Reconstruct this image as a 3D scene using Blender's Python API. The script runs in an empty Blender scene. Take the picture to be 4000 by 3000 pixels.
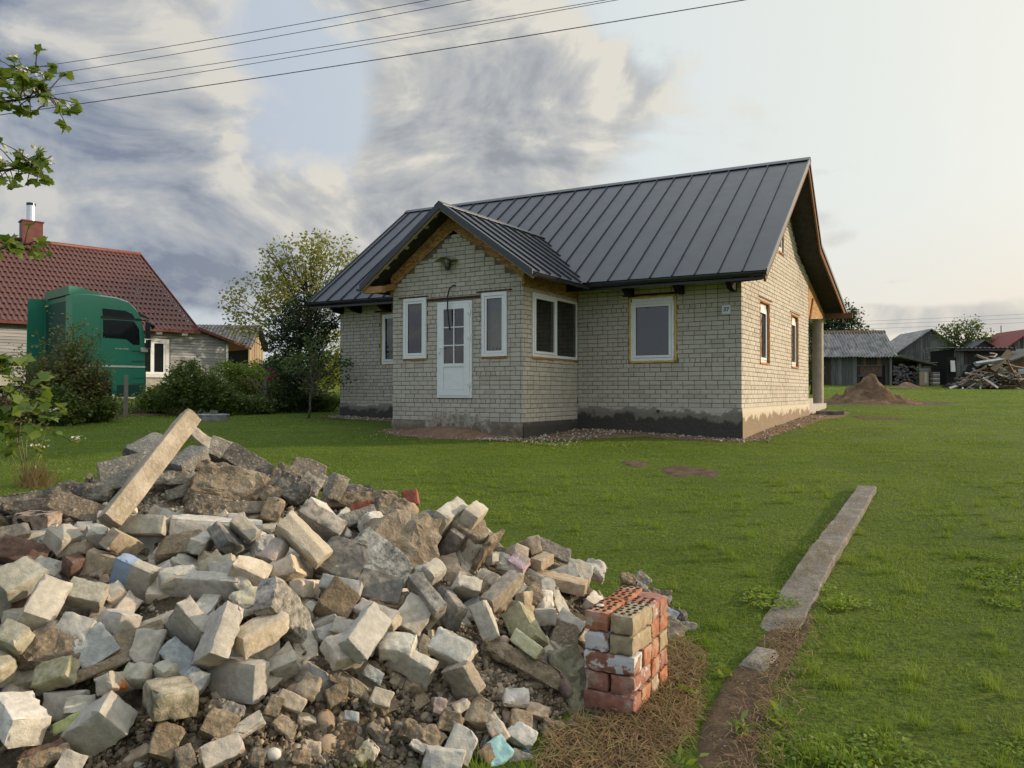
import bpy, bmesh, math, random
import numpy as np
from mathutils import Vector, Matrix, Quaternion, noise
R = math.radians
rnd = random.Random(7)
npr = np.random.default_rng(11)
scene = bpy.context.scene
COL = scene.collection

# ------------------------------------------------------------------ camera
PITCH, ROLL = 0.0103, -0.0013
cam_data = bpy.data.cameras.new("camera")
cam = bpy.data.objects.new("camera", cam_data)
COL.objects.link(cam)
cam_data.sensor_width = 36.0
cam_data.lens = 36.0 * 2925.7 / 4000.0
cam_data.clip_start = 0.1
cam_data.clip_end = 3000
cam.matrix_world = Matrix.Translation((0, 0, 1.6)) @ Matrix.Rotation(R(90) + PITCH, 4, 'X') @ Matrix.Rotation(-ROLL, 4, 'Z')
scene.camera = cam
scene.view_settings.view_transform = 'Standard'
scene.view_settings.look = 'None'
scene.view_settings.gamma = 1.0
EXPO = 0.5
scene.view_settings.exposure = EXPO
scene.view_settings.use_curve_mapping = False
scene.render.engine = 'CYCLES'
try:
    scene.cycles.max_bounces = 6
    scene.cycles.diffuse_bounces = 3
    scene.cycles.glossy_bounces = 3
    scene.cycles.transmission_bounces = 4
    scene.cycles.transparent_max_bounces = 8
    scene.cycles.caustics_reflective = False
    scene.cycles.caustics_refractive = False
    scene.cycles.use_denoising = True
    scene.cycles.sample_clamp_indirect = 4.0
except Exception:
    pass

SUN_AZ, SUN_EL = R(80), R(15)     # azimuth from the view direction towards the right

# ------------------------------------------------------------------ node helper
class NT:
    def __init__(s, tree):
        s.t = tree; s.n = tree.nodes; s.l = tree.links
    def node(s, typ, props=None, **ins):
        nd = s.n.new(typ)
        for k, v in (props or {}).items():
            setattr(nd, k, v)
        for k, v in ins.items():
            s.set(nd.inputs[k.replace('_', ' ')] if k.replace('_', ' ') in nd.inputs else nd.inputs[int(k[1:])], v)
        return nd
    def set(s, sock, v):
        if isinstance(v, bpy.types.NodeSocket):
            s.l.new(v, sock)
        elif isinstance(v, bpy.types.Node):
            s.l.new(v.outputs[0], sock)
        else:
            if isinstance(v, (tuple, list)) and len(v) == 3 and sock.type == 'RGBA':
                v = (*v, 1.0)
            sock.default_value = v
    def math(s, op, a, b=0.0, c=0.0, clamp=False):
        nd = s.n.new('ShaderNodeMath'); nd.operation = op; nd.use_clamp = clamp
        s.set(nd.inputs[0], a); s.set(nd.inputs[1], b); s.set(nd.inputs[2], c)
        return nd.outputs[0]
    def mix(s, f, a, b, mode='MIX'):
        nd = s.n.new('ShaderNodeMix'); nd.data_type = 'RGBA'; nd.blend_type = mode
        s.set(nd.inputs[0], f); s.set(nd.inputs[6], a); s.set(nd.inputs[7], b)
        return nd.outputs[2]
    def ramp(s, f, stops, interp='LINEAR'):
        nd = s.n.new('ShaderNodeValToRGB'); cr = nd.color_ramp; cr.interpolation = interp
        while len(cr.elements) < len(stops):
            cr.elements.new(0.5)
        for e, (p, c) in zip(cr.elements, stops):
            e.position = p
            e.color = (c, c, c, 1) if isinstance(c, (int, float)) else (*c[:3], 1)
        s.set(nd.inputs[0], f)
        return nd.outputs[0]
    def smooth(s, v, a, b, lo=0.0, hi=1.0):
        nd = s.n.new('ShaderNodeMapRange'); nd.interpolation_type = 'SMOOTHSTEP'
        s.set(nd.inputs[0], v)
        for i, x in zip((1, 2, 3, 4), (a, b, lo, hi)):
            s.set(nd.inputs[i], x)
        return nd.outputs[0]
    def noise(s, vec=None, scale=5.0, detail=4.0, rough=0.55, dist=0.0, out=0):
        nd = s.n.new('ShaderNodeTexNoise')
        if vec is not None:
            s.l.new(vec, nd.inputs['Vector'])
        nd.inputs['Scale'].default_value = scale
        nd.inputs['Detail'].default_value = detail
        nd.inputs['Roughness'].default_value = rough
        nd.inputs['Distortion'].default_value = dist
        return nd.outputs[out]
    def scalev(s, vec, sc):
        nd = s.n.new('ShaderNodeVectorMath'); nd.operation = 'MULTIPLY'
        s.l.new(vec, nd.inputs[0]); nd.inputs[1].default_value = sc
        return nd.outputs[0]
    def addv(s, vec, sc):
        nd = s.n.new('ShaderNodeVectorMath'); nd.operation = 'ADD'
        s.l.new(vec, nd.inputs[0]); nd.inputs[1].default_value = sc
        return nd.outputs[0]

# ------------------------------------------------------------------ world: sky with evening clouds
world = bpy.data.worlds.new("World")
scene.world = world
world.use_nodes = True
W = NT(world.node_tree)
W.n.clear()
w_out = W.node('ShaderNodeOutputWorld')
w_bg = W.node('ShaderNodeBackground', Strength=0.1)
W.l.new(w_bg.outputs[0], w_out.inputs[0])
tc = W.node('ShaderNodeTexCoord')
D = tc.outputs['Generated']
sep = W.node('ShaderNodeSeparateXYZ', Vector=D)
dx, dy, dz = sep.outputs
nish = W.node('ShaderNodeTexSky', {'sky_type': 'NISHITA', 'sun_disc': False, 'sun_elevation': SUN_EL, 'sun_rotation': SUN_AZ,
                                   'air_density': 1.0, 'dust_density': 2.0, 'ozone_density': 1.5})
az = W.math('MULTIPLY', W.math('ARCTAN2', dx, dy), 57.29578)      # degrees right of the view direction
el = W.math('MULTIPLY', W.math('ARCSINE', dz), 57.29578)
SKYK = 10.0 / 2 ** EXPO     # the colours below are what reaches the eye; the background strength is 0.1
def K(c, k=1.0):
    return tuple(x * SKYK * k for x in c)
# clear sky: blue on the side away from the sun, hazy cream towards it
sunv = (math.sin(SUN_AZ) * math.cos(SUN_EL), math.cos(SUN_AZ) * math.cos(SUN_EL), math.sin(SUN_EL))
dotn = W.n.new('ShaderNodeVectorMath'); dotn.operation = 'DOT_PRODUCT'
W.l.new(D, dotn.inputs[0]); dotn.inputs[1].default_value = sunv
ca = W.math('MULTIPLY_ADD', dotn.outputs['Value'], 0.5, 0.5)
clear_hi = W.ramp(ca, [(0.0, K((.38, .45, .58))), (0.34, K((.46, .53, .65))), (0.50, K((.56, .62, .70))), (0.61, K((.64, .71, .76))), (0.71, K((.78, .83, .82))), (0.82, K((.87, .89, .83))), (0.92, K((1.0, .96, .84))), (1.0, K((1.4, 1.2, .94)))])
clear_lo = W.ramp(ca, [(0.0, K((.45, .50, .58))), (0.32, K((.60, .64, .68))), (0.61, K((.72, .74, .74))), (0.75, K((.84, .81, .74))), (0.84, K((.89, .79, .67))), (0.92, K((1.0, .85, .68))), (1.0, K((1.4, 1.1, .80)))])
lowf = W.smooth(el, 1.0, 15.0, 1.0, 0.0)
clear = W.mix(lowf, clear_hi, clear_lo)
clear = W.mix(0.08, clear, nish.outputs[0])
# cloud field
vecs = W.n.new('ShaderNodeVectorMath'); vecs.operation = 'MULTIPLY'
W.l.new(D, vecs.inputs[0]); vecs.inputs[1].default_value = (1.0, 1.0, 1.6)
V0 = vecs.outputs[0]
def blob(a0, e0, ra, re, tilt=0.0):
    u = W.math('SUBTRACT', az, a0); v = W.math('SUBTRACT', el, e0)
    if tilt:
        v = W.math('MULTIPLY_ADD', u, -tilt, v)
    q = W.math('ADD', W.math('POWER', W.math('DIVIDE', u, ra), 2.0), W.math('POWER', W.math('DIVIDE', v, re), 2.0))
    return W.math('POWER', 2.71828, W.math('MULTIPLY', q, -1.0))
def total(bl):
    acc = None
    for b in bl:
        amp = b[-1]
        t = W.math('MULTIPLY', blob(*b[:-1]), amp)
        acc = t if acc is None else W.math('ADD', acc, t)
    return acc
n_big = W.noise(V0, 4.6, 10.0, 0.55, 0.5)
n_off = W.noise(W.addv(V0, (0.026, 0.006, 0.036)), 4.6, 10.0, 0.55, 0.5)
n_fine = W.noise(W.addv(V0, (3.1, 1.7, 0.4)), 14.0, 8.0, 0.6, 0.6)
bias = total([(-3.5, 21.0, 8.5, 7.5, -0.25, .40), (4.5, 23.0, 7.0, 3.6, -0.10, .34), (-7.0, 15.0, 7.0, 3.2, -.15, .26), (2.5, 18.5, 4.5, 3.5, 0, .20), (-4, 28, 10, 3, .0, .22),
              (-32, 20, 9, 9.0, .05, .34), (-23, 13.0, 13, 4.5, .0, .28), (-21.0, 8.3, 8.5, 2.8, -.05, .42), (-40, 12, 9, 7, 0, .28), (-27, 28, 12, 3.5, 0.05, .26), (-12, 11.5, 9, 2.6, 0, .24), (-13.0, 20.5, 1.8, 4.0, -.5, -.16), (-26, 22, 10, 6, 0, .12), (-36, 26, 8, 6, 0, .1), (-10, 17, 3, 2, 0, .08),
              (22.2, 15.2, 2.6, .7, .03, .24), (22.4, 12.2, 2.2, 1.0, 0, .27), (23.6, 10.6, 2.3, .8, .10, .25), (25.5, 5.9, 1.6, .5, 0, .2), (27.0, 7.5, 2.0, .35, .1, .18),
              (26.5, 4.8, 3.8, 1.0, .04, .22), (31.5, 4.9, 5.5, 1.1, .0, .26), (36, 4.4, 8, 1.2, .0, .24)])
far_side = W.math('MULTIPLY', W.smooth(ca, .40, .12), .16)
hi_side = W.math('MULTIPLY', W.smooth(el, 30, 55), .07)
dens = W.math('ADD', W.math('ADD', W.math('ADD', W.math('MULTIPLY_ADD', n_big, .80, .055), bias), far_side), hi_side)
dens = W.math('ADD', dens, W.math('MULTIPLY', W.math('SUBTRACT', n_fine, 0.5), 0.24))
cover = W.smooth(dens, 0.57, 0.75)
relief = W.math('SUBTRACT', n_big, n_off)
light = W.math('ADD', W.math('MULTIPLY', relief, 4.6), W.math('MULTIPLY', W.math('SUBTRACT', n_fine, .5), .9))
thick = W.smooth(dens, 0.70, 1.10)
lit = W.math('ADD', W.math('SUBTRACT', 0.74, W.math('MULTIPLY', thick, 0.32)), light, clamp=True)
dark_bank = W.math('MULTIPLY', blob(-21.0, 8.0, 9.5, 2.6, -.05), .55)
lit = W.math('SUBTRACT', lit, dark_bank, clamp=True)
cl_far = W.ramp(lit, [(0.0, K((.17, .21, .31))), (0.3, K((.31, .35, .42))), (0.65, K((.44, .46, .49))), (1.0, K((.62, .61, .58)))])
cl_near = W.ramp(lit, [(0.0, K((.30, .32, .35))), (0.3, K((.40, .415, .44))), (0.65, K((.53, .53, .515))), (1.0, K((.76, .72, .63)))])
cloudc = W.mix(W.smooth(ca, .30, .56), cl_far, cl_near)
skyc = W.mix(W.math('MULTIPLY', cover, W.smooth(ca, .95, .62, .55, .94)), clear, cloudc)
gain = W.smooth(el, 30.0, 85.0, 1.0, 2.4)  # unseen sky overhead is brightened, added as fill light for the walls
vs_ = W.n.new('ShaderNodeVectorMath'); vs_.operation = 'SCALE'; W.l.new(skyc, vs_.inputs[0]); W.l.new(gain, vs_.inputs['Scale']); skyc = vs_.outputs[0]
skyc = W.mix(W.smooth(el, -1.0, -4.0), skyc, (1.4, 1.5, 1.2))
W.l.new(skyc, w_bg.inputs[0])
world.cycles.sampling_method = 'MANUAL'
world.cycles.sample_map_resolution = 512

sun_data = bpy.data.lights.new("sun", 'SUN')
sun = bpy.data.objects.new("sun", sun_data)
COL.objects.link(sun)
sun_data.energy = 3.2
sun_data.angle = R(1.2)
sun_data.color = (1.0, .80, .58)
sun.rotation_euler = Vector(sunv).to_track_quat('Z', 'Y').to_euler()

# ------------------------------------------------------------------ object helpers
def props(o, label=None, cat=None, group=None, kind=None):
    if label: o['label'] = label
    if cat: o['category'] = cat
    if group: o['group'] = group
    if kind: o['kind'] = kind
    return o
def empty(name, loc=(0, 0, 0), rz=0.0, label=None, cat=None, group=None, kind=None):
    o = bpy.data.objects.new(name, None)
    o.empty_display_size = 0.1
    COL.objects.link(o)
    o.location = loc
    o.rotation_euler = (0, 0, rz)
    return props(o, label, cat, group, kind)
def link(name, me, parent=None, label=None, cat=None, group=None, kind=None, loc=None, M=None):
    o = bpy.data.objects.new(name, me)
    COL.objects.link(o)
    if parent is not None: o.parent = parent
    if M is not None: o.matrix_local = M
    if loc is not None: o.location = loc
    return props(o, label, cat, group, kind)

class MB:
    """collects shapes for ONE mesh"""
    def __init__(s):
        s.v = []; s.f = []; s.m = []; s.k = 0
    def add(s, vs, fs, mi=0):
        b = len(s.v)
        s.v.extend([tuple(x) for x in vs])
        for f in fs:
            s.f.append(tuple(i + b for i in f)); s.m.append(mi)
        return s
    def box(s, x0, x1, y0, y1, z0, z1, mi=0, M=None):
        vs = [Vector((x, y, z)) for x in (x0, x1) for y in (y0, y1) for z in (z0, z1)]
        if M is not None: vs = [M @ v for v in vs]
        return s.add(vs, [(0, 1, 3, 2), (4, 6, 7, 5), (0, 4, 5, 1), (2, 3, 7, 6), (0, 2, 6, 4), (1, 5, 7, 3)], mi)
    def bar(s, a, b, w, h, mi=0, up=(0, 0, 1), ends=None):
        a, b = Vector(a), Vector(b)
        d = (b - a).normalized(); u = Vector(up)
        x = d.cross(u)
        if x.length < 1e-4: x = d.cross(Vector((1, 0, 0)))
        x.normalize(); y = x.cross(d).normalized()
        vs = []
        for p in (a, b):
            for sx, sy in ((-1, -1), (1, -1), (1, 1), (-1, 1)):
                vs.append(p + x * (sx * w / 2) + y * (sy * h / 2))
        return s.add(vs, [(3, 2, 1, 0), (4, 5, 6, 7), (0, 1, 5, 4), (1, 2, 6, 5), (2, 3, 7, 6), (3, 0, 4, 7)], mi)
    def quad(s, a, b, c, d, mi=0):
        return s.add([a, b, c, d], [(0, 1, 2, 3)], mi)
    def poly(s, pts, mi=0):
        return s.add(pts, [tuple(range(len(pts)))], mi)
    def prism(s, pts, off, mi=0):
        """polygon pts extruded by vector off"""
        n = len(pts); off = Vector(off)
        vs = [Vector(p) for p in pts] + [Vector(p) + off for p in pts]
        fs = [tuple(range(n - 1, -1, -1)), tuple(range(n, 2 * n))]
        for i in range(n):
            j = (i + 1) % n
            fs.append((i, j, n + j, n + i))
        return s.add(vs, fs, mi)
    def tube(s, pts, rad, seg=8, mi=0, cap=True):
        pts = [Vector(p) for p in pts]
        if not isinstance(rad, (list, tuple)): rad = [rad] * len(pts)
        vs = []; n = len(pts); prev = None
        for i, p in enumerate(pts):
            t = (pts[min(i + 1, n - 1)] - pts[max(i - 1, 0)]).normalized()
            if prev is None:
                x = t.orthogonal().normalized()
            else:
                x = (prev - t * prev.dot(t)).normalized()
            prev = x; y = t.cross(x)
            for k in range(seg):
                a = 2 * math.pi * k / seg
                vs.append(p + (x * math.cos(a) + y * math.sin(a)) * rad[i])
        fs = []
        for i in range(n - 1):
            for k in range(seg):
                k2 = (k + 1) % seg
                fs.append((i * seg + k, i * seg + k2, (i + 1) * seg + k2, (i + 1) * seg + k))
        if cap:
            fs.append(tuple(range(seg - 1, -1, -1)))
            fs.append(tuple((n - 1) * seg + k for k in range(seg)))
        return s.add(vs, fs, mi)
    def lathe(s, prof, seg=16, M=None, mi=0):
        vs = []; fs = []
        for r, z in prof:
            for k in range(seg):
                a = 2 * math.pi * k / seg
                v = Vector((r * math.cos(a), r * math.sin(a), z))
                vs.append(M @ v if M is not None else v)
        for i in range(len(prof) - 1):
            for k in range(seg):
                k2 = (k + 1) % seg
                fs.append((i * seg + k, i * seg + k2, (i + 1) * seg + k2, (i + 1) * seg + k))
        return s.add(vs, fs, mi)
    def mesh(s, name, mats, smooth=False, angle=None):
        me = bpy.data.meshes.new(name)
        me.from_pydata(s.v, [], s.f)
        if not isinstance(mats, (list, tuple)): mats = [mats]
        for m in mats: me.materials.append(m)
        if len(mats) > 1: me.polygons.foreach_set('material_index', s.m)
        if smooth:
            me.polygons.foreach_set('use_smooth', [True] * len(me.polygons))
            if angle: me.set_sharp_from_angle(angle=R(angle))
        me.update()
        return me
    def build(s, name, mats, parent=None, smooth=False, angle=None, **kw):
        return link(name, s.mesh(name, mats, smooth, angle), parent, **kw)

def np_mesh(name, V, F, mats, smooth=False, mi=None):
    """V (N,3) and F (M,k) arrays -> mesh"""
    me = bpy.data.meshes.new(name)
    V = np.asarray(V, np.float32); F = np.asarray(F, np.int32)
    k = F.shape[1]
    me.vertices.add(len(V)); me.vertices.foreach_set('co', V.ravel())
    me.loops.add(F.size); me.loops.foreach_set('vertex_index', F.ravel())
    me.polygons.add(len(F))
    me.polygons.foreach_set('loop_start', np.arange(0, F.size, k, dtype=np.int32))
    me.polygons.foreach_set('loop_total', np.full(len(F), k, np.int32))
    if not isinstance(mats, (list, tuple)): mats = [mats]
    for m in mats: me.materials.append(m)
    if mi is not None: me.polygons.foreach_set('material_index', np.asarray(mi, np.int32))
    if smooth: me.polygons.foreach_set('use_smooth', np.ones(len(F), bool))
    me.update(calc_edges=True)
    me.validate()
    return me

# ------------------------------------------------------------------ terrain heights
TY = [-50, 3.6, 16, 30, 52, 62, 400]; TZ = [-.08, -.08, .60, 1.24, 2.14, 2.35, 2.35]
def ter(x, y):
    s = 0.0
    for k in (-1.2, -.4, .4, 1.2): s += np.interp(y + k, TY, TZ)
    b = .012 * math.sin(x * 1.7 + y * .6) + .012 * math.sin(y * 1.3 - x * .7)
    return s / 4 + b * min(1, max(0, (y - 2) / 6))
def ray(u, v):
    c, s = math.cos(PITCH), math.sin(PITCH)
    return Vector(((u - 2000) / 2925.7, c - (1500 - v) / 2925.7 * s, s + (1500 - v) / 2925.7 * c))
def AT(u, v, y):
    d = ray(u, v); return Vector((0, 0, 1.6)) + d * (y / d.y)
def GR(u, v):
    d = ray(u, v); t = 1.5
    while t < 200:
        p = Vector((0, 0, 1.6)) + d * t
        if p.z < ter(p.x, p.y): return p
        t += .04
    return p

# ------------------------------------------------------------------ materials
MATS = {}
def mat(name, fn, rough=0.8, spec=0.3, metal=0.0):
    m = bpy.data.materials.new(name)
    m.use_nodes = True
    t = NT(m.node_tree)
    b = t.n['Principled BSDF']
    b.inputs['Roughness'].default_value = rough
    b.inputs['Specular IOR Level'].default_value = spec
    b.inputs['Metallic'].default_value = metal
    fn(t, b)
    MATS[name] = m
    return m
def coords(t, kind='Object'):
    return t.node('ShaderNodeTexCoord').outputs[kind]
def wpos(t):
    return t.node('ShaderNodeNewGeometry').outputs['Position']
def island(t):
    return t.node('ShaderNodeNewGeometry').outputs['Random Per Island']
def orand(t):
    return t.node('ShaderNodeObjectInfo').outputs['Random']
def bump(t, b, h, strength=0.3, dist=0.01):
    nd = t.node('ShaderNodeBump', Strength=strength, Distance=dist)
    t.l.new(h, nd.inputs['Height']); t.l.new(nd.outputs[0], b.inputs['Normal'])
def plain(col, rough=.6, spec=.4, metal=0.0, var=.12, scale=6.0, bmp=0.0, bscale=40.):
    def fn(t, b):
        w = wpos(t)
        n = t.noise(w, scale, 5)
        c = t.mix(t.smooth(n, .3, .7), tuple(x * (1 - var) for x in col), tuple(min(1, x * (1 + var)) for x in col))
        t.set(b.inputs['Base Color'], c)
        if bmp: bump(t, b, t.noise(w, bscale, 5), bmp, .01)
    return lambda name: mat(name, fn, rough, spec, metal)

# pale silicate wall brick, each brick a little different, with sooty and pinkish patches
def _wallbrick(t, b):
    w = wpos(t); isl = t.math('FRACT', t.math('ADD', island(t), orand(t)))
    c = t.ramp(isl, [(0, (.44, .40, .345)), (.25, (.515, .47, .405)), (.5, (.545, .50, .43)), (.75, (.50, .46, .40)), (1, (.565, .52, .45))])
    n1 = t.noise(w, 1.1, 5); n2 = t.noise(w, 14, 6); n3 = t.noise(t.scalev(w, (1, 1, .55)), .55, 4)
    c = t.mix(t.smooth(n1, .55, .75, 0, .35), c, (.30, .27, .24))
    c = t.mix(t.smooth(n3, .50, .72, 0, .40), c, (.40, .33, .29))
    c = t.mix(t.smooth(n2, .45, .8, 0, .5), c, t.mix(.5, c, (.25, .23, .19)))
    c = t.mix(t.smooth(t.noise(w, 60, 3), .62, .78, 0, .5), c, (.58, .55, .47))
    t.set(b.inputs['Base Color'], c)
    bump(t, b, t.noise(w, 55, 6, .65), .55, .006)
mat('wall_brick', _wallbrick, .92, .2)
def _mortar(t, b):
    w = wpos(t); n = t.noise(w, 9, 6)
    t.set(b.inputs['Base Color'], t.mix(n, (.115, .100, .084), (.20, .18, .15)))
    bump(t, b, t.noise(w, 40, 5), .6, .01)
mat('mortar_joint', _mortar, .95, .1)
def _plinth(t, b):
    w = wpos(t); o = coords(t)
    z = t.node('ShaderNodeSeparateXYZ', Vector=o).outputs[2]
    n = t.noise(w, 2.2, 7, .62); nf = t.noise(w, 18, 6)
    h = t.math('ADD', z, t.math('MULTIPLY', t.math('SUBTRACT', n, .5), .85))
    tar = t.mix(nf, (.040, .038, .035), (.095, .088, .077))
    grey = t.mix(nf, (.16, .145, .12), (.26, .235, .19))
    pale = t.mix(nf, (.36, .33, .27), (.47, .44, .37))
    c = t.mix(t.smooth(h, -.26, -.16), tar, grey)
    c = t.mix(t.smooth(t.math('ADD', h, t.math('MULTIPLY', nf, .1)), -.02, .04), c, pale)
    t.set(b.inputs['Base Color'], c)
    bump(t, b, t.noise(w, 12, 7, .6), .8, .03)
mat('plinth_tarred', _plinth, .85, .3)
def _plinth2(t, b):
    w = wpos(t); o = coords(t)
    z = t.node('ShaderNodeSeparateXYZ', Vector=o).outputs[2]
    n = t.noise(w, 3.0, 7, .62); nf = t.noise(w, 22, 6)
    h = t.math('ADD', z, t.math('MULTIPLY', t.math('SUBTRACT', n, .5), .7))
    brown = t.mix(nf, (.20, .15, .105), (.31, .25, .175))
    pale = t.mix(nf, (.45, .40, .31), (.56, .50, .40))
    c = t.mix(t.smooth(h, -.22, -.17), brown, pale)
    t.set(b.inputs['Base Color'], c)
    bump(t, b, t.noise(w, 12, 7, .6), .8, .03)
mat('plinth_peeling', _plinth2, .9, .2)
def _roof(t, b):
    w = wpos(t)
    c = t.mix(t.noise(w, .8, 4), (.024, .027, .037), (.031, .034, .045))
    c = t.mix(t.smooth(t.noise(t.scalev(w, (1, 1, 3)), 9, 5), .5, .8, 0, .25), c, (.045, .048, .056))
    t.set(b.inputs['Base Color'], c)
    t.set(b.inputs['Roughness'], t.smooth(t.noise(w, 3, 5), .2, .8, .27, .36))
    bump(t, b, t.noise(w, 2.2, 3), .12, .03)
mat('roof_metal', _roof, .42, .40, .0)
mat('trim_metal', lambda t, b: t.set(b.inputs['Base Color'], t.mix(t.noise(wpos(t), 3), (.030, .034, .042), (.045, .05, .06))), .35, .55)
mat('gutter_metal', lambda t, b: t.set(b.inputs['Base Color'], t.mix(t.noise(wpos(t), 4), (.012, .014, .018), (.022, .025, .03))), .28, .6)
def _osb(t, b):
    w = wpos(t); v = t.node('ShaderNodeTexVoronoi', {'feature': 'F1'}, Vector=t.scalev(w, (1, 1, 2.2)), Scale=16.0, Randomness=1.0)
    c = t.ramp(t.node('ShaderNodeSeparateColor', Color=v.outputs['Color']).outputs[0], [(0, (.20, .095, .03)), (.4, (.36, .19, .065)), (.75, (.44, .25, .095)), (1, (.56, .36, .16))])
    c = t.mix(t.smooth(t.noise(w, 1.6, 4), .4, .75, 0, .45), c, (.22, .12, .05))
    t.set(b.inputs['Base Color'], c)
mat('osb_board', _osb, .75, .25)
def wood(name, a, c2, grain=(1, 1, 14), sc=3.0, rough=.85):
    def fn(t, b):
        o = coords(t); w = wpos(t)
        r = t.math('FRACT', t.math('ADD', island(t), orand(t)))
        n = t.noise(t.scalev(w, grain), sc, 6, .6)
        c = t.mix(t.smooth(n, .25, .75), a, c2)
        c = t.mix(t.math('MULTIPLY', r, .55), c, tuple(x * .45 for x in a))
        t.set(b.inputs['Base Color'], c)
        bump(t, b, n, .4, .01)
    return mat(name, fn, rough, .2)
wood('timber_orange', (.33, .17, .07), (.50, .29, .13))
wood('timber_brown', (.17, .085, .045), (.28, .15, .08))
wood('timber_pale', (.45, .33, .19), (.60, .46, .29))
wood('grey_planks_h', (.33, .335, .34), (.52, .525, .53), (.6, .6, 14), 2.2)
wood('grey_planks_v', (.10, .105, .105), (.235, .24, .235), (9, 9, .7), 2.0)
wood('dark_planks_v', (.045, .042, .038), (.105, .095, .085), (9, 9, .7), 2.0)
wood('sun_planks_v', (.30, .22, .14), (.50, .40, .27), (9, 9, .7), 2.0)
wood('black_wood', (.012, .012, .012), (.030, .028, .026))
wood('grey_post', (.16, .15, .13), (.30, .28, .25), (6, 6, 1), 4)
wood('scrap_white', (.50, .47, .42), (.72, .69, .63), (2, 2, 2), 6)
wood('scrap_grey', (.20, .185, .165), (.38, .35, .31), (2, 2, 2), 6)
wood('scrap_brown', (.12, .075, .05), (.24, .15, .10), (2, 2, 2), 6)
wood('scrap_teal', (.14, .22, .20), (.26, .36, .33), (2, 2, 2), 6)
wood('scrap_tan', (.34, .24, .15), (.50, .37, .24), (2, 2, 2), 6)
plain((.80, .82, .84), .25, .5, var=.03)('upvc_white')
plain((.62, .64, .66), .35, .5, var=.03)('upvc_shadow_gasket')
plain((.02, .02, .02), .5, .4)('black_rubber')
def _foam(col):
    def fn(t, b):
        w = wpos(t); n = t.noise(w, 22, 5)
        t.set(b.inputs['Base Color'], t.mix(n, tuple(x * .65 for x in col), col)); bump(t, b, t.noise(w, 30, 4), 1.0, .03)
    return fn
mat('foam_yellow', _foam((.80, .56, .17)), .8, .3)
mat('foam_orange', _foam((.58, .26, .08)), .8, .3)
mat('rusty_lintel', _foam((.085, .030, .022)), .7, .3)
def _glass(t, b):
    out = t.n['Material Output']
    tr = t.node('ShaderNodeBsdfTransparent', Color=(.62, .68, .66))
    gl = t.node('ShaderNodeBsdfGlossy', Color=(1, 1, 1), Roughness=.005)
    fr = t.node('ShaderNodeFresnel', IOR=1.75)
    nz = t.noise(wpos(t), 1.3, 2)
    bp = t.node('ShaderNodeBump', Strength=.05, Distance=.02); t.l.new(nz, bp.inputs['Height']); t.l.new(bp.outputs[0], gl.inputs['Normal'])
    mx = t.node('ShaderNodeMixShader'); t.l.new(t.math('MULTIPLY_ADD', fr.outputs[0], 1.15, .015, clamp=True), mx.inputs[0])
    t.l.new(tr.outputs[0], mx.inputs[1]); t.l.new(gl.outputs[0], mx.inputs[2]); t.l.new(mx.outputs[0], out.inputs[0])
mat('window_glass', _glass)
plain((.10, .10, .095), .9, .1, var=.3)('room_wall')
plain((.55, .55, .52), .9, .2, var=.1)('lace_cloth')
plain((.40, .38, .34), .9, .2, var=.12, bmp=.4)('concrete_pale')
plain((.30, .27, .225), .95, .1, var=.4, scale=9, bmp=.8, bscale=20)('sandy_render')
plain((.40, .35, .285), .8, .3, var=.1, bmp=.2)('column_render')
plain((.045, .043, .042), .95, .1, var=.2)('roof_membrane')
plain((.30, .29, .21), .5, .5, var=.3)('lamp_shade_enamel')
plain((.05, .06, .055), .2, .6)('lamp_glass')
plain((.72, .74, .78), .4, .5, var=.02)('sign_plate')
plain((.03, .05, .09), .4, .5, var=.02)('sign_digits')
plain((.30, .35, .42), .4, .5, var=.02)('sign_border')

# soil, sand, gravel
def _soil(t, b):
    w = wpos(t); n = t.noise(w, 6, 8, .65); g = t.noise(w, 45, 4)
    c = t.ramp(n, [(.25, (.055, .038, .026)), (.5, (.11, .078, .052)), (.75, (.18, .13, .085))])
    c = t.mix(t.smooth(g, .6, .75, 0, .7), c, (.26, .21, .15))
    t.set(b.inputs['Base Color'], c); bump(t, b, t.noise(w, 30, 6, .7), 1.0, .03)
mat('soil', _soil, .97, .1)
def _soilred(t, b):
    w = wpos(t); n = t.noise(w, 4, 8, .65); g = t.noise(w, 40, 4)
    c = t.ramp(n, [(.25, (.14, .085, .055)), (.5, (.21, .135, .09)), (.75, (.28, .195, .135))])
    c = t.mix(t.smooth(g, .62, .75, 0, .6), c, (.36, .31, .25))
    t.set(b.inputs['Base Color'], c); bump(t, b, t.noise(w, 25, 6, .7), 1.0, .04)
mat('reddish_earth', _soilred, .97, .1)
def _sand(t, b):
    w = wpos(t); n = t.noise(w, 2.2, 9, .68)
    c = t.ramp(n, [(.3, (.10, .064, .038)), (.52, (.19, .125, .075)), (.75, (.29, .205, .125))])
    t.set(b.inputs['Base Color'], c); bump(t, b, t.noise(w, 8, 8, .7), 1.0, .08)
mat('brown_sand', _sand, .97, .1)
def _lawn(t, b):
    w = wpos(t)
    n = t.noise(w, .7, 6, .6); f = t.noise(w, 30, 5, .7); bl = t.noise(t.scalev(w, (90, 45, 90)), 1.0, 3, .6)
    c = t.mix(t.smooth(n, .35, .65), (.125, .195, .020), (.195, .265, .030))
    c = t.mix(t.smooth(f, .35, .7), (.055, .085, .012), c)
    c = t.mix(t.smooth(bl, .55, .75, 0, .6), c, (.15, .20, .035))
    t.set(b.inputs['Base Color'], c); bump(t, b, t.noise(w, 60, 4, .7), 1.0, .05)
mat('lawn_turf', _lawn, .9, .15)
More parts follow.
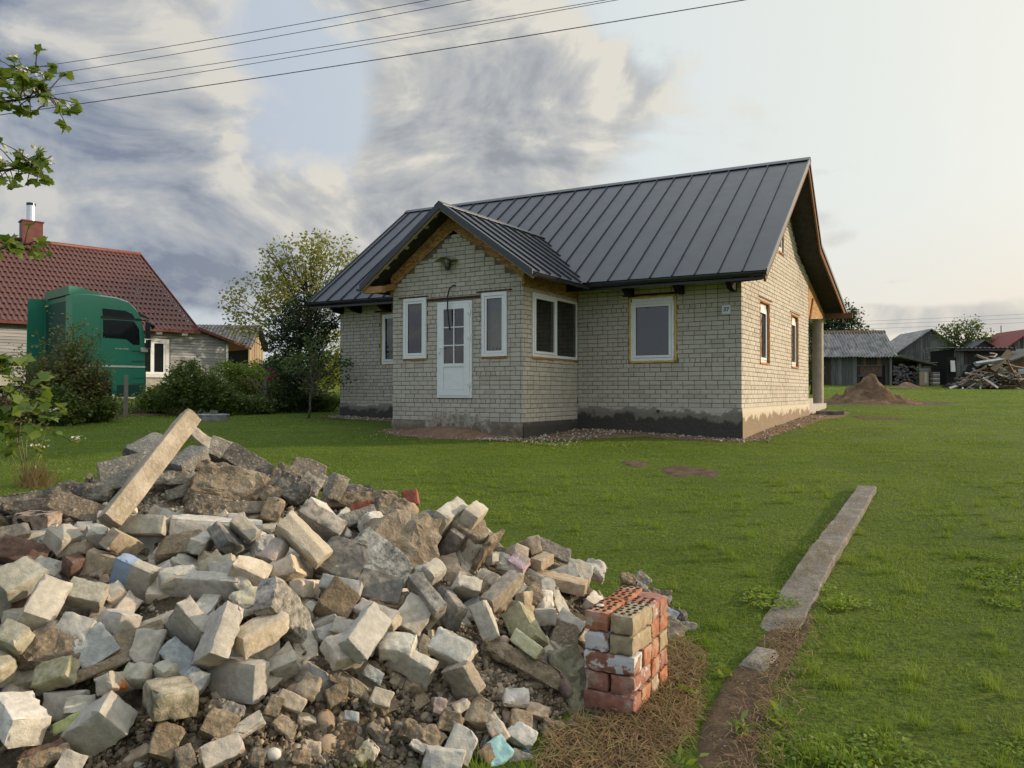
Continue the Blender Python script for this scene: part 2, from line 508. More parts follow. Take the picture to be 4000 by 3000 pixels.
def _blade(c1, c2, c3, dryf=.12):
    def fn(t, b):
        out = t.n['Material Output']; w = wpos(t); isl = island(t)
        n = t.noise(w, .55, 5, .6); n2 = t.noise(t.addv(w, (31, 7, 3)), 2.6, 4, .6)
        r = t.math('FRACT', t.math('ADD', isl, orand(t)))
        c = t.mix(t.math('ADD', t.math('MULTIPLY', r, .45), t.smooth(n, .35, .65, 0, .55)), c1, c2)
        c = t.mix(t.smooth(n2, .52, .74, 0, .6), c, c3)
        c = t.mix(t.smooth(r, 1 - dryf, 1 - dryf + .02), c, (.30, .26, .11))
        t.set(b.inputs['Base Color'], c)
        tl = t.node('ShaderNodeBsdfTranslucent'); t.l.new(t.mix(.5, c, (.25, .32, .02)), tl.inputs[0])
        mx = t.node('ShaderNodeMixShader', Fac=.38)
        t.l.new(b.outputs[0], mx.inputs[1]); t.l.new(tl.outputs[0], mx.inputs[2]); t.l.new(mx.outputs[0], out.inputs[0])
    return fn
mat('grass_blade', _blade((.105, .185, .018), (.215, .310, .034), (.275, .315, .042), .04), .6, .25)
mat('dry_grass', _blade((.23, .135, .078), (.37, .235, .14), (.28, .175, .10), .25), .8, .2)
def leafmat(name, c1, c2, trans=(.25, .33, .03), tf=.35, rough=.5):
    def fn(t, b):
        out = t.n['Material Output']; isl = island(t)
        c = t.mix(isl, c1, c2)
        t.set(b.inputs['Base Color'], c)
        tl = t.node('ShaderNodeBsdfTranslucent'); t.l.new(t.mix(.55, c, trans), tl.inputs[0])
        mx = t.node('ShaderNodeMixShader', Fac=tf)
        t.l.new(b.outputs[0], mx.inputs[1]); t.l.new(tl.outputs[0], mx.inputs[2]); t.l.new(mx.outputs[0], out.inputs[0])
    return mat(name, fn, rough, .3)
leafmat('maple_leaf', (.15, .18, .045), (.29, .29, .07), (.34, .33, .05), .42)
leafmat('conifer_leaf', (.020, .042, .018), (.055, .085, .034), (.05, .09, .02), .15)
leafmat('fruit_leaf', (.045, .085, .025), (.10, .15, .045), (.16, .24, .03), .3)
leafmat('hedge_leaf', (.055, .095, .022), (.15, .195, .05), (.20, .26, .03), .3)
leafmat('spirea_leaf', (.085, .105, .028), (.19, .18, .06), (.22, .22, .03), .32)
leafmat('yellow_leaf', (.22, .25, .03), (.40, .40, .05), (.5, .5, .04), .45)
leafmat('lime_leaf', (.09, .15, .03), (.18, .24, .05), (.3, .4, .03), .4)
leafmat('far_leaf', (.055, .095, .028), (.115, .155, .05), (.2, .28, .04), .3)
leafmat('viburnum_leaf', (.065, .13, .022), (.15, .21, .04), (.28, .36, .03), .38, .35)
leafmat('viburnum_flower', (.62, .58, .45), (.78, .75, .66), (.6, .6, .5), .25)
leafmat('pink_petal', (.45, .035, .13), (.62, .09, .22), (.6, .1, .2), .25)
plain((.075, .058, .042), .9, .15, var=.35, scale=12, bmp=.6)('bark')
plain((.13, .11, .085), .9, .15, var=.3, scale=12, bmp=.6)('bark_grey')
plain((.17, .13, .08), .9, .15, var=.3)('twig')

# neighbour house, truck
def _tile(t, b):
    w = wpos(t)
    c = t.mix(t.noise(w, .9, 5), (.085, .036, .029), (.125, .054, .043))
    c = t.mix(t.smooth(t.noise(w, 7, 5), .5, .8, 0, .5), c, (.17, .085, .07))
    c = t.mix(t.math('MULTIPLY', t.math('FRACT', t.math('ADD', island(t), orand(t))), .3), c, (.10, .035, .028))
    t.set(b.inputs['Base Color'], c)
mat('red_tile', _tile, .5, .3)
plain((.14, .042, .034), .5, .4, var=.2)('red_sheet')
plain((.75, .75, .77), .2, .5, .95, var=.1)('steel_flue')
def _green(t, b):
    w = wpos(t)
    c = t.mix(t.noise(w, 1.5, 5), (.014, .185, .120), (.022, .225, .145))
    t.set(b.inputs['Base Color'], c); b.inputs['Coat Weight'].default_value = .6; b.inputs['Coat Roughness'].default_value = .12
mat('truck_green', _green, .4, .5)
mat('truck_dark_green', lambda t, b: t.set(b.inputs['Base Color'], t.mix(t.noise(wpos(t), 2), (.008, .05, .036), (.013, .075, .052))), .5, .4)
plain((.012, .013, .014), .25, .6)('truck_black')
plain((.012, .016, .018), .06, .8)('truck_glass')
plain((.62, .62, .60), .4, .5, var=.05)('white_paint')
plain((.30, .03, .02), .4, .5)('red_paint')
plain((.55, .52, .46), .6, .3, var=.05)('meter_box_cream')
plain((.26, .25, .235), .9, .2, var=.35, scale=3, bmp=.5, bscale=25)('asbestos_sheet')
plain((.12, .12, .118), .92, .2, var=.4, scale=4, bmp=.5, bscale=25)('asbestos_dark')
plain((.20, .045, .04), .6, .2, var=.2)('far_red_roof')
plain((.16, .15, .14), .95, .1, var=.5, scale=9, bmp=.8, bscale=14)('fieldstone')
plain((.22, .225, .22), .85, .25, var=.3, bmp=.3)('well_concrete')
plain((.30, .33, .37), .6, .3, var=.15)('well_lid_zinc')
plain((.02, .022, .025), .5, .3)('wire_black')

# heap materials: one pattern, many tints
def rubble(name, base, dark, light, grain=28., stain=.5, bmp=.6, pebbly=0.0, pebble=(.5, .47, .40), extra=None, rough=.93):
    def fn(t, b):
        o = coords(t); r = orand(t)
        vadd = t.n.new('ShaderNodeVectorMath'); vadd.operation = 'ADD'
        cx = t.node('ShaderNodeCombineXYZ'); t.l.new(t.math('MULTIPLY', r, 37.0), cx.inputs[0]); t.l.new(t.math('MULTIPLY', r, 91.0), cx.inputs[1])
        t.l.new(o, vadd.inputs[0]); t.l.new(cx.outputs[0], vadd.inputs[1]); p = vadd.outputs[0]
        n = t.noise(p, 7, 7, .62); g = t.noise(p, grain, 6, .68); s = t.noise(t.addv(p, (5, 3, 9)), 3.2, 5, .6)
        c = t.mix(t.smooth(g, .25, .78), dark, base)
        c = t.mix(t.smooth(n, .42, .78), c, light)
        c = t.mix(t.smooth(s, .52, .72, 0, stain), c, dark)
        tint = t.ramp(r, [(0, (.86, .87, .90)), (.3, (1.03, .98, .90)), (.6, (.93, .94, .92)), (1, (1.10, 1.04, .96))])
        c = t.mix(1.0, c, tint, 'MULTIPLY')
        h = g
        if pebbly:
            v = t.node('ShaderNodeTexVoronoi', Vector=p, Scale=42.0)
            pc = t.mix(t.node('ShaderNodeSeparateColor', Color=v.outputs['Color']).outputs[0], pebble, tuple(x * .45 for x in pebble))
            m_ = t.smooth(v.outputs['Distance'], .45, .25, 0, pebbly)
            c = t.mix(m_, c, pc); h = t.math('ADD', g, t.math('MULTIPLY', m_, .6))
        if extra: c = extra(t, p, o, c)
        t.set(b.inputs['Base Color'], c)
        bump(t, b, h, bmp, .012)
    return mat(name, fn, rough, .2)
rubble('sil', (.47, .445, .39), (.33, .305, .26), (.53, .51, .455), stain=.35)
rubble('silgray', (.44, .43, .40), (.32, .31, .285), (.50, .49, .46), stain=.3)
rubble('silgreen', (.44, .42, .345), (.29, .28, .21), (.52, .50, .42), stain=.6)
rubble('silblue', (.36, .385, .40), (.22, .24, .25), (.48, .50, .51))
rubble('pale', (.60, .57, .50), (.42, .39, .33), (.67, .64, .58), stain=.25)
rubble('white', (.66, .62, .57), (.46, .42, .37), (.73, .70, .66), stain=.2)
rubble('cream', (.55, .49, .40), (.38, .33, .26), (.60, .55, .47), stain=.3)
rubble('tan', (.42, .35, .265), (.26, .21, .155), (.50, .43, .34))
rubble('browns', (.40, .35, .285), (.22, .185, .14), (.46, .42, .36), stain=.6)
rubble('twotone', (.46, .38, .28), (.26, .235, .19), (.54, .44, .31), stain=.7)
rubble('speck', (.50, .46, .385), (.38, .34, .28), (.55, .51, .44), grain=60)
rubble('streak', (.42, .39, .35), (.13, .12, .11), (.52, .49, .44), stain=.75)
rubble('mossy', (.36, .335, .23), (.20, .19, .10), (.47, .45, .37), stain=.8)
rubble('purple', (.42, .35, .31), (.27, .215, .215), (.52, .46, .39))
rubble('pinkpatch', (.42, .36, .31), (.27, .22, .19), (.49, .43, .38),
       extra=lambda t, p, o, c: t.mix(t.smooth(t.noise(t.addv(p, (1, 2, 3)), 14, 4), .5, .53), c, (.55, .42, .46)))
rubble('dark', (.20, .195, .185), (.085, .085, .085), (.36, .33, .28), stain=.7)
rubble('mottled', (.34, .33, .30), (.045, .05, .052), (.58, .56, .51), stain=.85, pebbly=.3)
rubble('sandy', (.25, .195, .13), (.13, .10, .065), (.33, .265, .18), grain=70, bmp=1.0)
rubble('lichen', (.40, .37, .29), (.075, .075, .055), (.56, .51, .41), grain=22, stain=.9, bmp=1.0,
       extra=lambda t, p, o, c: t.mix(t.smooth(t.noise(t.scalev(p, (30, 4, 4)), 1, 3), .55, .7, 0, .6), c, (.50, .30, .14)))
rubble('rust', (.45, .42, .36), (.30, .27, .22), (.52, .49, .43),
       extra=lambda t, p, o, c: t.mix(t.smooth(t.noise(t.addv(p, (2, 2, 8)), 9, 4), .60, .64), c, (.42, .16, .045)))
rubble('burnt', (.40, .32, .255), (.20, .14, .11), (.55, .50, .45),
       extra=lambda t, p, o, c: t.mix(t.smooth(t.noise(t.addv(p, (4, 1, 8)), 11, 4), .54, .6), c, (.025, .024, .024)))
rubble('maroon', (.19, .115, .085), (.09, .055, .045), (.27, .185, .14))
rubble('red', (.36, .12, .075), (.22, .075, .05), (.42, .20, .14), extra=lambda t, p, o, c: t.mix(t.smooth(t.noise(t.addv(p, (9, 2, 8)), 8, 5), .58, .66, 0, .8), c, (.44, .37, .29)))
rubble('blue', (.45, .42, .36), (.32, .30, .26), (.52, .49, .43),
       extra=lambda t, p, o, c: t.mix(t.math('MULTIPLY', t.smooth(t.math('ADD', t.node('ShaderNodeSeparateXYZ', Vector=o).outputs[1], t.math('MULTIPLY', t.math('SUBTRACT', t.noise(p, 30, 4), .5), .03)), .008, .016), 1.0), c, (.26, .33, .44)))
rubble('tile', (.55, .54, .42), (.36, .35, .20), (.64, .63, .54), stain=.5, bmp=.2)
rubble('beam_concrete', (.21, .19, .168), (.12, .105, .09), (.28, .26, .235), grain=45, pebbly=.2)
rubble('post', (.40, .355, .285), (.24, .205, .155), (.48, .43, .36), grain=45, pebbly=.35)
rubble('slab', (.21, .21, .20), (.10, .105, .105), (.29, .285, .265), grain=55, pebbly=.35, bmp=.9)
rubble('conc', (.27, .255, .225), (.135, .125, .11), (.37, .35, .31), grain=45, pebbly=.4, bmp=.9)
rubble('concdark', (.15, .14, .125), (.065, .06, .054), (.26, .245, .215), grain=40, pebbly=.35, bmp=1.0)
rubble('concbrown', (.205, .172, .135), (.10, .083, .063), (.29, .25, .20), grain=40, pebbly=.35, bmp=1.0)
rubble('mortar', (.275, .222, .155), (.13, .10, .068), (.37, .31, .23), grain=45, pebbly=.25, bmp=1.0)
rubble('lump', (.31, .25, .18), (.155, .12, .085), (.43, .37, .285), grain=30, pebbly=.25, bmp=1.0)
rubble('moss', (.27, .25, .165), (.14, .135, .085), (.37, .34, .25), grain=20, bmp=.8)
rubble('cobble', (.40, .30, .21), (.27, .20, .14), (.45, .36, .27), bmp=.15, rough=.7)
rubble('cobblepink', (.40, .315, .275), (.26, .20, .175), (.48, .40, .36), bmp=.2, rough=.75)
rubble('cobblepurple', (.27, .19, .17), (.15, .105, .10), (.34, .26, .235), bmp=.25, rough=.7)
rubble('turq', (.34, .22, .16), (.22, .14, .10), (.42, .31, .24),
       extra=lambda t, p, o, c: t.mix(t.smooth(t.noise(t.addv(p, (2, 2, 1)), 11, 4), .49, .51), c, (.36, .58, .56)))
rubble('glassblue', (.03, .08, .16), (.015, .04, .09), (.06, .14, .26), rough=.2)
rubble('leafgreen', (.40, .43, .22), (.26, .29, .12), (.48, .50, .30))
rubble('dirt', (.115, .09, .062), (.05, .04, .028), (.17, .14, .10), grain=55, bmp=1.0, pebbly=.3, pebble=(.30, .27, .22))
rubble('gravel_mix', (.30, .265, .215), (.13, .11, .09), (.45, .42, .36))
def _stack(name, base, paint, amt):
    def fn(t, b):
        o = coords(t); r = orand(t)
        cx = t.node('ShaderNodeCombineXYZ'); t.l.new(t.math('MULTIPLY', r, 53.0), cx.inputs[0]); t.l.new(t.math('MULTIPLY', r, 17.0), cx.inputs[2])
        va = t.n.new('ShaderNodeVectorMath'); va.operation = 'ADD'; t.l.new(o, va.inputs[0]); t.l.new(cx.outputs[0], va.inputs[1]); p = va.outputs[0]
        c = t.mix(t.smooth(t.noise(p, 26, 6), .3, .7), tuple(x * .7 for x in base), base)
        c = t.mix(t.smooth(t.noise(p, 9, 6, .62), .5, .62, 0, .65), c, (.42, .33, .25))
        c = t.mix(t.smooth(t.noise(t.addv(p, (3, 8, 1)), 7, 5, .6), amt, amt + .03), c, paint)
        t.set(b.inputs['Base Color'], c); bump(t, b, t.noise(p, 50, 6, .6), .5, .008)
    return mat(name, fn, .88, .25)
_stack('clay_orange', (.45, .185, .10), (.46, .37, .28), .64)
_stack('clay_red', (.35, .165, .12), (.52, .47, .42), .58)
_stack('clay_buff', (.40, .325, .21), (.46, .40, .33), .62)
_stack('clay_painted', (.33, .15, .10), (.56, .56, .56), .44)
plain((.02, .012, .008), .9, .1)('brick_hole')

M_ = MATS
# ------------------------------------------------------------------ ground
def blob_outline(cx, cy, rx, ry, rot, seed, n=40, amp=.22):
    r_ = random.Random(seed); ph = [r_.uniform(0, 6.28) for _ in range(5)]
    pts = []
    for k in range(n):
        a = 2 * math.pi * k / n
        q = 1 + amp * (math.sin(2 * a + ph[0]) * .5 + math.sin(3 * a + ph[1]) * .45 + math.sin(5 * a + ph[2]) * .3 + math.sin(9 * a + ph[3]) * .2)
        x, y = math.cos(a) * rx * q, math.sin(a) * ry * q
        pts.append((cx + x * math.cos(rot) - y * math.sin(rot), cy + x * math.sin(rot) + y * math.cos(rot)))
    return pts
PATCHES = []      # outlines where no lawn grows: (pts, keep)
def inside(pts, x, y):
    c = False; n = len(pts); j = n - 1
    for i in range(n):
        xi, yi = pts[i]; xj, yj = pts[j]
        if (yi > y) != (yj > y) and x < (xj - xi) * (y - yi) / (yj - yi) + xi: c = not c
        j = i
    return c
def ground_patch(name, pts, m, lift=.008, rings=4, rough=.02, label=None, kind='structure', dome=0.0):
    cx = sum(p[0] for p in pts) / len(pts); cy = sum(p[1] for p in pts) / len(pts)
    vs = []; fs = []; n = len(pts)
    for k in range(rings + 1):
        q = 1 - k / (rings + .0001)
        for (x, y) in pts:
            X, Y = cx + (x - cx) * q, cy + (y - cy) * q
            e = 1 if k else 0
            z = ter(X, Y) + (lift if k else -.015) + e * rough * (noise.noise(Vector((X * 5, Y * 5, 1.3))) * .5 + .5) + dome * (1 - q * q)
            vs.append((X, Y, z))
    for k in range(rings):
        for i in range(n):
            j = (i + 1) % n
            fs.append((k * n + i, k * n + j, (k + 1) * n + j, (k + 1) * n + i))
    mb = MB(); mb.add(vs, fs)
    PATCHES.append(pts)
    return mb.build(name, M_[m], smooth=True, kind=kind)

def terrain_sheet():
    xs = np.concatenate([np.linspace(-400, -40, 12), np.linspace(-34, 40, 150), np.linspace(46, 400, 12)])
    ys = np.concatenate([np.linspace(-60, -4, 10), np.linspace(-2, 36, 150), np.linspace(37, 90, 30), np.linspace(100, 900, 14)])
    V = np.array([[x, y, ter(x, y)] for y in ys for x in xs]); nx = len(xs)
    F = np.array([[j * nx + i, j * nx + i + 1, (j + 1) * nx + i + 1, (j + 1) * nx + i] for j in range(len(ys) - 1) for i in range(nx - 1)])
    return link('lawn_ground', np_mesh('lawn_ground', V, F, M_['lawn_turf'], True), kind='structure')
terrain_sheet()

# ------------------------------------------------------------------ the brick house
PSI = -0.5468
HLOC = Vector((4.9099, 16.0137, 1.2569))
house = empty('brick_house', HLOC, PSI, 'unfinished pale brick house with dark standing seam roof and gabled porch', 'house')
HM = Matrix.Translation(HLOC) @ Matrix.Rotation(PSI, 4, 'Z')
HMI = HM.inverted()
LH, A_, B_, P_, WH = 11.683, 3.891, 7.461, 2.605, 7.866
ZP = -.31
REAR = WH

# roof corner points (house frame)
eR, eL = Vector((.69, -.70, 2.81)), Vector((-12.34, -.644, 2.95))
rR, rL = Vector((.72, 3.98, 6.30)), Vector((-12.34, 3.85, 6.54))
kR, kL = Vector((.62, 6.40, 4.52)), Vector((-12.34, 6.40, 4.70))
tR, tL = Vector((.60, 11.8, 3.10)), Vector((-12.34, 11.8, 3.30))
def under_main(y):      # underside height of the main roof over the right gable wall
    if y < 3.96: return 2.60 + (y + .70) * (3.49 / 4.68)
    if y < 6.3: return 6.09 - (y - 3.98) * (1.78 / 2.42)
    return 4.30 - (y - 6.4) * .27

class Wall:
    """a flat wall: frame o + u*U + z*Z, outward normal n; bricks stand 9 mm proud of the mortar bed"""
    def __init__(s, o, U, n, u0, u1, z0, ztop, holes):
        s.o = Vector(o); s.U = Vector(U); s.n = Vector(n); s.u0, s.u1, s.z0 = u0, u1, z0
        s.ztop = ztop; s.holes = holes
    def P(s, u, z, d=0.0):
        return s.o + s.U * u + Vector((0, 0, z)) + s.n * d
    def bed(s, parent, step=.4, room=True):
        us = sorted(set([s.u0, s.u1] + [h[0] for h in s.holes] + [h[1] for h in s.holes] + list(np.arange(s.u0, s.u1, step))))
        mb = MB()
        for a, b in zip(us[:-1], us[1:]):
            if b - a < 1e-4: continue
            m = (a + b) / 2
            cuts = sorted([(h[2], h[3]) for h in s.holes if h[0] < m < h[1]])
            z = s.z0
            for c0, c1 in cuts:
                mb.quad(s.P(a, z, -.009), s.P(b, z, -.009), s.P(b, c0, -.009), s.P(a, c0, -.009)); z = c1
            mb.quad(s.P(a, z, -.009), s.P(b, z, -.009), s.P(b, s.ztop(b), -.009), s.P(a, s.ztop(a), -.009))
        for h in s.holes:      # reveals
            u0, u1, z0, z1 = h[:4]; dp = -.16
            mb.quad(s.P(u0, z0, -.009), s.P(u0, z1, -.009), s.P(u0, z1, dp), s.P(u0, z0, dp))
            mb.quad(s.P(u1, z0, -.009), s.P(u1, z1, -.009), s.P(u1, z1, dp), s.P(u1, z0, dp))
            mb.quad(s.P(u0, z1, -.009), s.P(u1, z1, -.009), s.P(u1, z1, dp), s.P(u0, z1, dp))
            mb.quad(s.P(u0, z0, -.009), s.P(u1, z0, -.009), s.P(u1, z0, dp), s.P(u0, z0, dp))
        w = mb.build('wall', M_['mortar_joint'], parent)
        # the dark rooms seen through the glass
        rm = MB()
        if not room: return w
        for h in s.holes:
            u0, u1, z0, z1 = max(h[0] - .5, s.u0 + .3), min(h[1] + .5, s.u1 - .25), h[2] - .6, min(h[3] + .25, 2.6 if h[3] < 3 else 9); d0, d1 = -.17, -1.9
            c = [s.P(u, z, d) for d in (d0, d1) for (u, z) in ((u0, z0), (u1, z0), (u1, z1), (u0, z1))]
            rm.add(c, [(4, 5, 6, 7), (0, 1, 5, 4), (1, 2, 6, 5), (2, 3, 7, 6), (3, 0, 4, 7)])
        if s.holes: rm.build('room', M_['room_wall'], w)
        return w
    def bricks(s, seed, c0=0, offs=0.0, ragged=.004):
        """list of (u0,u1,z0,z1,jitter) rectangles of brick faces"""
        r_ = random.Random(seed); out = []
        row = 0; z = s.z0
        zmax = max(s.ztop(u) for u in np.linspace(s.u0, s.u1, 30))
        while z + .02 < zmax:
            z1 = z + .087
            ph = (row % 2) * .13 + offs
            header = row % 6 == 4 and r_.random() < .75
            u = s.u0 - ph
            while u < s.u1 - .01:
                if header: ln = .125
                elif r_.random() < .05: ln = .125
                else: ln = .26
                a, b = max(u + .0065, s.u0), min(u + ln - .0065, s.u1)
                u += ln
                if b - a < .03: continue
                top = min(s.ztop(a), s.ztop(b))
                if z + .03 > top: continue
                segs = [(a, b)]
                for h in s.holes:
                    if h[2] - .03 < (z + z1) / 2 < h[3] + .03:
                        ns = []
                        for p, q in segs:
                            g = .028
                            if q < h[0] - g or p > h[1] + g: ns.append((p, q)); continue
                            if p < h[0] - g: ns.append((p, h[0] - g))
                            if q > h[1] + g: ns.append((h[1] + g, q))
                        segs = ns
                for p, q in segs:
                    if q - p > .035: out.append((p, q, z, min(z1, top + .02)))
            z += .1; row += 1
        return out

def brick_shape(mb, w, p, q, z0, z1, r_, proud=0.0):
    j = lambda a: r_.uniform(-a, a)
    d = proud + j(.0035); c = .007
    vs = [w.P(p + j(.003), z0 + j(.003), -.012), w.P(q + j(.003), z0 + j(.003), -.012), w.P(q + j(.003), z1 + j(.003), -.012), w.P(p + j(.003), z1 + j(.003), -.012)]
    vs += [w.P(p + j(.003), z0 + j(.003), d - .005), w.P(q + j(.003), z0 + j(.003), d - .005), w.P(q + j(.003), z1 + j(.003), d - .005), w.P(p + j(.003), z1 + j(.003), d - .005)]
    vs += [w.P(p + c + abs(j(.004)), z0 + c, d), w.P(q - c - abs(j(.004)), z0 + c, d), w.P(q - c, z1 - c, d), w.P(p + c, z1 - c, d)]
    fs = []
    for k in (0, 4):
        for i in range(4):
            n = (i + 1) % 4
            fs.append((k + i, k + n, k + 4 + n, k + 4 + i))
    fs.append((8, 9, 10, 11))
    mb.add(vs, fs)

Z3 = lambda c: (lambda u: c)
MAIN_TOP = 2.74
def porch_top(u):     # u = distance from the porch left corner; brick edge under the boards
    x = -B_ + u
    return 3.965 - abs(x + 5.70) * .655
ZSH = (.0,)
walls = {}
walls['main_right'] = Wall((-A_, 0, 0), (1, 0, 0), (0, -1, 0), 0, A_, 0, Z3(MAIN_TOP), [(-2.57 + A_, -1.455 + A_, 1.02, 2.52)])
walls['main_left'] = Wall((-LH, 0, 0), (1, 0, 0), (0, -1, 0), 0, LH - B_ + .05, 0, Z3(MAIN_TOP + .1), [(-10.12 + LH, -9.02 + LH, 1.11, 2.55)])
walls['porch_front'] = Wall((-B_, -P_, 0), (1, 0, 0), (0, -1, 0), 0, B_ - A_, ZP, porch_top,
    [(-7.10 + B_, -6.47 + B_, 1.10, 2.49), (-4.91 + B_, -4.30 + B_, 1.10, 2.48), (-6.12 + B_, -5.20 + B_, .21, 2.37)])
walls['porch_right'] = Wall((-A_, -P_, 0), (0, 1, 0), (1, 0, 0), 0, P_, ZP, Z3(2.60), [(P_ - 2.20, P_ - .07, 1.10, 2.50)])
walls['gable'] = Wall((0, 0, 0), (0, 1, 0), (1, 0, 0), 0, WH, 0, lambda u: under_main(u) - .02,
    [(1.70, 2.62, 1.04, 2.50), (5.33, 6.24, 1.05, 2.48), (3.72, 4.33, 3.97, 4.95)])
camH = HMI @ Vector((0, 0, 1.6))
cand = []
objs_w = {}
for wi, (k, w) in enumerate(walls.items()):
    objs_w[k] = w.bed(house, room=not k.startswith('porch'))
    for bt in w.bricks(100 + wi, offs={'porch_right': .06, 'gable': .03}.get(k, 0)):
        c = w.P((bt[0] + bt[1]) / 2, (bt[2] + bt[3]) / 2)
        v = camH - c; area = (bt[1] - bt[0]) * (bt[3] - bt[2]) * max(0, v.normalized().dot(w.n)) / v.length_squared
        if k == 'main_left' and bt[0] > LH - B_ - 1.2: area *= .2
        if c.z > 2.45 and k in ('main_right', 'main_left'): area *= .5
        cand.append((area, k, bt))
cand.sort(key=lambda x: -x[0])
br = random.Random(5)
stuffs = {k: MB() for k in walls}
for i, (ar, k, bt) in enumerate(cand):
    if i < 300:
        mb = MB(); brick_shape(mb, walls[k], *bt, br)
        mb.build('brick', M_['wall_brick'], objs_w[k])
    else:
        brick_shape(stuffs[k], walls[k], *bt, br)
for k, mb in stuffs.items():
    if mb.v: mb.build('brick', M_['wall_brick'], objs_w[k], kind='stuff')
mb = MB(); q_ = [(-7.27, -2.42, -.2), (-4.08, -2.42, -.2), (-4.08, -.03, -.2), (-7.27, -.03, -.2)]; q2_ = [(x, y, 2.56) for x, y, z in q_]
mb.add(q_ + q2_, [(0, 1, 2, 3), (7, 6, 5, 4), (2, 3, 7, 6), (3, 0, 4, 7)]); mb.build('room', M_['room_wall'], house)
# hidden rear and left walls
mb = MB()
mb.quad((-LH, .0, -.4), (-LH, WH, -.4), (-LH, WH, 4.0), (-LH, .0, 2.8)); mb.add([(-LH, 0, 2.8), (-LH, WH, 4.0), (-LH, 3.93, 6.15)], [(0, 1, 2)])
mb.quad((-LH, WH, -.4), (-.01, WH, -.4), (-.01, WH, 4.0), (-LH, WH, 4.0))
mb.quad((-B_, -P_ + .01, ZP), (-B_, 0, ZP), (-B_, 0, 2.8), (-B_, -P_ + .01, 2.8))
mb.build('wall', M_['mortar_joint'], house)

# plinth: rough cast foundation, slightly uneven
def plinth(pts, top, bot, m, out=.012):
    a, b = Vector(pts[0]), Vector(pts[1]); n = Vector(((b - a).y, -(b - a).x, 0)).normalized()
    L = (b - a).length; nu = max(6, int(L / .12)); nz = 7; vs = []
    for j in range(nz + 1):
        for i in range(nu + 1):
            p = a.lerp(b, i / nu); t0 = top[0] + (top[1] - top[0]) * i / nu; z = t0 + (bot - t0) * j / nz
            d = out + .022 * noise.noise(Vector((p.x * 2.3, p.y * 2.3, z * 3))) + (.012 if j else 0) + (-.0 if j < nz else 0)
            q = p + n * d
            vs.append((q.x, q.y, z))
    vs += [(a.lerp(b, i / nu) - n * .1)[:2] + (top[0] + (top[1] - top[0]) * i / nu,) for i in range(nu + 1)]
    fs = [(j * (nu + 1) + i, j * (nu + 1) + i + 1, (j + 1) * (nu + 1) + i + 1, (j + 1) * (nu + 1) + i) for j in range(nz) for i in range(nu)]
    o = (nz + 1) * (nu + 1)
    fs += [(i, o + i, o + i + 1, i + 1) for i in range(nu)]
    mb = MB(); mb.add(vs, fs)
    return mb.build('plinth', M_[m], house, smooth=True)
plinth(((-A_, 0, 0), (0.01, 0, 0)), (-.005, -.005), -1.0, 'plinth_tarred')
plinth(((-LH, 0, 0), (-B_ + .1, 0, 0)), (-.005, -.005), -.8, 'plinth_tarred')
plinth(((0, -.012, 0), (0, WH, 0)), (-.005, -.005), -1.0, 'plinth_peeling')
plinth(((-A_, -P_ - .012, 0), (-A_, 0, 0)), (ZP - .005, ZP - .005), -1.1, 'plinth_tarred', .015)
plinth(((-B_, -P_, 0), (-A_ + .012, -P_, 0)), (ZP - .005, ZP - .005), -1.1, 'concbrown', .02)
# crumbling render patch under the door
mb = MB(); nu, nz = 22, 7; vs = []
for j in range(nz + 1):
    for i in range(nu + 1):
        u = -6.55 + 1.9 * i / nu; f = abs(i / nu - .5) * 2
        z = (-.10 - .25 * f ** 2 + .09 * math.sin(i * 1.9)) - (-.10 - .25 * f ** 2 + .62) * j / nz
        d = .012 + .03 * noise.noise(Vector((u * 5, 3.1, z * 6))) * (1 if 0 < i < nu else 0) + (.02 if 0 < j and 0 < i < nu else -.02)
        vs.append((u, -P_ - d, z))
mb.add(vs, [(j * (nu + 1) + i, j * (nu + 1) + i + 1, (j + 1) * (nu + 1) + i + 1, (j + 1) * (nu + 1) + i) for j in range(nz) for i in range(nu)])
mb.build('crumbling_render', M_['sandy_render'], house, smooth=True)

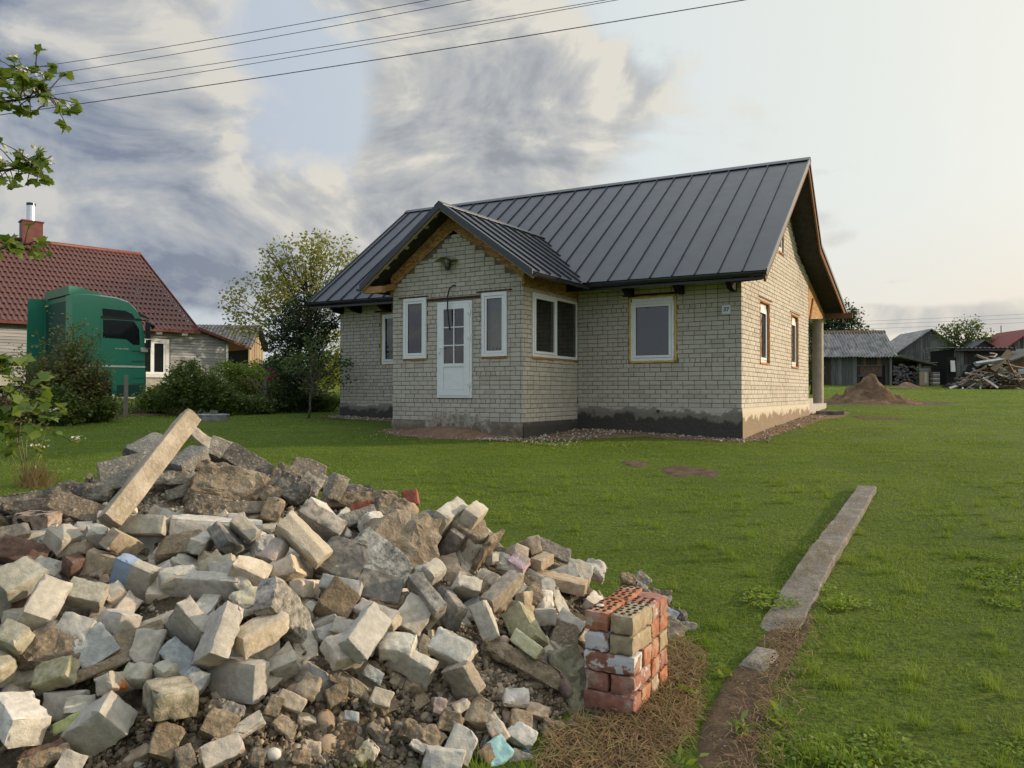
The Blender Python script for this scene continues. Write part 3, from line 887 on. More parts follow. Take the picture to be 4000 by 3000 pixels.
# windows and door ---------------------------------------------------------
def window(w, u0, u1, z0, z1, d0, foam=None, foamw=.04, sashes=1, ext=0.0, thick=.07, sill=None, lintel=None, label=None, fw=.062, sw=.055):
    """d0 = how far the frame front stands in front of (+) or behind (-) the bricks"""
    mb = MB(); r_ = lambda a, b, c, d, da, db: None
    def slab(mb, a, b, c, d, da, db):
        pts = [w.P(u, z, dd) for dd in (da, db) for (u, z) in ((a, c), (b, c), (b, d), (a, d))]
        mb.add(pts, [(0, 1, 2, 3), (7, 6, 5, 4), (0, 4, 5, 1), (1, 5, 6, 2), (2, 6, 7, 3), (3, 7, 4, 0)])
    zt = z1 - ext
    slab(mb, u0, u1, z0, z0 + fw, d0, d0 - thick); slab(mb, u0, u1, zt - fw, zt, d0, d0 - thick)
    slab(mb, u0, u0 + fw, z0 + fw, zt - fw, d0, d0 - thick); slab(mb, u1 - fw, u1, z0 + fw, zt - fw, d0, d0 - thick)
    if ext: slab(mb, u0 + .02, u1 - .02, zt + .004, z1, d0 - .012, d0 - thick)
    if sashes == 2:
        um = (u0 + u1) / 2; slab(mb, um - .04, um + .04, z0 + fw, zt - fw, d0, d0 - thick)
    f = mb.build('window', M_['upvc_white'], house, label=label)
    cells = [(u0 + fw, u1 - fw)] if sashes == 1 else [(u0 + fw, (u0 + u1) / 2 - .04), ((u0 + u1) / 2 + .04, u1 - fw)]
    for ci, (a, b) in enumerate(cells):
        if ci == 0:
            s_ = MB(); q = .006; c, d = z0 + fw + q, zt - fw - q; a2, b2 = a + q, b - q; e0, e1 = d0 - .012, d0 - thick
            if w is walls['gable'] or sashes == 2 or ext or d0 < 0: e0 = d0 + .012
            slab(s_, a2, b2, c, c + sw, e0, e1); slab(s_, a2, b2, d - sw, d, e0, e1)
            slab(s_, a2, a2 + sw, c + sw, d - sw, e0, e1); slab(s_, b2 - sw, b2, c + sw, d - sw, e0, e1)
            s_.build('sash', M_['upvc_white'], f)
            g = (a2 + sw, b2 - sw, c + sw, d - sw)
        else:
            g = (a, b, z0 + fw, zt - fw)
        k = MB(); e = d0 - .03
        for (p, q2, r2, s2) in ((g[0], g[1], g[2], g[2] + .008), (g[0], g[1], g[3] - .008, g[3]), (g[0], g[0] + .008, g[2], g[3]), (g[1] - .008, g[1], g[2], g[3])):
            slab(k, p, q2, r2, s2, e + .008, e)
        k.build('gasket', M_['black_rubber'], f)
        p = MB(); p.quad(w.P(g[0], g[2], e), w.P(g[1], g[2], e), w.P(g[1], g[3], e), w.P(g[0], g[3], e))
        p.build('pane', M_['window_glass'], f)
    for uu in np.linspace(u0 + .15, u1 - .15, 2):
        pass
    if foam:
        fm = MB(); rr = random.Random(int(u0 * 100))
        def bead(pts, rad):
            fm.tube(pts, [rad * rr.uniform(.75, 1.25) for _ in pts], 6)
        n = 22
        if foam in ('all', 'gable'):
            for uu in (u0 - foamw * .5, u1 + foamw * .5):
                bead([w.P(uu + rr.uniform(-.008, .008), z0 - .03 + (z1 - z0 + .06) * i / n, -.012 + rr.uniform(-.004, .004)) for i in range(n + 1)], foamw * .62)
            bead([w.P(u0 - .02 + (u1 - u0 + .04) * i / 14, z1 + foamw * .4 + rr.uniform(-.008, .008), -.012) for i in range(15)], foamw * .6)
        bead([w.P(u0 - .02 + (u1 - u0 + .04) * i / 14, z0 - foamw * .55 + rr.uniform(-.006, .006), -.010) for i in range(15)], foamw * .6)
        fm.build('foam_seal', M_['foam_yellow' if foam == 'all' else 'foam_orange'], f, smooth=True)
    if lintel:
        lm = MB(); a, b, z, h = lintel
        pts = [w.P(u, zz, dd) for dd in (.012, -.05) for (u, zz) in ((a, z), (b, z), (b, z + h), (a, z + h))]
        lm.add(pts, [(0, 1, 2, 3), (7, 6, 5, 4), (0, 4, 5, 1), (1, 5, 6, 2), (2, 6, 7, 3), (3, 7, 4, 0)])
        lm.build('steel_lintel', M_['rusty_lintel'], f)
    return f
wr = walls['main_right']; wl = walls['main_left']; wf = walls['porch_front']; wp = walls['porch_right']; wg = walls['gable']
win_main = window(wr, A_ - 2.53, A_ - 1.495, 1.055, 2.495, -.004, 'all', .052, ext=.085, lintel=(A_ - 2.72, A_ - 1.26, 2.548, .035), label='large window ringed with yellow foam')
window(wl, LH - 10.09, LH - 9.05, 1.13, 2.53, -.02, 'all', .03, lintel=(LH - 10.33, LH - 8.9, 2.60, .045))
win_l = window(wf, B_ - 7.115, B_ - 6.455, 1.105, 2.50, .035, 'bottom', .05, lintel=(B_ - 7.28, B_ - 6.40, 2.512, .03), fw=.07, sw=.05)
win_r = window(wf, B_ - 4.925, B_ - 4.285, 1.105, 2.49, .035, 'bottom', .05, lintel=(B_ - 5.06, B_ - 4.16, 2.512, .03), fw=.07, sw=.05)
window(wp, P_ - 2.215, P_ - .065, 1.105, 2.495, .02, 'bottom', .05, sashes=2)
window(wg, 1.70, 2.62, 1.045, 2.47, -.055, 'gable', .05, ext=.12, lintel=(1.52, 2.92, 2.55, .03))
window(wg, 5.33, 6.24, 1.06, 2.46, -.055, 'gable', .05, ext=.12, lintel=(5.12, 6.5, 2.53, .03))
window(wg, 3.74, 4.31, 3.99, 4.93, -.04, 'bottom', .05)
# lace curtain behind the right porch window, stair string behind the left one
cv = MB(); vs = []; nu, nz = 26, 6
for j in range(nz + 1):
    for i in range(nu + 1):
        u = B_ - 4.86 + .50 * i / nu; zz = 2.42 - (1.16 + .05 * math.sin(i * 1.4)) * j / nz
        vs.append(wf.P(u, zz, -.10 + .018 * math.sin(i * 1.35)))
cv.add(vs, [(j * (nu + 1) + i, j * (nu + 1) + i + 1, (j + 1) * (nu + 1) + i + 1, (j + 1) * (nu + 1) + i) for j in range(nz) for i in range(nu)])
cv.build('lace_curtain', M_['lace_cloth'], win_r, smooth=True)
st = MB(); st.bar(wf.P(.25, 1.95, -.7), wf.P(2.15, .75, -1.2), .05, .16); st.build('stair_string', M_['timber_brown'], house)
# door
DM = MB()
def dslab(mb, a, b, c, d, da, db):
    pts = [wf.P(u + B_, z, dd) for dd in (da, db) for (u, z) in ((a, c), (b, c), (b, d), (a, d))]
    mb.add(pts, [(0, 1, 2, 3), (7, 6, 5, 4), (0, 4, 5, 1), (1, 5, 6, 2), (2, 6, 7, 3), (3, 7, 4, 0)])
x0, x1, z0, z1 = -6.132, -5.186, .203, 2.362
for (a, b, c, d) in ((x0, x1, z1 - .045, z1), (x0, x1, z0, z0 + .045), (x0, x0 + .045, z0 + .045, z1 - .045), (x1 - .045, x1, z0 + .045, z1 - .045)):
    dslab(DM, a, b, c, d, .03, -.06)
frame = DM.build('door_frame', M_['upvc_white'], house)
LM_ = MB(); a0, a1, c0, c1 = x0 + .05, x1 - .05, z0 + .05, z1 - .05
gx0, gx1, gz0, gz1 = -5.945, -5.388, .972, 2.188
for (a, b, c, d) in ((a0, gx0, c0, c1), (gx1, a1, c0, c1), (gx0, gx1, gz1, c1), (gx0, gx1, .90, gz0), (gx0, gx1, c0, .38)):
    dslab(LM_, a, b, c, d, .042, -.02)
leaf = LM_.build('door', M_['upvc_white'], house)
pm = MB(); dslab(pm, gx0 + .012, gx1 - .012, .392, .888, .030, .0); dslab(pm, gx0, gx1, .38, .90, .018, .0); pm.build('door_panel', M_['upvc_white'], leaf)
for i in range(2):
    for j in range(3):
        a = gx0 + (gx1 - gx0) * i / 2; b = gx0 + (gx1 - gx0) * (i + 1) / 2; c = gz0 + (gz1 - gz0) * j / 3; d = gz0 + (gz1 - gz0) * (j + 1) / 3
        p = MB(); p.quad(wf.P(a + B_, c, .012), wf.P(b + B_, c, .012), wf.P(b + B_, d, .012), wf.P(a + B_, d, .012)); p.build('pane', M_['window_glass'], leaf)
gb = MB(); xm = (gx0 + gx1) / 2; dslab(gb, xm - .012, xm + .012, gz0, gz1, .036, .005)
for j in (1, 2):
    zz = gz0 + (gz1 - gz0) * j / 3; dslab(gb, gx0, xm - .012, zz - .012, zz + .012, .036, .005); dslab(gb, xm + .012, gx1, zz - .012, zz + .012, .036, .005)
gb.build('glazing_bar', M_['upvc_white'], leaf)
hb = MB(); dslab(hb, -6.06, -6.02, 1.19, 1.37, .055, .04); hb.tube([wf.P(B_ - 6.04, 1.318, .05), wf.P(B_ - 6.04, 1.318, .085), wf.P(B_ - 5.925, 1.318, .085)], .010, 8); hb.build('door_handle', M_['upvc_white'], leaf)
kb = MB(); dslab(kb, -6.046, -6.034, 1.195, 1.225, .058, .05); kb.build('keyhole', M_['black_rubber'], leaf)
for zz in (.52, 1.55, 2.1):
    hm = MB(); dslab(hm, x1 - .105, x1 - .03, zz - .02, zz + .02, .06, .03); hm.tube([wf.P(B_ + x1 - .035, zz - .06, .055), wf.P(B_ + x1 - .035, zz + .06, .055)], .014, 8); hm.build('hinge', M_['upvc_white'], leaf)
lm = MB(); dslab(lm, -6.45, -4.97, 2.402, 2.46, .012, -.06); lm.build('steel_lintel', M_['rusty_lintel'], house)

# main roof ------------------------------------------------------------------
def lerp(a, b, t): return a + (b - a) * t
seams = [.69]
for k in range(30):
    x = .19 - k * .5 if .19 - k * .5 > -3.4 else seams[-1] - (.5 + .002 * (k - 7))
    if x < -12.2: break
    seams.append(x)
seams.append(-12.34)
def fpt(x, t):
    s_ = (x - eR.x) / (eL.x - eR.x)
    return lerp(lerp(eR, eL, s_), lerp(rR, rL, s_), t)
fn_ = (rR - eR).cross(eL - eR).normalized()
if fn_.z < 0: fn_ = -fn_
rp = random.Random(3)
for i in range(len(seams) - 1):
    xa, xb = seams[i], seams[i + 1]
    mb = MB(); nt = 8
    tops = []
    for t in range(nt + 1):
        tt = t / nt
        for q in range(5):
            p = fpt(lerp(xa - .001, xb + .001, q / 4), tt)
            wv = .004 * noise.noise(Vector((p.x * 1.5, p.y * 1.2, i * 1.7))) if 0 < q < 4 else 0
            tops.append(p + fn_ * wv)
    mb.add(tops, [(t * 5 + q, (t + 1) * 5 + q, (t + 1) * 5 + q + 1, t * 5 + q + 1) for t in range(nt) for q in range(4)])
    if i:
        a, b = fpt(xa, -.001), fpt(xa, .985)
        mb.bar(a + fn_ * .017, b + fn_ * .017, .016, .034, up=fn_)
    mb.build('roof_panel', M_['roof_metal'], house)
# ridge cap, rakes, deck
mb = MB(); n_ = 10
for sgn, side in ((1, eR - rR), (-1, kR - rR)):
    d = side.normalized()
    for (a, b) in (((rR + Vector((.01, 0, 0))), (rL - Vector((.01, 0, 0)))),):
        dl = (eL - rL).normalized() if sgn > 0 else (kL - rL).normalized()
        up = Vector((0, 0, .045))
        mb.prism([a + up, b + up, b + up + dl * .17 + Vector((0, 0, .0)), a + up + d * .17], (0, 0, -.012))
mb.build('ridge_cap', M_['trim_metal'], house)
def rake(pts, inner, mname, name, h=.12, w=.03):
    mb = MB()
    for a, b in zip(pts[:-1], pts[1:]):
        a, b = Vector(a), Vector(b); off = Vector((inner * w, 0, 0)); dn = Vector((0, 0, -h)); up = Vector((0, 0, .03))
        mb.prism([a + up, b + up, b + dn, a + dn], off)
    return mb.build(name, M_[mname], house)
rake([eR, rR], -1, 'trim_metal', 'rake_trim'); rake([rR, kR, tR], -1, 'trim_metal', 'rake_trim', .07); rake([eL, rL, kL, tL], 1, 'trim_metal', 'rake_trim')
# rear slopes
mb = MB(); 
for (a, b, c, d) in ((rR, kR, kL, rL), (kR, tR, tL, kL)):
    for i in range(24): f, g = i / 24, (i + 1) / 24; mb.quad(lerp(a, d, f), lerp(b, c, f), lerp(b, c, g), lerp(a, d, g))
mb.build('rear_roof', M_['roof_metal'], house)
# timber under the roof edge at the right gable
def off(p, dz, dx=0): return Vector((p.x + dx, p.y, p.z + dz))
mb = MB()
for a, b in ((eR, rR), (rR, kR), (kR, tR)):
    mb.bar(off(a, -.17, -.055), off(b, -.17, -.055), .045, .15)
    mb.bar(off(a, -.13, -.30), off(b, -.13, -.30), .09, .035)
mb.build('barge_rafter', M_['timber_brown'], house)
mb = MB()
for a, b, n in ((eR, rR, 16), (rR, kR, 10), (kR, tR, 15)):
    for i in range(n):
        p = lerp(a, b, (i + .5) / n)
        mb.box(p.x - .70, p.x - .035, p.y - .03, p.y + .03, p.z - .085, p.z - .05)
mb.build('batten', M_['timber_pale'], house, kind='stuff')
mb = MB(); I = -.0
for a, b in ((eR, rR), (rR, kR), (kR, tR)):
    mb.quad(off(a, -.20, -.10), off(b, -.20, -.10), Vector((-.03, b.y, b.z - .22)), Vector((-.03, a.y, a.z - .22)))
for (a, b, c, d) in ((eR, rR, rL, eL), (rR, kR, kL, rL), (kR, tR, tL, kL)):
    for i in range(12): f, g = i / 12, (i + 1) / 12; mb.quad(off(lerp(a, d, f), -.07), off(lerp(b, c, f), -.07), off(lerp(b, c, g), -.07), off(lerp(a, d, g), -.07))
mb.build('roof_membrane', M_['roof_membrane'], house)
# eaves board, rafter ends and gutters along the front
def gutter(name, a, b, r=.062, out=Vector((0, -1, 0))):
    a, b = Vector(a), Vector(b); t = (b - a).normalized(); n = out; vs = []; fs = []; K_ = 9
    for p in (a, b):
        for (rr) in (r, r - .006):
            for k in range(K_):
                an = math.pi * k / (K_ - 1)
                vs.append(p + n * (-math.cos(an) * rr) + Vector((0, 0, -math.sin(an) * rr)))
    for k in range(K_ - 1):
        fs += [(k, k + 1, 2 * K_ + k + 1, 2 * K_ + k), (K_ + k + 1, K_ + k, 3 * K_ + k, 3 * K_ + k + 1)]
    fs += [(0, K_, 3 * K_, 2 * K_), (K_ - 1, 3 * K_ - 1, 4 * K_ - 1, 2 * K_ - 1), tuple(range(K_)), tuple(2 * K_ + k for k in range(K_ - 1, -1, -1))]
    mb = MB(); mb.add(vs, fs)
    L = (b - a).length; k = 0
    while k * .8 + .25 < L:
        p = a + t * (k * .8 + .25); mb.bar(p + n * .07 + Vector((0, 0, .012)), p - n * .09 + Vector((0, 0, .03)), .022, .006); k += 1
    return mb.build(name, M_['gutter_metal'], house, smooth=True, angle=40)
gutter('gutter', (.70, -.755, 2.755), (-3.30, -.755, 2.785)); gutter('gutter', (-7.95, -.72, 2.85), (-12.36, -.70, 2.89))
mb = MB()
mb.prism([(.66, -.665, 2.80), (-12.3, -.62, 2.93), (-12.3, -.62, 2.76), (.66, -.665, 2.63)], (0, .025, 0))
mb.quad((.66, -.64, 2.645), (-12.3, -.60, 2.775), (-12.3, 0, 2.83), (.66, 0, 2.73))
mb.build('eaves_board', M_['gutter_metal'], house)
for x in (-.16, -1.31, -2.5, -8.6, -9.8, -10.9, -11.6):
    mb = MB(); mb.prism([(x - .06, -.50, 2.66 + .01 * -x), (x - .06, .02, 2.70 + .01 * -x), (x - .06, .02, 2.50 + .01 * -x), (x - .06, -.30, 2.53 + .01 * -x)], (.12, 0, 0)); mb.build('rafter_end', M_['black_wood'], house)

# porch roof -------------------------------------------------------------------
PXm = -5.676; PF = -3.185
pr0 = Vector((PXm, PF, 4.452)); pr1 = Vector((PXm, 2.3, 4.53))
pe = {1: (Vector((-3.335, PF, 2.775)), Vector((-3.32, .6, 2.80))), -1: (Vector((-7.985, PF, 2.80)), Vector((-8.0, .6, 2.86)))}
for sg in (1, -1):
    e0, e1 = pe[sg]; n = (pr1 - pr0).cross(e0 - pr0).normalized()
    if n.z < 0: n = -n
    ys = [PF]; y = -2.83 - .01
    while y < 2.3: ys.append(y); y += .4785
    def pp(y, t):
        a = lerp(pr0, pr1, (y - PF) / (2.3 - PF)); b = lerp(e0, e1, (y - PF) / (.6 - PF)); return lerp(a, b, t)
    def tmax(y):     # stop just behind the main slope
        lo = 1.0
        for q in range(41):
            p = pp(y, q / 40); zm = 2.83 + (p.y + .70) * .7265
            if p.z > zm - .12: return 1.0 if q == 0 or True else lo
        return 0
    for i in range(len(ys) - 1):
        ya, yb = ys[i], ys[i + 1]
        if pp(yb, 0).z < 2.83 + (yb + .7) * .7265 - .5: continue
        mb = MB(); K2 = 6
        def lim(y):
            t_ = 1.0
            p1 = pp(y, 1.0)
            if p1.z > 2.83 + (p1.y + .7) * .7265 - .05: return 1.0
            lo, hi = 0.0, 1.0
            for _ in range(20):
                md = (lo + hi) / 2; p = pp(y, md)
                if p.z > 2.83 + (p.y + .7) * .7265 - .05: lo = md
                else: hi = md
            return lo
        la, lb = lim(ya), lim(yb)
        tp = []
        for q in range(K2 + 1):
            for (y, l) in ((ya + .001, la), (yb - .001, lb)): tp.append(pp(y, l * q / K2))
        mb.add(tp, [(2 * q, 2 * q + 1, 2 * q + 3, 2 * q + 2) for q in range(K2)])
        if i: mb.bar(pp(ya, .02) + n * .018, pp(ya, la * .985) + n * .018, .018, .036, up=n)
        mb.build('roof_panel', M_['roof_metal'], house)
    # rake trim at the porch front
    mb = MB(); dn = Vector((0, 0, -.125)); upv = Vector((0, 0, .035))
    mb.prism([pr0 + upv, e0 + upv, e0 + dn, pr0 + dn], (0, .025, 0)); mb.prism([pr0 + upv, e0 + upv, e0 + upv + Vector((0, .12, .0)), pr0 + upv + Vector((0, .12, 0))], (0, 0, -.006))
    mb.build('rake_trim', M_['trim_metal'], house)
    # boards, battens and membrane under the overhang
    mb = MB(); mb.quad(off(pr0, -.10), off(e0, -.10), Vector((e0.x, -P_, e0.z - .10)), Vector((pr0.x, -P_, pr0.z - .10))); mb.quad(off(pr0, -.03), off(e0, -.03), Vector((e0.x, .4, e0.z - .03)), Vector((pr0.x, .4, pr0.z - .03)))
    mb.build('roof_membrane', M_['roof_membrane'], house)
    mb = MB(); d = (e0 - pr0)
    for q in range(8):
        p = pr0 + d * ((q + .6) / 8.2); a = p + Vector((0, .03, -.135)); mb.bar(a, a + Vector((0, .17 if q % 2 else .11, 0)), .075, .03, up=n)
    mb.bar(off(pr0, -.12) + Vector((0, .06, 0)), off(e0, -.12) + Vector((0, .06, 0)), .04, .06)
    mb.build('batten', M_['timber_pale'], house)
# ridge cap of the porch
mb = MB()
for sg in (1, -1):
    d = (pe[sg][0] - pr0).normalized()
    a, b = pr0 + Vector((0, -.01, .045)), Vector((PXm, 1.95, 4.57))
    mb.prism([a, b, b + d * .15, a + d * .15], (0, 0, -.012))
mb.build('ridge_cap', M_['trim_metal'], house)
gutter('gutter', (-3.27, -3.16, 2.72), (-3.27, -.72, 2.745), out=Vector((1, 0, 0))); gutter('gutter', (-8.05, -3.16, 2.745), (-8.05, -.72, 2.80), out=Vector((-1, 0, 0)))
# valley flashing
for sg, (vb) in ((1, (-3.34, -.66, 2.835)), (-1, (-8.0, -.66, 2.88))):
    mb = MB(); a = Vector(vb); b = Vector((PXm, 1.93, 4.60)); d = Vector((sg, 0, 0)) * .11
    mb.prism([a + Vector((0, 0, .012)), b + Vector((0, 0, .010)), b + d + Vector((0, 0, .012)), a + d + Vector((0, 0, .014))], (0, 0, .006)); mb.build('valley_flashing', M_['trim_metal'], house)
# OSB strips over the porch gable bricks and over the side window
def band(x0_, x1_, top, bot, th=.022):
    pts = [(x, -P_ - .004, z) for x, z in ((x0_, top(x0_)), (x1_, top(x1_)), (x1_, bot(x1_)), (x0_, bot(x0_)))]
    mb = MB(); mb.prism(pts, (0, -th, 0)); return mb.build('osb_board', M_['osb_board'], house)
ut = lambda x: 4.452 - .08 - abs(x - PXm) * .716
lb_ = lambda x: 3.955 - abs(x + 5.70) * .665 + .0
band(-7.49, -5.70, ut, lb_); band(-5.698, -3.88, ut, lb_)
mb = MB(); mb.box(-A_ - .02, -A_ + .02, -2.625, -.005, 2.575, 2.90); mb.build('osb_board', M_['osb_board'], house)
mb = MB(); mb.box(-A_ + .022, -A_ + .04, -2.63, -2.44, 2.60, 2.98); mb.build('osb_board', M_['osb_board'], house)
mb = MB(); mb.box(-7.52, -7.46, -2.62, -2.58, 2.62, 3.05); mb.build('osb_board', M_['osb_board'], house)
mb = MB(); mb.box(-7.94, -7.38, -3.10, -2.98, 2.63, 2.775); mb.build('timber_beam', M_['timber_orange'], house)
mb = MB(); mb.bar((-7.44, -3.04, 2.70), (-7.40, -2.50, 2.86), .10, .14); mb.build('timber_beam', M_['timber_orange'], house)
# rear porch: column, platform, boarded beam, purlin end
mb = MB(); mb.lathe([(.172, -.02), (.172, 1.2), (.170, 2.76)], 28, Matrix.Translation((-.185, 10.72, 0))); mb.lathe([(0, 2.76), (.17, 2.76)], 28, Matrix.Translation((-.185, 10.72, 0)))
mb.build('porch_column', M_['column_render'], house, smooth=True, angle=50)
mb = MB(); mb.box(-4.0, -.005, WH + .002, 11.25, -.9, -.03); mb.box(-4.0, -.02, WH + .004, 8.75, -.03, .15); mb.build('porch_platform', M_['concrete_pale'], house)
mb = MB(); mb.prism([(.0, WH + .02, 3.85), (.0, 10.95, 2.95), (.0, 10.95, 2.82), (.0, WH + .02, 2.57)], (-.035, 0, 0)); mb.build('osb_board', M_['osb_board'], house)
mb = MB(); mb.prism([(-.04, WH + .02, 2.57), (-.04, 10.9, 2.82), (-.34, 10.9, 2.82), (-.34, WH + .02, 2.57)], (0, 0, .04)); mb.build('osb_board', M_['timber_orange'], house)
mb = MB(); mb.box(-4.2, .86, 10.90, 11.02, 2.815, 2.985); mb.build('timber_beam', M_['timber_brown'], house)
mb = MB(); mb.tube([(.03, 8.0, 2.55), (.03, 8.55, 3.25)], .035, 6); mb.build('loose_batten', M_['timber_orange'], house)
mb = MB(); mb.tube([(-1.9 - .25 + .29, -.02, -.09), (-1.86, -.05, -.09)], .035, 10); mb.build('vent_pipe', M_['gutter_metal'], house)

# things fixed to the house
Hp = lambda x, y, z: HM @ Vector((x, y, z))
sg_ = empty('number_sign', Hp(-.32, -.012, 2.124), PSI, 'small white house number sign reading 37 near the right corner', 'sign')
mb = MB(); mb.box(-.1, .1, -.012, 0, -.104, .104); mb.build('sign_plate', M_['sign_plate'], sg_)
mb = MB(); 
for (a, b, c, d) in ((-.097, .097, .094, .100), (-.097, .097, -.100, -.094), (-.097, -.091, -.094, .094), (.091, .097, -.094, .094)): mb.box(a, b, -.0145, -.0125, c, d)
mb.build('sign_border', M_['sign_border'], sg_)
fc = bpy.data.curves.new('sign_digits', 'FONT'); fc.body = '37'; fc.size = .125; fc.align_x = 'CENTER'; fc.align_y = 'CENTER'; fc.extrude = .001; fc.offset = .0035; fc.materials.append(M_['sign_digits'])
fo_ = bpy.data.objects.new('sign_digits', fc); COL.objects.link(fo_); bpy.context.view_layer.update()
dm_ = bpy.data.meshes.new_from_object(fo_.evaluated_get(bpy.context.evaluated_depsgraph_get())); bpy.data.objects.remove(fo_)
if not dm_.materials: dm_.materials.append(M_['sign_digits'])
o = link('sign_digits', dm_, sg_); o.location = (0, -.0145, 0); o.rotation_euler = (R(90), 0, 0)
lp = empty('wall_lamp', Hp(-5.80, -P_, 3.2), PSI, 'old enamel wall lamp with a curved shade above the porch door', 'lamp')
mb = MB(); vs = []; 
for j in range(5):
    for i in range(13):
        a = (i / 12 - .5); vs.append((a * .50, -.02 - .24 * j / 4, .135 - .30 * a * a - .035 * (j / 4) ** 2 + .02))
mb.add(vs, [(j * 13 + i, j * 13 + i + 1, (j + 1) * 13 + i + 1, (j + 1) * 13 + i) for j in range(4) for i in range(12)])
mb.add([(x, y, z - .012) for x, y, z in vs], [(j * 13 + i, (j + 1) * 13 + i, (j + 1) * 13 + i + 1, j * 13 + i + 1) for j in range(4) for i in range(12)])
mb.build('lamp_shade', M_['lamp_shade_enamel'], lp, smooth=True, angle=40)
mb = MB(); mb.lathe([(.0, .12), (.055, .11), (.065, .05), (.06, .02)], 14, Matrix.Translation((.02, -.12, 0))); mb.box(-.01, .05, -.10, .0, .04, .10); mb.build('lamp_body', M_['lamp_shade_enamel'], lp, smooth=True, angle=40)
mb = MB(); mb.lathe([(.055, .02), (.058, -.06), (.045, -.12), (0, -.145)], 14, Matrix.Translation((.02, -.12, 0))); mb.build('lamp_glass', M_['lamp_glass'], lp, smooth=True)
mb = MB()
for k in range(6):
    a = k * math.pi / 3; c, s = math.cos(a), math.sin(a)
    mb.tube([(.02 + c * .066, -.12 + s * .066, .02), (.02 + c * .066, -.12 + s * .066, -.08), (.02 + c * .03, -.12 + s * .03, -.16)], .005, 5)
mb.build('lamp_cage', M_['gutter_metal'], lp)
mb = MB(); mb.tube([Hp(-5.67 + x, -P_ - y, z) for x, y, z in ((.03, -.03, 2.715), (0, .06, 2.715), (-.07, .10, 2.64), (-.115, .11, 2.48), (-.12, .10, 2.2), (-.10, .09, 1.95), (-.06, .085, 1.71))], .016, 7)
o = mb.build('loose_cable', M_['black_rubber'], smooth=True); props(o, 'black cable hanging out of the wall in front of the white door', 'cable')
mb = MB(); mb.box(-.36, .36, -.2, .2, 0, .13); mb.box(-.33, .33, -.17, .17, -.07, 0)
o = mb.build('loose_slab', M_['asbestos_dark']); o.matrix_world = Matrix.Translation(Hp(.50, 8.55, -.37)) @ Matrix.Rotation(PSI + .4, 4, 'Z'); props(o, 'loose concrete step slab lying before the back porch', 'slab')

# ------------------------------------------------------------------ plants
def leaf_arrays(P, size, rs, flat=.35, up=None, asp=.6):
    """P (N,3) leaf positions -> folded rhombus leaves"""
    n = len(P); d = rs.normal(size=(n, 3)); d[:, 2] *= .6; d /= np.linalg.norm(d, axis=1)[:, None]
    nn = rs.normal(size=(n, 3)); nn[:, 2] += flat * 2
    s = np.cross(d, nn); s /= np.linalg.norm(s, axis=1)[:, None] + 1e-9; nn = np.cross(s, d)
    L = size * rs.uniform(.6, 1.35, n)[:, None]; w = L * asp * .5
    a = P - d * L * .5; t = P + d * L * .5; m = P + d * L * .02 + nn * L * .14
    V = np.stack([a, m + s * w - nn * L * .1, t, m - s * w - nn * L * .1], 1).reshape(-1, 3)
    F = np.arange(4 * n).reshape(n, 4)
    return V, F
def crown_points(blobs, tips, per, spread, rs, shell=.45):
    """clumpy points: tips inside ellipsoids, leaves round every tip"""
    T = []
    wts = np.array([b[3] * b[4] * b[5] for b in blobs]) ** .7; wts = wts / wts.sum()
    for b, w in zip(blobs, wts):
        k = max(3, int(tips * w)); d = rs.normal(size=(k, 3)); d /= np.linalg.norm(d, axis=1)[:, None]
        r = rs.uniform(shell ** 3, 1, k) ** (1 / 3)
        T.append(np.array(b[:3]) + d * r[:, None] * np.array(b[3:6]))
    T = np.concatenate(T)
    c = rs.integers(int(per * .5), int(per * 1.5) + 1, len(T))
    P = np.repeat(T, c, axis=0) + rs.normal(size=(c.sum(), 3)) * spread * np.array([1, 1, .8])
    return T, P
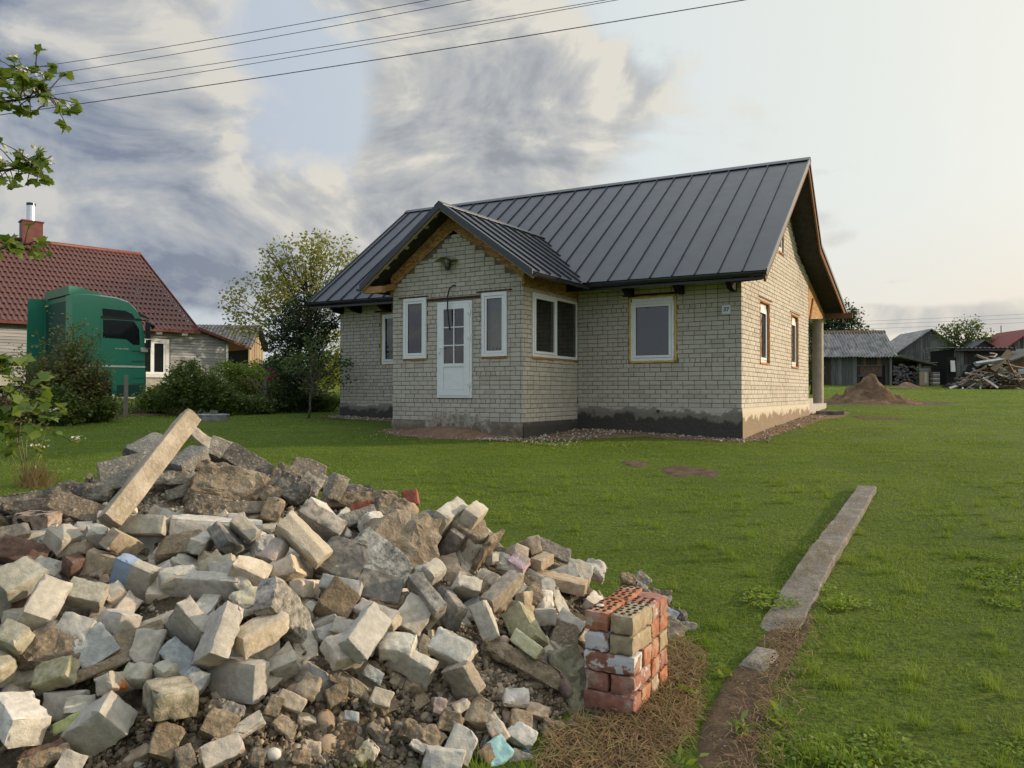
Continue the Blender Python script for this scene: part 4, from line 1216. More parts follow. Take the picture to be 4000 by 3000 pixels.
def plant(name, base, blobs, leafm, label, cat, group=None, tips=150, per=24, spread=.16, size=.10, trunk=.08, bark='bark', seed=1,
          shell=.45, stems=1, limb=40, asp=.6, trunk_top=.75, flat=.35, shoots=False):
    rs = np.random.default_rng(seed); rr = random.Random(seed)
    base = Vector(base)
    root = empty(name, base, 0, label, cat, group)
    bl = [(b[0], b[1], b[2], b[3], b[4], b[5]) for b in blobs]
    T, P = crown_points(bl, tips, per, spread, rs, shell)
    if shoots:      # leaves strung along upright shoots that fan out from the root
        cnt = rs.integers(int(per * .6), int(per * 1.4) + 1, len(T)); f = rs.uniform(.25, 1.04, cnt.sum()) ** .8; B0 = np.repeat(T, cnt, axis=0)
        P = B0 * np.stack([f ** 1.6, f ** 1.6, f], 1) + rs.normal(size=(cnt.sum(), 3)) * spread * .62
    P[:, 2] = np.maximum(P[:, 2], .02)
    V, F = leaf_arrays(P, size, rs, flat, asp=asp)
    top = max(b[2] + b[5] for b in bl); cx = sum(b[0] for b in bl) / len(bl); cy = sum(b[1] for b in bl) / len(bl)
    mb = MB()
    starts = []
    for s_ in range(stems):
        a = rr.uniform(0, 6.28); q = 0 if stems == 1 else rr.uniform(.05, .35)
        pts = [Vector((math.cos(a) * q * .4, math.sin(a) * q * .4, -.05))]
        n = 6; tx, ty = cx * (trunk_top) + math.cos(a) * q * 2, cy * trunk_top + math.sin(a) * q * 2
        for i in range(1, n + 1):
            f = i / n; pts.append(Vector((lerp(pts[0].x, tx, f) + rr.uniform(-.05, .05) * top * .3, lerp(pts[0].y, ty, f) + rr.uniform(-.05, .05) * top * .3, top * trunk_top * f)))
        rad = [trunk * (1 - .8 * i / n) for i in range(n + 1)]; rad[0] *= 1.35
        mb.tube(pts, rad, 7); starts.append(pts)
    idx = list(range(len(T))); rr.shuffle(idx)
    for i in idx[:limb]:
        if shoots:
            tp = Vector(T[i]); m_ = Vector((tp.x * .35, tp.y * .35, tp.z * .55)); mb.tube([(tp.x * .08, tp.y * .08, -.05), m_, tp], [trunk * .45, trunk * .35, trunk * .12], 4, cap=False); continue
        tp = Vector(T[i]); pts = starts[rr.randrange(len(starts))]
        h = min(max(.12, (tp.z / (top * trunk_top)) * rr.uniform(.45, .85)), .98) * (len(pts) - 1); k = int(h)
        a = pts[k].lerp(pts[min(k + 1, len(pts) - 1)], h - k); m_ = a.lerp(tp, .5) + Vector((rr.uniform(-.1, .1), rr.uniform(-.1, .1), -.12 * (tp - a).length + rr.uniform(-.05, .12)))
        r0 = trunk * rr.uniform(.22, .42); mb.tube([a, m_, tp], [r0, r0 * .6, r0 * .25], 5, cap=False)
    mb.build('trunk' if stems == 1 else 'stem', M_[bark], root, smooth=True)
    link('crown', np_mesh('crown', V, F, M_[leafm]), root)
    return root
def gz(x, y): return ter(x, y)

# trees and shrubs of the neighbour's garden
gx, gy = -8.9, 34.0
plant('maple_tree', (gx, gy, gz(gx, gy)), [(-2.6, 0, 4.2, 1.7, 1.5, 1.2), (-1.5, .3, 5.4, 1.4, 1.5, 1.0), (-.4, 0, 6.3, 1.3, 1.5, 1.1), (-.9, -.2, 4.3, 1.9, 1.6, 1.2), (.9, .2, 5.6, 1.5, 1.5, 1.0), (-3.3, .1, 3.0, 1.0, .8, .35), (.2, 0, 7.0, .5, .5, .55), (-1.9, 0, 6.4, .7, .7, .7), (1.3, 0, 6.6, .5, .6, .6), (1.7, 0, 4.6, 1.0, 1, 1.1)], 'maple_leaf',
      'tall airy yellow-green tree rising behind the dark conifer', 'tree', tips=330, per=17, spread=.24, size=.17, trunk=.12, seed=3, limb=90, trunk_top=.8, shell=.35)
cx_, cy_ = -6.75, 23.6
plant('conifer_tree', (cx_, cy_, gz(cx_, cy_)), [(0, 0, 1.6, 1.0, .9, 1.3), (.25, .1, 2.7, .9, .8, .9), (-.5, 0, 2.4, .55, .6, .7), (.1, 0, 3.3, .55, .5, .5), (.8, .1, 2.9, .45, .5, .35), (-.2, 0, .8, .8, .8, .7)], 'conifer_leaf',
      'dense dark green conifer by the left corner of the brick house', 'tree', tips=420, per=30, spread=.11, size=.10, trunk=.09, seed=4, shell=.6, asp=.45, trunk_top=.85, limb=60)
p = GR(1203, 1637)
plant('young_fruit_tree', p, [(.1, 0, 1.55, .75, .7, .45), (.65, .1, 1.5, .55, .5, .5), (-.35, 0, 1.6, .5, .5, .4), (.95, 0, 1.25, .35, .3, .55), (.2, 0, 1.05, .55, .5, .25), (.35, 0, 2.1, .5, .5, .35)], 'fruit_leaf',
      'small young tree with a thin bare stem on the lawn beside the house corner', 'tree', tips=120, per=13, spread=.11, size=.085, trunk=.035, seed=6, bark='bark_grey', limb=60, trunk_top=.75, shell=.3)
q = Vector((-7.9, 31.5, gz(-7.9, 31.5)))
plant('yellow_shrub', q, [(.2, 0, 1.6, .8, .9, 1.5), (1.0, .2, 1.8, .6, .7, 1.4)], 'yellow_leaf', 'sunlit yellow-green shrub glowing beside the left edge of the brick house', 'shrub', tips=170, per=22, spread=.13, size=.10, stems=4, trunk=.03, seed=8, limb=20)
def bush(u, vt, vb, wpx, y, leafm, label, seed, name='garden_bush', n=4, dens=1.0, size=.085, group=None, stems=5, shoots=False):
    x = (u - 2000) / 2925.7 * y; z0 = gz(x, y); zt = AT(u, vt, y).z; h = max(.4, zt - z0); w = wpx / 2925.7 * y
    rr = random.Random(seed); bl = []
    for k in range(n):
        a = (k + .5) / n - .5
        hh = h * (1 - .9 * a * a) * rr.uniform(.78, 1.0)
        bl.append((a * w * .75, rr.uniform(-.25, .25) * w * .5, hh * .55, w * .5 / math.sqrt(n) * 1.25, w * .34, hh * .46))
    return plant(name, (x, y, z0), bl, leafm, label, 'bush', group, tips=int(170 * dens * min(2.2, w * h / 1.5 + .5)), per=22, spread=.10, size=size, stems=stems, trunk=.022, seed=seed, limb=90 if shoots else 30, shell=.35 if shoots else .5, trunk_top=.6, shoots=shoots)
bush(262, 1150, 1640, 300, 19.6, 'spirea_leaf', 'tall feathery shrub covering the rear half of the green truck', 21, n=4, dens=.85, stems=9, shoots=True)
bush(180, 1300, 1640, 260, 19.3, 'spirea_leaf', 'broad reddish-green shrub at the left foot of the tall feathery one', 22, n=3, dens=.8, stems=8, shoots=True)
bush(365, 1330, 1640, 170, 19.9, 'spirea_leaf', 'shrub spreading over the truck door to the right of the tall feathery one', 23, n=3, stems=8, dens=.55, shoots=True)
bush(60, 1500, 1660, 260, 18.8, 'hedge_leaf', 'low dark hedge bush at the left picture edge', 24, shoots=True)
bush(230, 1490, 1655, 220, 18.9, 'hedge_leaf', 'low dark bush with white blossom specks below the truck', 25, shoots=True)
bush(395, 1520, 1640, 170, 19.9, 'hedge_leaf', 'low bush just left of the first fence post', 26, shoots=True)
bush(750, 1408, 1575, 215, 22.3, 'hedge_leaf', 'rounded dense bush in front of the grey boarded wall', 27, n=3, dens=1.5)
bush(622, 1490, 1575, 120, 23.0, 'lime_leaf', 'feathery light green plant under the white framed window', 28, n=2)
bush(880, 1480, 1600, 170, 22.4, 'hedge_leaf', 'loose garden bush right of the rounded one', 29, shoots=True)
bush(955, 1375, 1540, 240, 26.5, 'lime_leaf', 'bright green garden bush beside the white corner board', 30, n=3, dens=1.3)
bush(1060, 1345, 1560, 150, 27.5, 'lime_leaf', 'light green bush below the striped barn gable', 31, n=2)
bush(1000, 1530, 1620, 190, 22.8, 'hedge_leaf', 'low hedge growth left of the second fence post', 32, shoots=True)
bush(1110, 1490, 1610, 170, 23.6, 'hedge_leaf', 'rose bush with a few pink blooms by the second fence post', 33, shoots=True)
bush(1245, 1540, 1610, 150, 24.4, 'hedge_leaf', 'small bush at the foot of the house behind the young tree', 34)
# pink blooms and the bare pale vine
rs = np.random.default_rng(5)
for k, (u, v) in enumerate(((1048, 1443), (1068, 1458), (1070, 1474), (1051, 1478), (1102, 1502))):
    c = AT(u, v, 23.2); P = np.array(c) + rs.normal(size=(22, 3)) * .035
    V, F = leaf_arrays(P, .07, rs, .2, asp=.9)
    o = link('pink_bloom', np_mesh('pink_bloom', V - np.array(c), F, M_['pink_petal']), loc=c)
    lab = ['topmost pink bloom above the second fence post', 'pink bloom upper right of the second fence post', 'pink bloom just under the upper right one', 'pink bloom nearest the top of the second fence post', 'large pink bloom low down, farthest right by the fence'][k]
    props(o, lab, 'flower', 'pink blooms by the fence')
    mb = MB(); mb.tube([(0, 0, 0), (.02, .25, -.25), (0, .3, c.z * 0 - .8)], [.008, .008, .01], 5); mb.build('stem', M_['twig'], o)
mb = MB(); rr = random.Random(9)
for k in range(9):
    a = AT(rr.uniform(960, 1120), 1595, 23.3); b = AT(rr.uniform(960, 1110), rr.uniform(1460, 1500), 23.3); m = a.lerp(b, .55) + Vector((rr.uniform(-.3, .3), 0, .1))
    c = b + Vector((rr.uniform(-.35, .35), 0, -rr.uniform(.1, .4)))
    mb.tube([a, m, b, c], [.014, .012, .010, .006], 5)
o = mb.build('bare_vine', M_['twig'], smooth=True); props(o, 'tangle of pale leafless vine stems by the second fence post', 'vine')

# wire fence along the plot boundary
def GV(u, y): x = (u - 2000) / 2925.7 * y; return Vector((x, y, gz(x, y)))
fe = empty('wire_fence', GV(492, 21.8), 0, 'old wire fence on two weathered wooden posts along the hedge', 'fence')
fo = fe.location
posts = [(492, 21.8, 1.22), (1038, 23.4, 1.06)]
for u, y, h in posts:
    b = GV(u, y) - fo; mb = MB(); mb.box(b.x - .045, b.x + .045, b.y - .04, b.y + .04, b.z - .2, b.z + h); mb.build('post', M_['grey_post'], fe)
    if u > 1000: mb = MB(); mb.tube([(b.x + .03, b.y - .05, b.z + h * .55), (b.x + .03, b.y - .05, b.z + h + .06)], .03, 7); mb.build('post_cap', M_['scrap_grey'], fe)
p1, p2 = [GV(u, y) - fo for u, y, h in posts]; d = p2 - p1
for k, hh in enumerate((.95, .55, .22)):
    mb = MB(); pts = []
    for i in range(25):
        f = -1.1 + 3.2 * i / 24; q = p1 + d * f; fr = f % 1
        pts.append(Vector((q.x, q.y, gz(q.x + fo.x, q.y + fo.y) - fo.z + hh - .10 * 4 * fr * (1 - fr) * (1 if k else .8))))
    mb.tube(pts, .005, 4); mb.build('wire', M_['grey_post'], fe)

# weeds and dark soil along the boundary
def strip(pts, half, m, name, lift=.01):
    L = [Vector((x, y, 0)) for x, y in pts]; outl = []; rr = random.Random(len(pts)); n = len(L); left = []; right = []
    for i in range(n):
        t = (L[min(i + 1, n - 1)] - L[max(i - 1, 0)]).normalized(); s = Vector((-t.y, t.x, 0))
        h = half if not isinstance(half, list) else half[i]
        left.append(L[i] + s * h * rr.uniform(.8, 1.2)); right.append(L[i] - s * h * rr.uniform(.8, 1.2))
    vs = []; K_ = 6
    for i in range(n):
        for k in range(K_ + 1):
            q = left[i].lerp(right[i], k / K_); e = 0 if k in (0, K_) else 1
            vs.append((q.x, q.y, gz(q.x, q.y) + (lift + .03 * noise.noise(q * 3) if e else -.012)))
    fs = [(i * (K_ + 1) + k, i * (K_ + 1) + k + 1, (i + 1) * (K_ + 1) + k + 1, (i + 1) * (K_ + 1) + k) for i in range(n - 1) for k in range(K_)]
    mb = MB(); mb.add(vs, fs); PATCHES.append([(q.x, q.y) for q in left] + [(q.x, q.y) for q in reversed(right)])
    return mb.build(name, M_[m], smooth=True, kind='structure')
bl = []
for u, v in ((-150, 1672), (0, 1662), (150, 1652), (300, 1645), (450, 1635), (600, 1626), (800, 1614), (950, 1606), (1100, 1600), (1250, 1594), (1330, 1590)):
    q = GR(u, v - 6); bl.append((q.x, q.y))
def fine(pts, n=6):
    o = []
    for a, b in zip(pts[:-1], pts[1:]):
        for k in range(n): o.append((a[0] + (b[0] - a[0]) * k / n, a[1] + (b[1] - a[1]) * k / n))
    return o + [pts[-1]]
strip(fine(bl), .55, 'soil', 'flowerbed', .02)
rs = np.random.default_rng(44); P = []
for a, b in zip(bl[:-1], bl[1:]):
    n = 70
    for k in range(n):
        f = rs.uniform(); off_ = rs.uniform(.2, 2.6); x = a[0] + (b[0] - a[0]) * f; y = a[1] + (b[1] - a[1]) * f + off_
        h = rs.uniform(.12, .55) * min(1, off_ / .7)
        for j in range(14): P.append((x + rs.normal() * .1, y + rs.normal() * .1, gz(x, y) + rs.uniform(0, h)))
V, F = leaf_arrays(np.array(P), .09, rs, .3, asp=.4)
link('weeds', np_mesh('weeds', V, F, M_['hedge_leaf']), kind='stuff')

# viburnum whose twigs hang into the picture from the left
vb = empty('viburnum_bush', (-4.4, 4.1, gz(-4.4, 4.1)), 0, 'flowering shrub reaching leafy branches in from the left edge', 'shrub')
vo = vb.location; rs = np.random.default_rng(8); rr = random.Random(8)
st_ = MB()
for k in range(6):
    a = Vector((rr.uniform(-.25, .25), rr.uniform(-.25, .25), -.1)); t = Vector((rr.uniform(-.5, .7), rr.uniform(-.5, .3), rr.uniform(2.6, 3.6)))
    st_.tube([a, a.lerp(t, .5) + Vector((rr.uniform(-.1, .1), 0, 0)), t], [.03, .022, .008], 6)
LV = []; LF = []; FL = []
def vleaf(p, size, nrm, d):
    """three-lobed leaf"""
    d = d.normalized(); s = d.cross(nrm).normalized(); n = s.cross(d)
    out = [(0, 0), (.36, .10), (.54, .60), (.33, .62), (.0, 1.02), (-.33, .62), (-.54, .60), (-.36, .10)]
    b = len(LV)
    for x, y in out: LV.append(p + (s * x + d * y) * size + n * size * (-.22 * (y - .45) ** 2 + .18 * abs(x) + rr.uniform(-.03, .03)))
    LF.append((b, b + 1, b + 2, b + 3)); LF.append((b, b + 3, b + 4, b + 5)); LF.append((b, b + 5, b + 6, b + 7))
def branch(uvs, y, n, spread, fl=2, sz=.062, dens=1.0):
    pts = [AT(u, v, y + dy) - vo for (u, v, dy) in uvs]
    st_.tube(pts, [.011, .008, .006, .004, .003][:len(pts)], 6)
    for k in range(n):
        f = rr.random() ** .8 * (len(pts) - 1); i = min(int(f), len(pts) - 2); q = pts[i].lerp(pts[i + 1], f - i)
        e = q + Vector((rr.gauss(0, spread), rr.gauss(0, spread), rr.gauss(0, spread * .8)))
        st_.tube([q, q.lerp(e, .6) + Vector((0, 0, .01)), e], [.003, .0025, .002], 4, cap=False)
        for m in range(rr.randint(2, 4)):
            dd = Vector((rr.gauss(.3, .8), rr.gauss(0, .8), rr.gauss(-.2, .5))); vleaf(e, sz * rr.uniform(.6, 1.25), Vector((rr.gauss(0, .5), rr.gauss(-.25, .5), 1)), dd)
        if rr.random() < .09 * fl:
            for m in range(16): FL.append(e + Vector((rr.gauss(0, .022), rr.gauss(0, .022), .03 + rr.gauss(0, .006))))
branch([(-420, 470, .2), (-150, 410, .1), (60, 395, 0), (140, 380, 0), (195, 365, 0)], 3.9, 60, .065, 2, .055)
branch([(-420, 300, .2), (-120, 330, .1), (40, 300, 0), (110, 275, 0), (150, 265, 0)], 4.0, 26, .055, 2, .052)
branch([(-420, 760, .2), (-120, 690, .1), (60, 660, 0), (120, 640, 0), (170, 650, 0)], 3.9, 48, .06, 2, .054)
branch([(-420, 1060, .2), (-150, 1000, .1), (0, 975, 0), (70, 958, 0), (130, 955, 0)], 3.9, 28, .05, 2, .052)
branch([(-420, 1480, .2), (-150, 1500, .1), (0, 1560, 0), (60, 1610, 0), (110, 1650, 0)], 3.8, 80, .10, 1, .056)
branch([(-420, 1380, .2), (-120, 1390, .1), (-20, 1400, 0), (20, 1400, 0), (35, 1395, 0)], 3.7, 20, .04, 2)
st_.build('stem', M_['bark'], vb, smooth=True)
link('leaves', np_mesh('leaves', np.array([tuple(v) for v in LV]), np.array(LF), M_['viburnum_leaf']), vb)
V, F = leaf_arrays(np.array([tuple(v) for v in FL]), .016, rs, 1.0, asp=1.0)
link('flowers', np_mesh('flowers', V, F, M_['viburnum_flower']), vb)

# thin sapling in the grass on the left
p = GR(108, 1903); sp = empty('sapling', p, 0, 'thin multi-stemmed sapling with a tuft of dry grass at its foot', 'sapling')
mb = MB(); L = []; rr = random.Random(2)
for (u, v, u0) in ((55, 1665, 98), (75, 1660, 100), (108, 1640, 108), (185, 1670, 110), (30, 1745, 92), (158, 1780, 140), (230, 1830, 128), (190, 1810, 150)):
    a = AT(u0, 1903 if u0 < 130 else 1880, p.y) - p; b = AT(u, v, p.y + rr.uniform(-.2, .2)) - p; m = a.lerp(b, .5) + Vector((rr.uniform(-.03, .03), 0, -.03 if abs(u - u0) > 40 else 0))
    mb.tube([a, m, b], [.010, .007, .003], 5)
    for k in range(14): L.append(a.lerp(b, rr.uniform(.72, 1.05)) + Vector((rr.gauss(0, .06), rr.gauss(0, .06), rr.gauss(0, .05))))
mb.build('stem', M_['twig'], sp, smooth=True)
V, F = leaf_arrays(np.array([tuple(v) for v in L]), .06, rs, .3); link('leaves', np_mesh('leaves', V, F, M_['lime_leaf']), sp)
G = []; GFs = []
for k in range(260):
    a = Vector((rr.gauss(.12, .10), rr.gauss(0, .08), 0)); dd = Vector((rr.gauss(0, .10), rr.gauss(0, .08), rr.uniform(.10, .42))); s = Vector((.005, .002, 0)); b = len(G)
    G += [a - s, a + s, a + dd]; GFs.append((b, b + 1, b + 2))
link('grass_tuft', np_mesh('grass_tuft', np.array([tuple(v) for v in G]), np.array(GFs), M_['dry_grass']), sp)

# ------------------------------------------------------------------ neighbour's house
nbA = R(44.3); NO = Vector((-15.13, 31.5, 1.25))
nh = empty('boarded_house', NO, nbA, 'grey boarded house with a steep dark red tiled roof and white window', 'house')
# local: x along the wall to the right, y away, z up from 1.25
ez, ey, rz_, ry = 2.95, -.38, 6.68, 3.8
XL, XR = -10.0, 1.82; RXR = .70
mb = MB()      # wall cores
mb.quad((XL, .02, -.6), (3.2, .02, -.6), (3.2, .02, 2.55), (1.7, .02, 3.05)); mb.quad((XL, .02, -.6), (1.7, .02, -.6), (1.7, .02, 3.05), (XL, .02, 3.05))
mb.quad((3.2, .02, -.6), (3.2, 7.4, -.6), (3.2, 7.4, 2.45), (3.2, .02, 2.45)); mb.quad((XL, 7.5, -.6), (3.2, 7.5, -.6), (3.2, 7.5, 2.5), (XL, 7.5, 2.5))
mb.add([(1.75, .05, 2.9), (1.75, 7.4, 2.9), (.7, 3.8, 6.6)], [(0, 1, 2)])
mb.build('wall', M_['grey_planks_h'], nh)
rr = random.Random(12); z = .98
while z < 3.0:
    h = .105; xr = 3.16 if z < 2.42 else min(3.16, 1.7 + (3.0 - z) / .38 * 1.1)
    segs = [(XL, -.78), (.72, xr)] if .95 < z < 2.62 else [(XL, xr)]
    for a, b in segs:
        x = a
        while x < b - .05:
            e = min(b, x + rr.uniform(2.6, 4.2)); mb = MB(); t = rr.uniform(-.004, .006)
            mb.prism([(x + .003, .0, z), (e - .003, .0, z), (e - .003, .0, z + h), (x + .003, .0, z + h)], (0, .02, 0)); mb.v = [(q[0], q[1] - (.022 if abs(q[2] - z) < 1e-6 else .004) - t, q[2]) for q in mb.v]
            mb.build('plank', M_['grey_planks_h'], nh); x = e
    z += .118
mb = MB(); mb.box(XL, 3.2, -.03, .015, -.6, .97); mb.build('foundation', M_['concrete_pale'], nh)
mb = MB(); mb.box(3.13, 3.23, -.05, -.028, .7, 2.46); mb.build('corner_board', M_['white_paint'], nh)
mb = MB(); mb.box(2.78, 3.05, -.16, -.03, 1.28, 1.68); mb.build('meter_box', M_['meter_box_cream'], nh)
mb = MB()
for (a, b, c, d) in ((-.70, .66, .98, 1.09), (-.70, .66, 2.44, 2.56), (-.70, -.55, 1.09, 2.44), (.50, .66, 1.09, 2.44)): mb.box(a, b, -.075, -.03, c, d)
mb.box(-.74, .70, -.11, -.03, .93, .98)
wn = mb.build('window', M_['white_paint'], nh)
mb = MB()
for (a, b) in ((-.55, -.02), (-.02, .50)):
    for q in ((a, b, 1.09, 1.16), (a, b, 2.37, 2.44), (a, a + .07, 1.16, 2.37), (b - .07, b, 1.16, 2.37)): mb.box(q[0], q[1], -.06, -.02, q[2], q[3])
mb.build('sash', M_['upvc_white'], wn)
for (a, b) in ((-.48, -.09), (.05, .43)):
    mb = MB(); mb.quad((a, -.04, 1.16), (b, -.04, 1.16), (b, -.04, 2.37), (a, -.04, 2.37)); mb.build('pane', M_['truck_glass'], wn)
# roof: pressed tile sheets, every visible tile a piece
e0, e1_ = Vector((XL, ey, ez)), Vector((XR, ey, ez)); r0_, r1_ = Vector((XL, ry, rz_)), Vector((RXR, ry, rz_))
sl = (r0_ - e0); SL = sl.length; su = sl / SL; un = Vector((1, 0, 0)).cross(su).normalized(); un = un if un.z > 0 else -un
PT, PC = .35, .185
rows = int(SL / PT) + 1
def tile_geo(x, w, s0, s1):
    vs = []; n = 4
    for t, (s_, lift) in enumerate(((s0, .0 + .035), (s1, .006))):
        for i in range(n + 1):
            f = i / n; hgt = .028 * math.sin(f * math.pi * 2 - .6) + lift
            vs.append(Vector((x + w * f, ey, ez)) + su * s_ + un * hgt)
    for i in range(n + 1): vs.append(vs[i] - un * .03)
    fs = [(i, i + 1, n + 1 + i + 1, n + 1 + i) for i in range(n)] + [(2 * (n + 1) + i, 2 * (n + 1) + i + 1, i + 1, i) for i in range(n)]
    return vs, fs
tiles = []
for r_i in range(rows):
    s0 = r_i * PT; s1 = min(SL, s0 + PT + .01)
    xr = XR + (RXR - XR) * (s0 + PT / 2) / SL
    k = 0; x = xr - PC
    while x > XL:
        if x < -5.6 and False: break
        tiles.append((x, s0, s1)); x -= PC; k += 1
nmat = nh.matrix_world if False else Matrix.Translation(NO) @ Matrix.Rotation(nbA, 4, 'Z')
def tdist(t):
    c = nmat @ (Vector((t[0], ey, ez)) + su * t[1]); u = 2000 + 2925.7 * c.x / c.y
    return (0 if u > -40 else 1000) + c.length
tiles.sort(key=tdist)
mb = MB()
for i, (x, s0, s1) in enumerate(tiles):
    vs, fs = tile_geo(x, PC, s0, s1)
    if i < 300: m1 = MB(); m1.add(vs, fs); m1.build('tile', M_['red_tile'], nh, smooth=True, angle=60)
    else: mb.add(vs, fs)
mb.build('tile', M_['red_tile'], nh, kind='stuff', smooth=True, angle=60)
mb = MB(); mb.quad(r0_, r1_, (XR, 7.98, ez), (XL, 7.98, ez)); mb.build('rear_roof', M_['red_tile'], nh)
mb = MB(); mb.tube([r0_ + Vector((0, 0, .02)), r1_ + Vector((.03, 0, .02))], .10, 8); mb.build('ridge_cap', M_['red_sheet'], nh, smooth=True)
mb = MB(); mb.prism([e1_ + un * .05 + Vector((.02, 0, 0)), r1_ + un * .06 + Vector((.02, 0, 0)), r1_ - un * .12 + Vector((.02, 0, 0)), e1_ - un * .12 + Vector((.02, 0, 0))], (.03, 0, 0)); mb.build('verge_board', M_['red_sheet'], nh)
mb = MB(); mb.box(XL, XR + .02, ey - .03, ey, ez - .10, ez + .01); mb.quad((XL, ey, ez - .10), (XR, ey, ez - .10), (XR, .0, ez + .05), (XL, .0, ez + .05)); mb.build('eaves_board', M_['red_sheet'], nh)
for x in (-6.9, -3.3, .15, 1.2):
    mb = MB(); mb.box(x - .12, x + .12, ey + .02, 0, ez - .22, ez - .10); mb.build('rafter_end', M_['grey_planks_h'], nh)
mb = MB()      # lean-to roof on the gable end
mb.prism([(1.72, -.30, 3.06), (4.15, -.30, 2.27), (4.15, 7.6, 2.27), (1.72, 7.6, 3.06)], (0, 0, .04)); mb.prism([(1.55, -.32, 3.09), (4.18, -.32, 2.24), (4.18, -.32, 2.34), (1.55, -.32, 3.22)], (0, -.03, 0))
mb.build('annexe_roof', M_['red_sheet'], nh)
cb = Vector((-3.62, ry - .15, 0)); mb = MB(); mb.box(cb.x - .42, cb.x + .32, cb.y - .3, cb.y + .3, 6.2, 7.45); mb.box(cb.x - .46, cb.x + .36, cb.y - .34, cb.y + .34, 7.45, 7.50)
ch = mb.build('chimney', M_['red_sheet'], nh)
mb = MB(); mb.lathe([(.17, 7.5), (.17, 8.27)], 16, Matrix.Translation((cb.x - .06, cb.y, 0))); mb.build('flue', M_['steel_flue'], ch, smooth=True)
mb = MB(); mb.lathe([(.178, 8.17), (.178, 8.28), (.165, 8.28), (.165, 8.17)], 16, Matrix.Translation((cb.x - .06, cb.y, 0))); mb.build('flue_rim', M_['truck_black'], ch, smooth=True, angle=40)

# ------------------------------------------------------------------ lorry tractor (near side faces us, it points right and away)
TOx, TOy = -13.23, 22.5
tk = empty('truck', (TOx, TOy, gz(TOx, TOy)), R(48), 'green lorry tractor with a tall sleeper cab half hidden by shrubs', 'truck')
Wd = 2.5
side = [(0, .75), (0, 3.60), (.10, 3.66), (.55, 3.70), (1.25, 3.66), (1.62, 3.56), (1.86, 3.36), (2.02, 3.08), (2.10, 2.75), (2.14, 2.30), (2.16, 1.75), (2.16, .60), (1.15, .60), (1.12, .95), (.95, 1.22), (.70, 1.30), (.45, 1.22), (.28, .95), (.25, .75)]
def shell(name, prof, y0, y1, m, inset=.10, parent=tk):
    n = len(prof); vs = []; cx = sum(p[0] for p in prof) / n; cz = sum(p[1] for p in prof) / n
    ys = [(y0, inset), (y0 + .10, 0), (y1 - .10, 0), (y1, inset)]
    for y, i_ in ys:
        for (x, z) in prof:
            vs.append((x - (i_ * .35 if x > 1.7 else 0), y, z - (i_ * .55 if z > 3.3 else 0)))
    fs = []
    for k in range(3):
        for i in range(n):
            j = (i + 1) % n; fs.append((k * n + i, (k + 1) * n + i, (k + 1) * n + j, k * n + j))
    fs.append(tuple(range(n))); fs.append(tuple(3 * n + i for i in range(n - 1, -1, -1)))
    mb = MB(); mb.add(vs, fs); o = mb.build(name, M_[m], parent, smooth=True, angle=35)
    return o
cabo = shell('cab', side, 0, Wd, 'truck_green')
def sidepoly(name, pts, m, y=-.006, th=.012, parent=tk):
    mb = MB(); mb.prism([(x, y, z) for x, z in pts], (0, th, 0)); return mb.build(name, M_[m], parent)
sidepoly('upper_window', [(.84, 3.26), (1.52, 3.24), (1.74, 3.14), (1.80, 3.02), (.86, 3.03)], 'truck_glass')
dr = sidepoly('door', [(.80, 1.02), (.80, 3.0), (1.98, 3.0), (2.10, 2.55), (2.12, 1.75), (2.12, 1.52), (1.10, 1.52), (.98, 1.02)], 'truck_green', -.014, .014)
sidepoly('door_window', [(.86, 2.36), (.86, 2.92), (1.78, 2.92), (1.93, 2.68), (1.96, 2.18), (1.75, 2.18), (1.55, 2.34)], 'truck_glass', -.022, .008, dr)
sidepoly('window_trim', [(.80, 2.95), (2.02, 2.95), (2.00, 3.02), (.80, 3.02)], 'truck_black', -.024, .01)
sidepoly('stripe', [(.02, 1.45), (2.13, 1.45), (2.13, 1.51), (.02, 1.51)], 'white_paint', -.02, .01)
sidepoly('lower_panel', [(1.16, .70), (2.10, .70), (2.12, 1.42), (.98, 1.42), (1.12, 1.15)], 'truck_green', -.026, .02)
sidepoly('step_panel', [(1.30, .52), (2.06, .52), (2.08, .90), (1.26, .90)], 'truck_dark_green', -.03, .02)
lt = MB()      # the small white letters on the door are too fine to read
for k, w_ in enumerate((.05, .03, .05, .03, .05, .05, .05)):
    x = 1.22 + k * .058; lt.box(x, x + w_ * .8, -.026, -.0225, 2.02, 2.045)
lt.build('door_lettering', M_['white_paint'], dr)
for k, zz in enumerate((1.98, 1.66, 1.12, .93)):
    mb = MB(); mb.tube([(1.72, -.03, zz), (2.10, -.03, zz + .01)], .010, 5); mb.build('panel_rib', M_['truck_dark_green'], tk)
mb = MB(); mb.box(2.10, 2.20, .10, Wd - .10, .52, 1.50); mb.box(2.14, 2.22, .25, Wd - .25, 1.5, 1.75); mb.build('bumper', M_['truck_dark_green'], tk)
mb = MB(); mb.prism([(1.86, .2, 3.30), (2.34, .2, 3.08), (2.36, .2, 3.03), (1.98, .2, 3.12)], (0, Wd - .4, 0)); mb.build('sun_visor', M_['truck_black'], tk)
mb = MB(); mb.quad((2.06, .18, 3.02), (2.06, Wd - .18, 3.02), (2.155, Wd - .16, 2.05), (2.155, .16, 2.05)); mb.build('windscreen', M_['truck_glass'], tk)
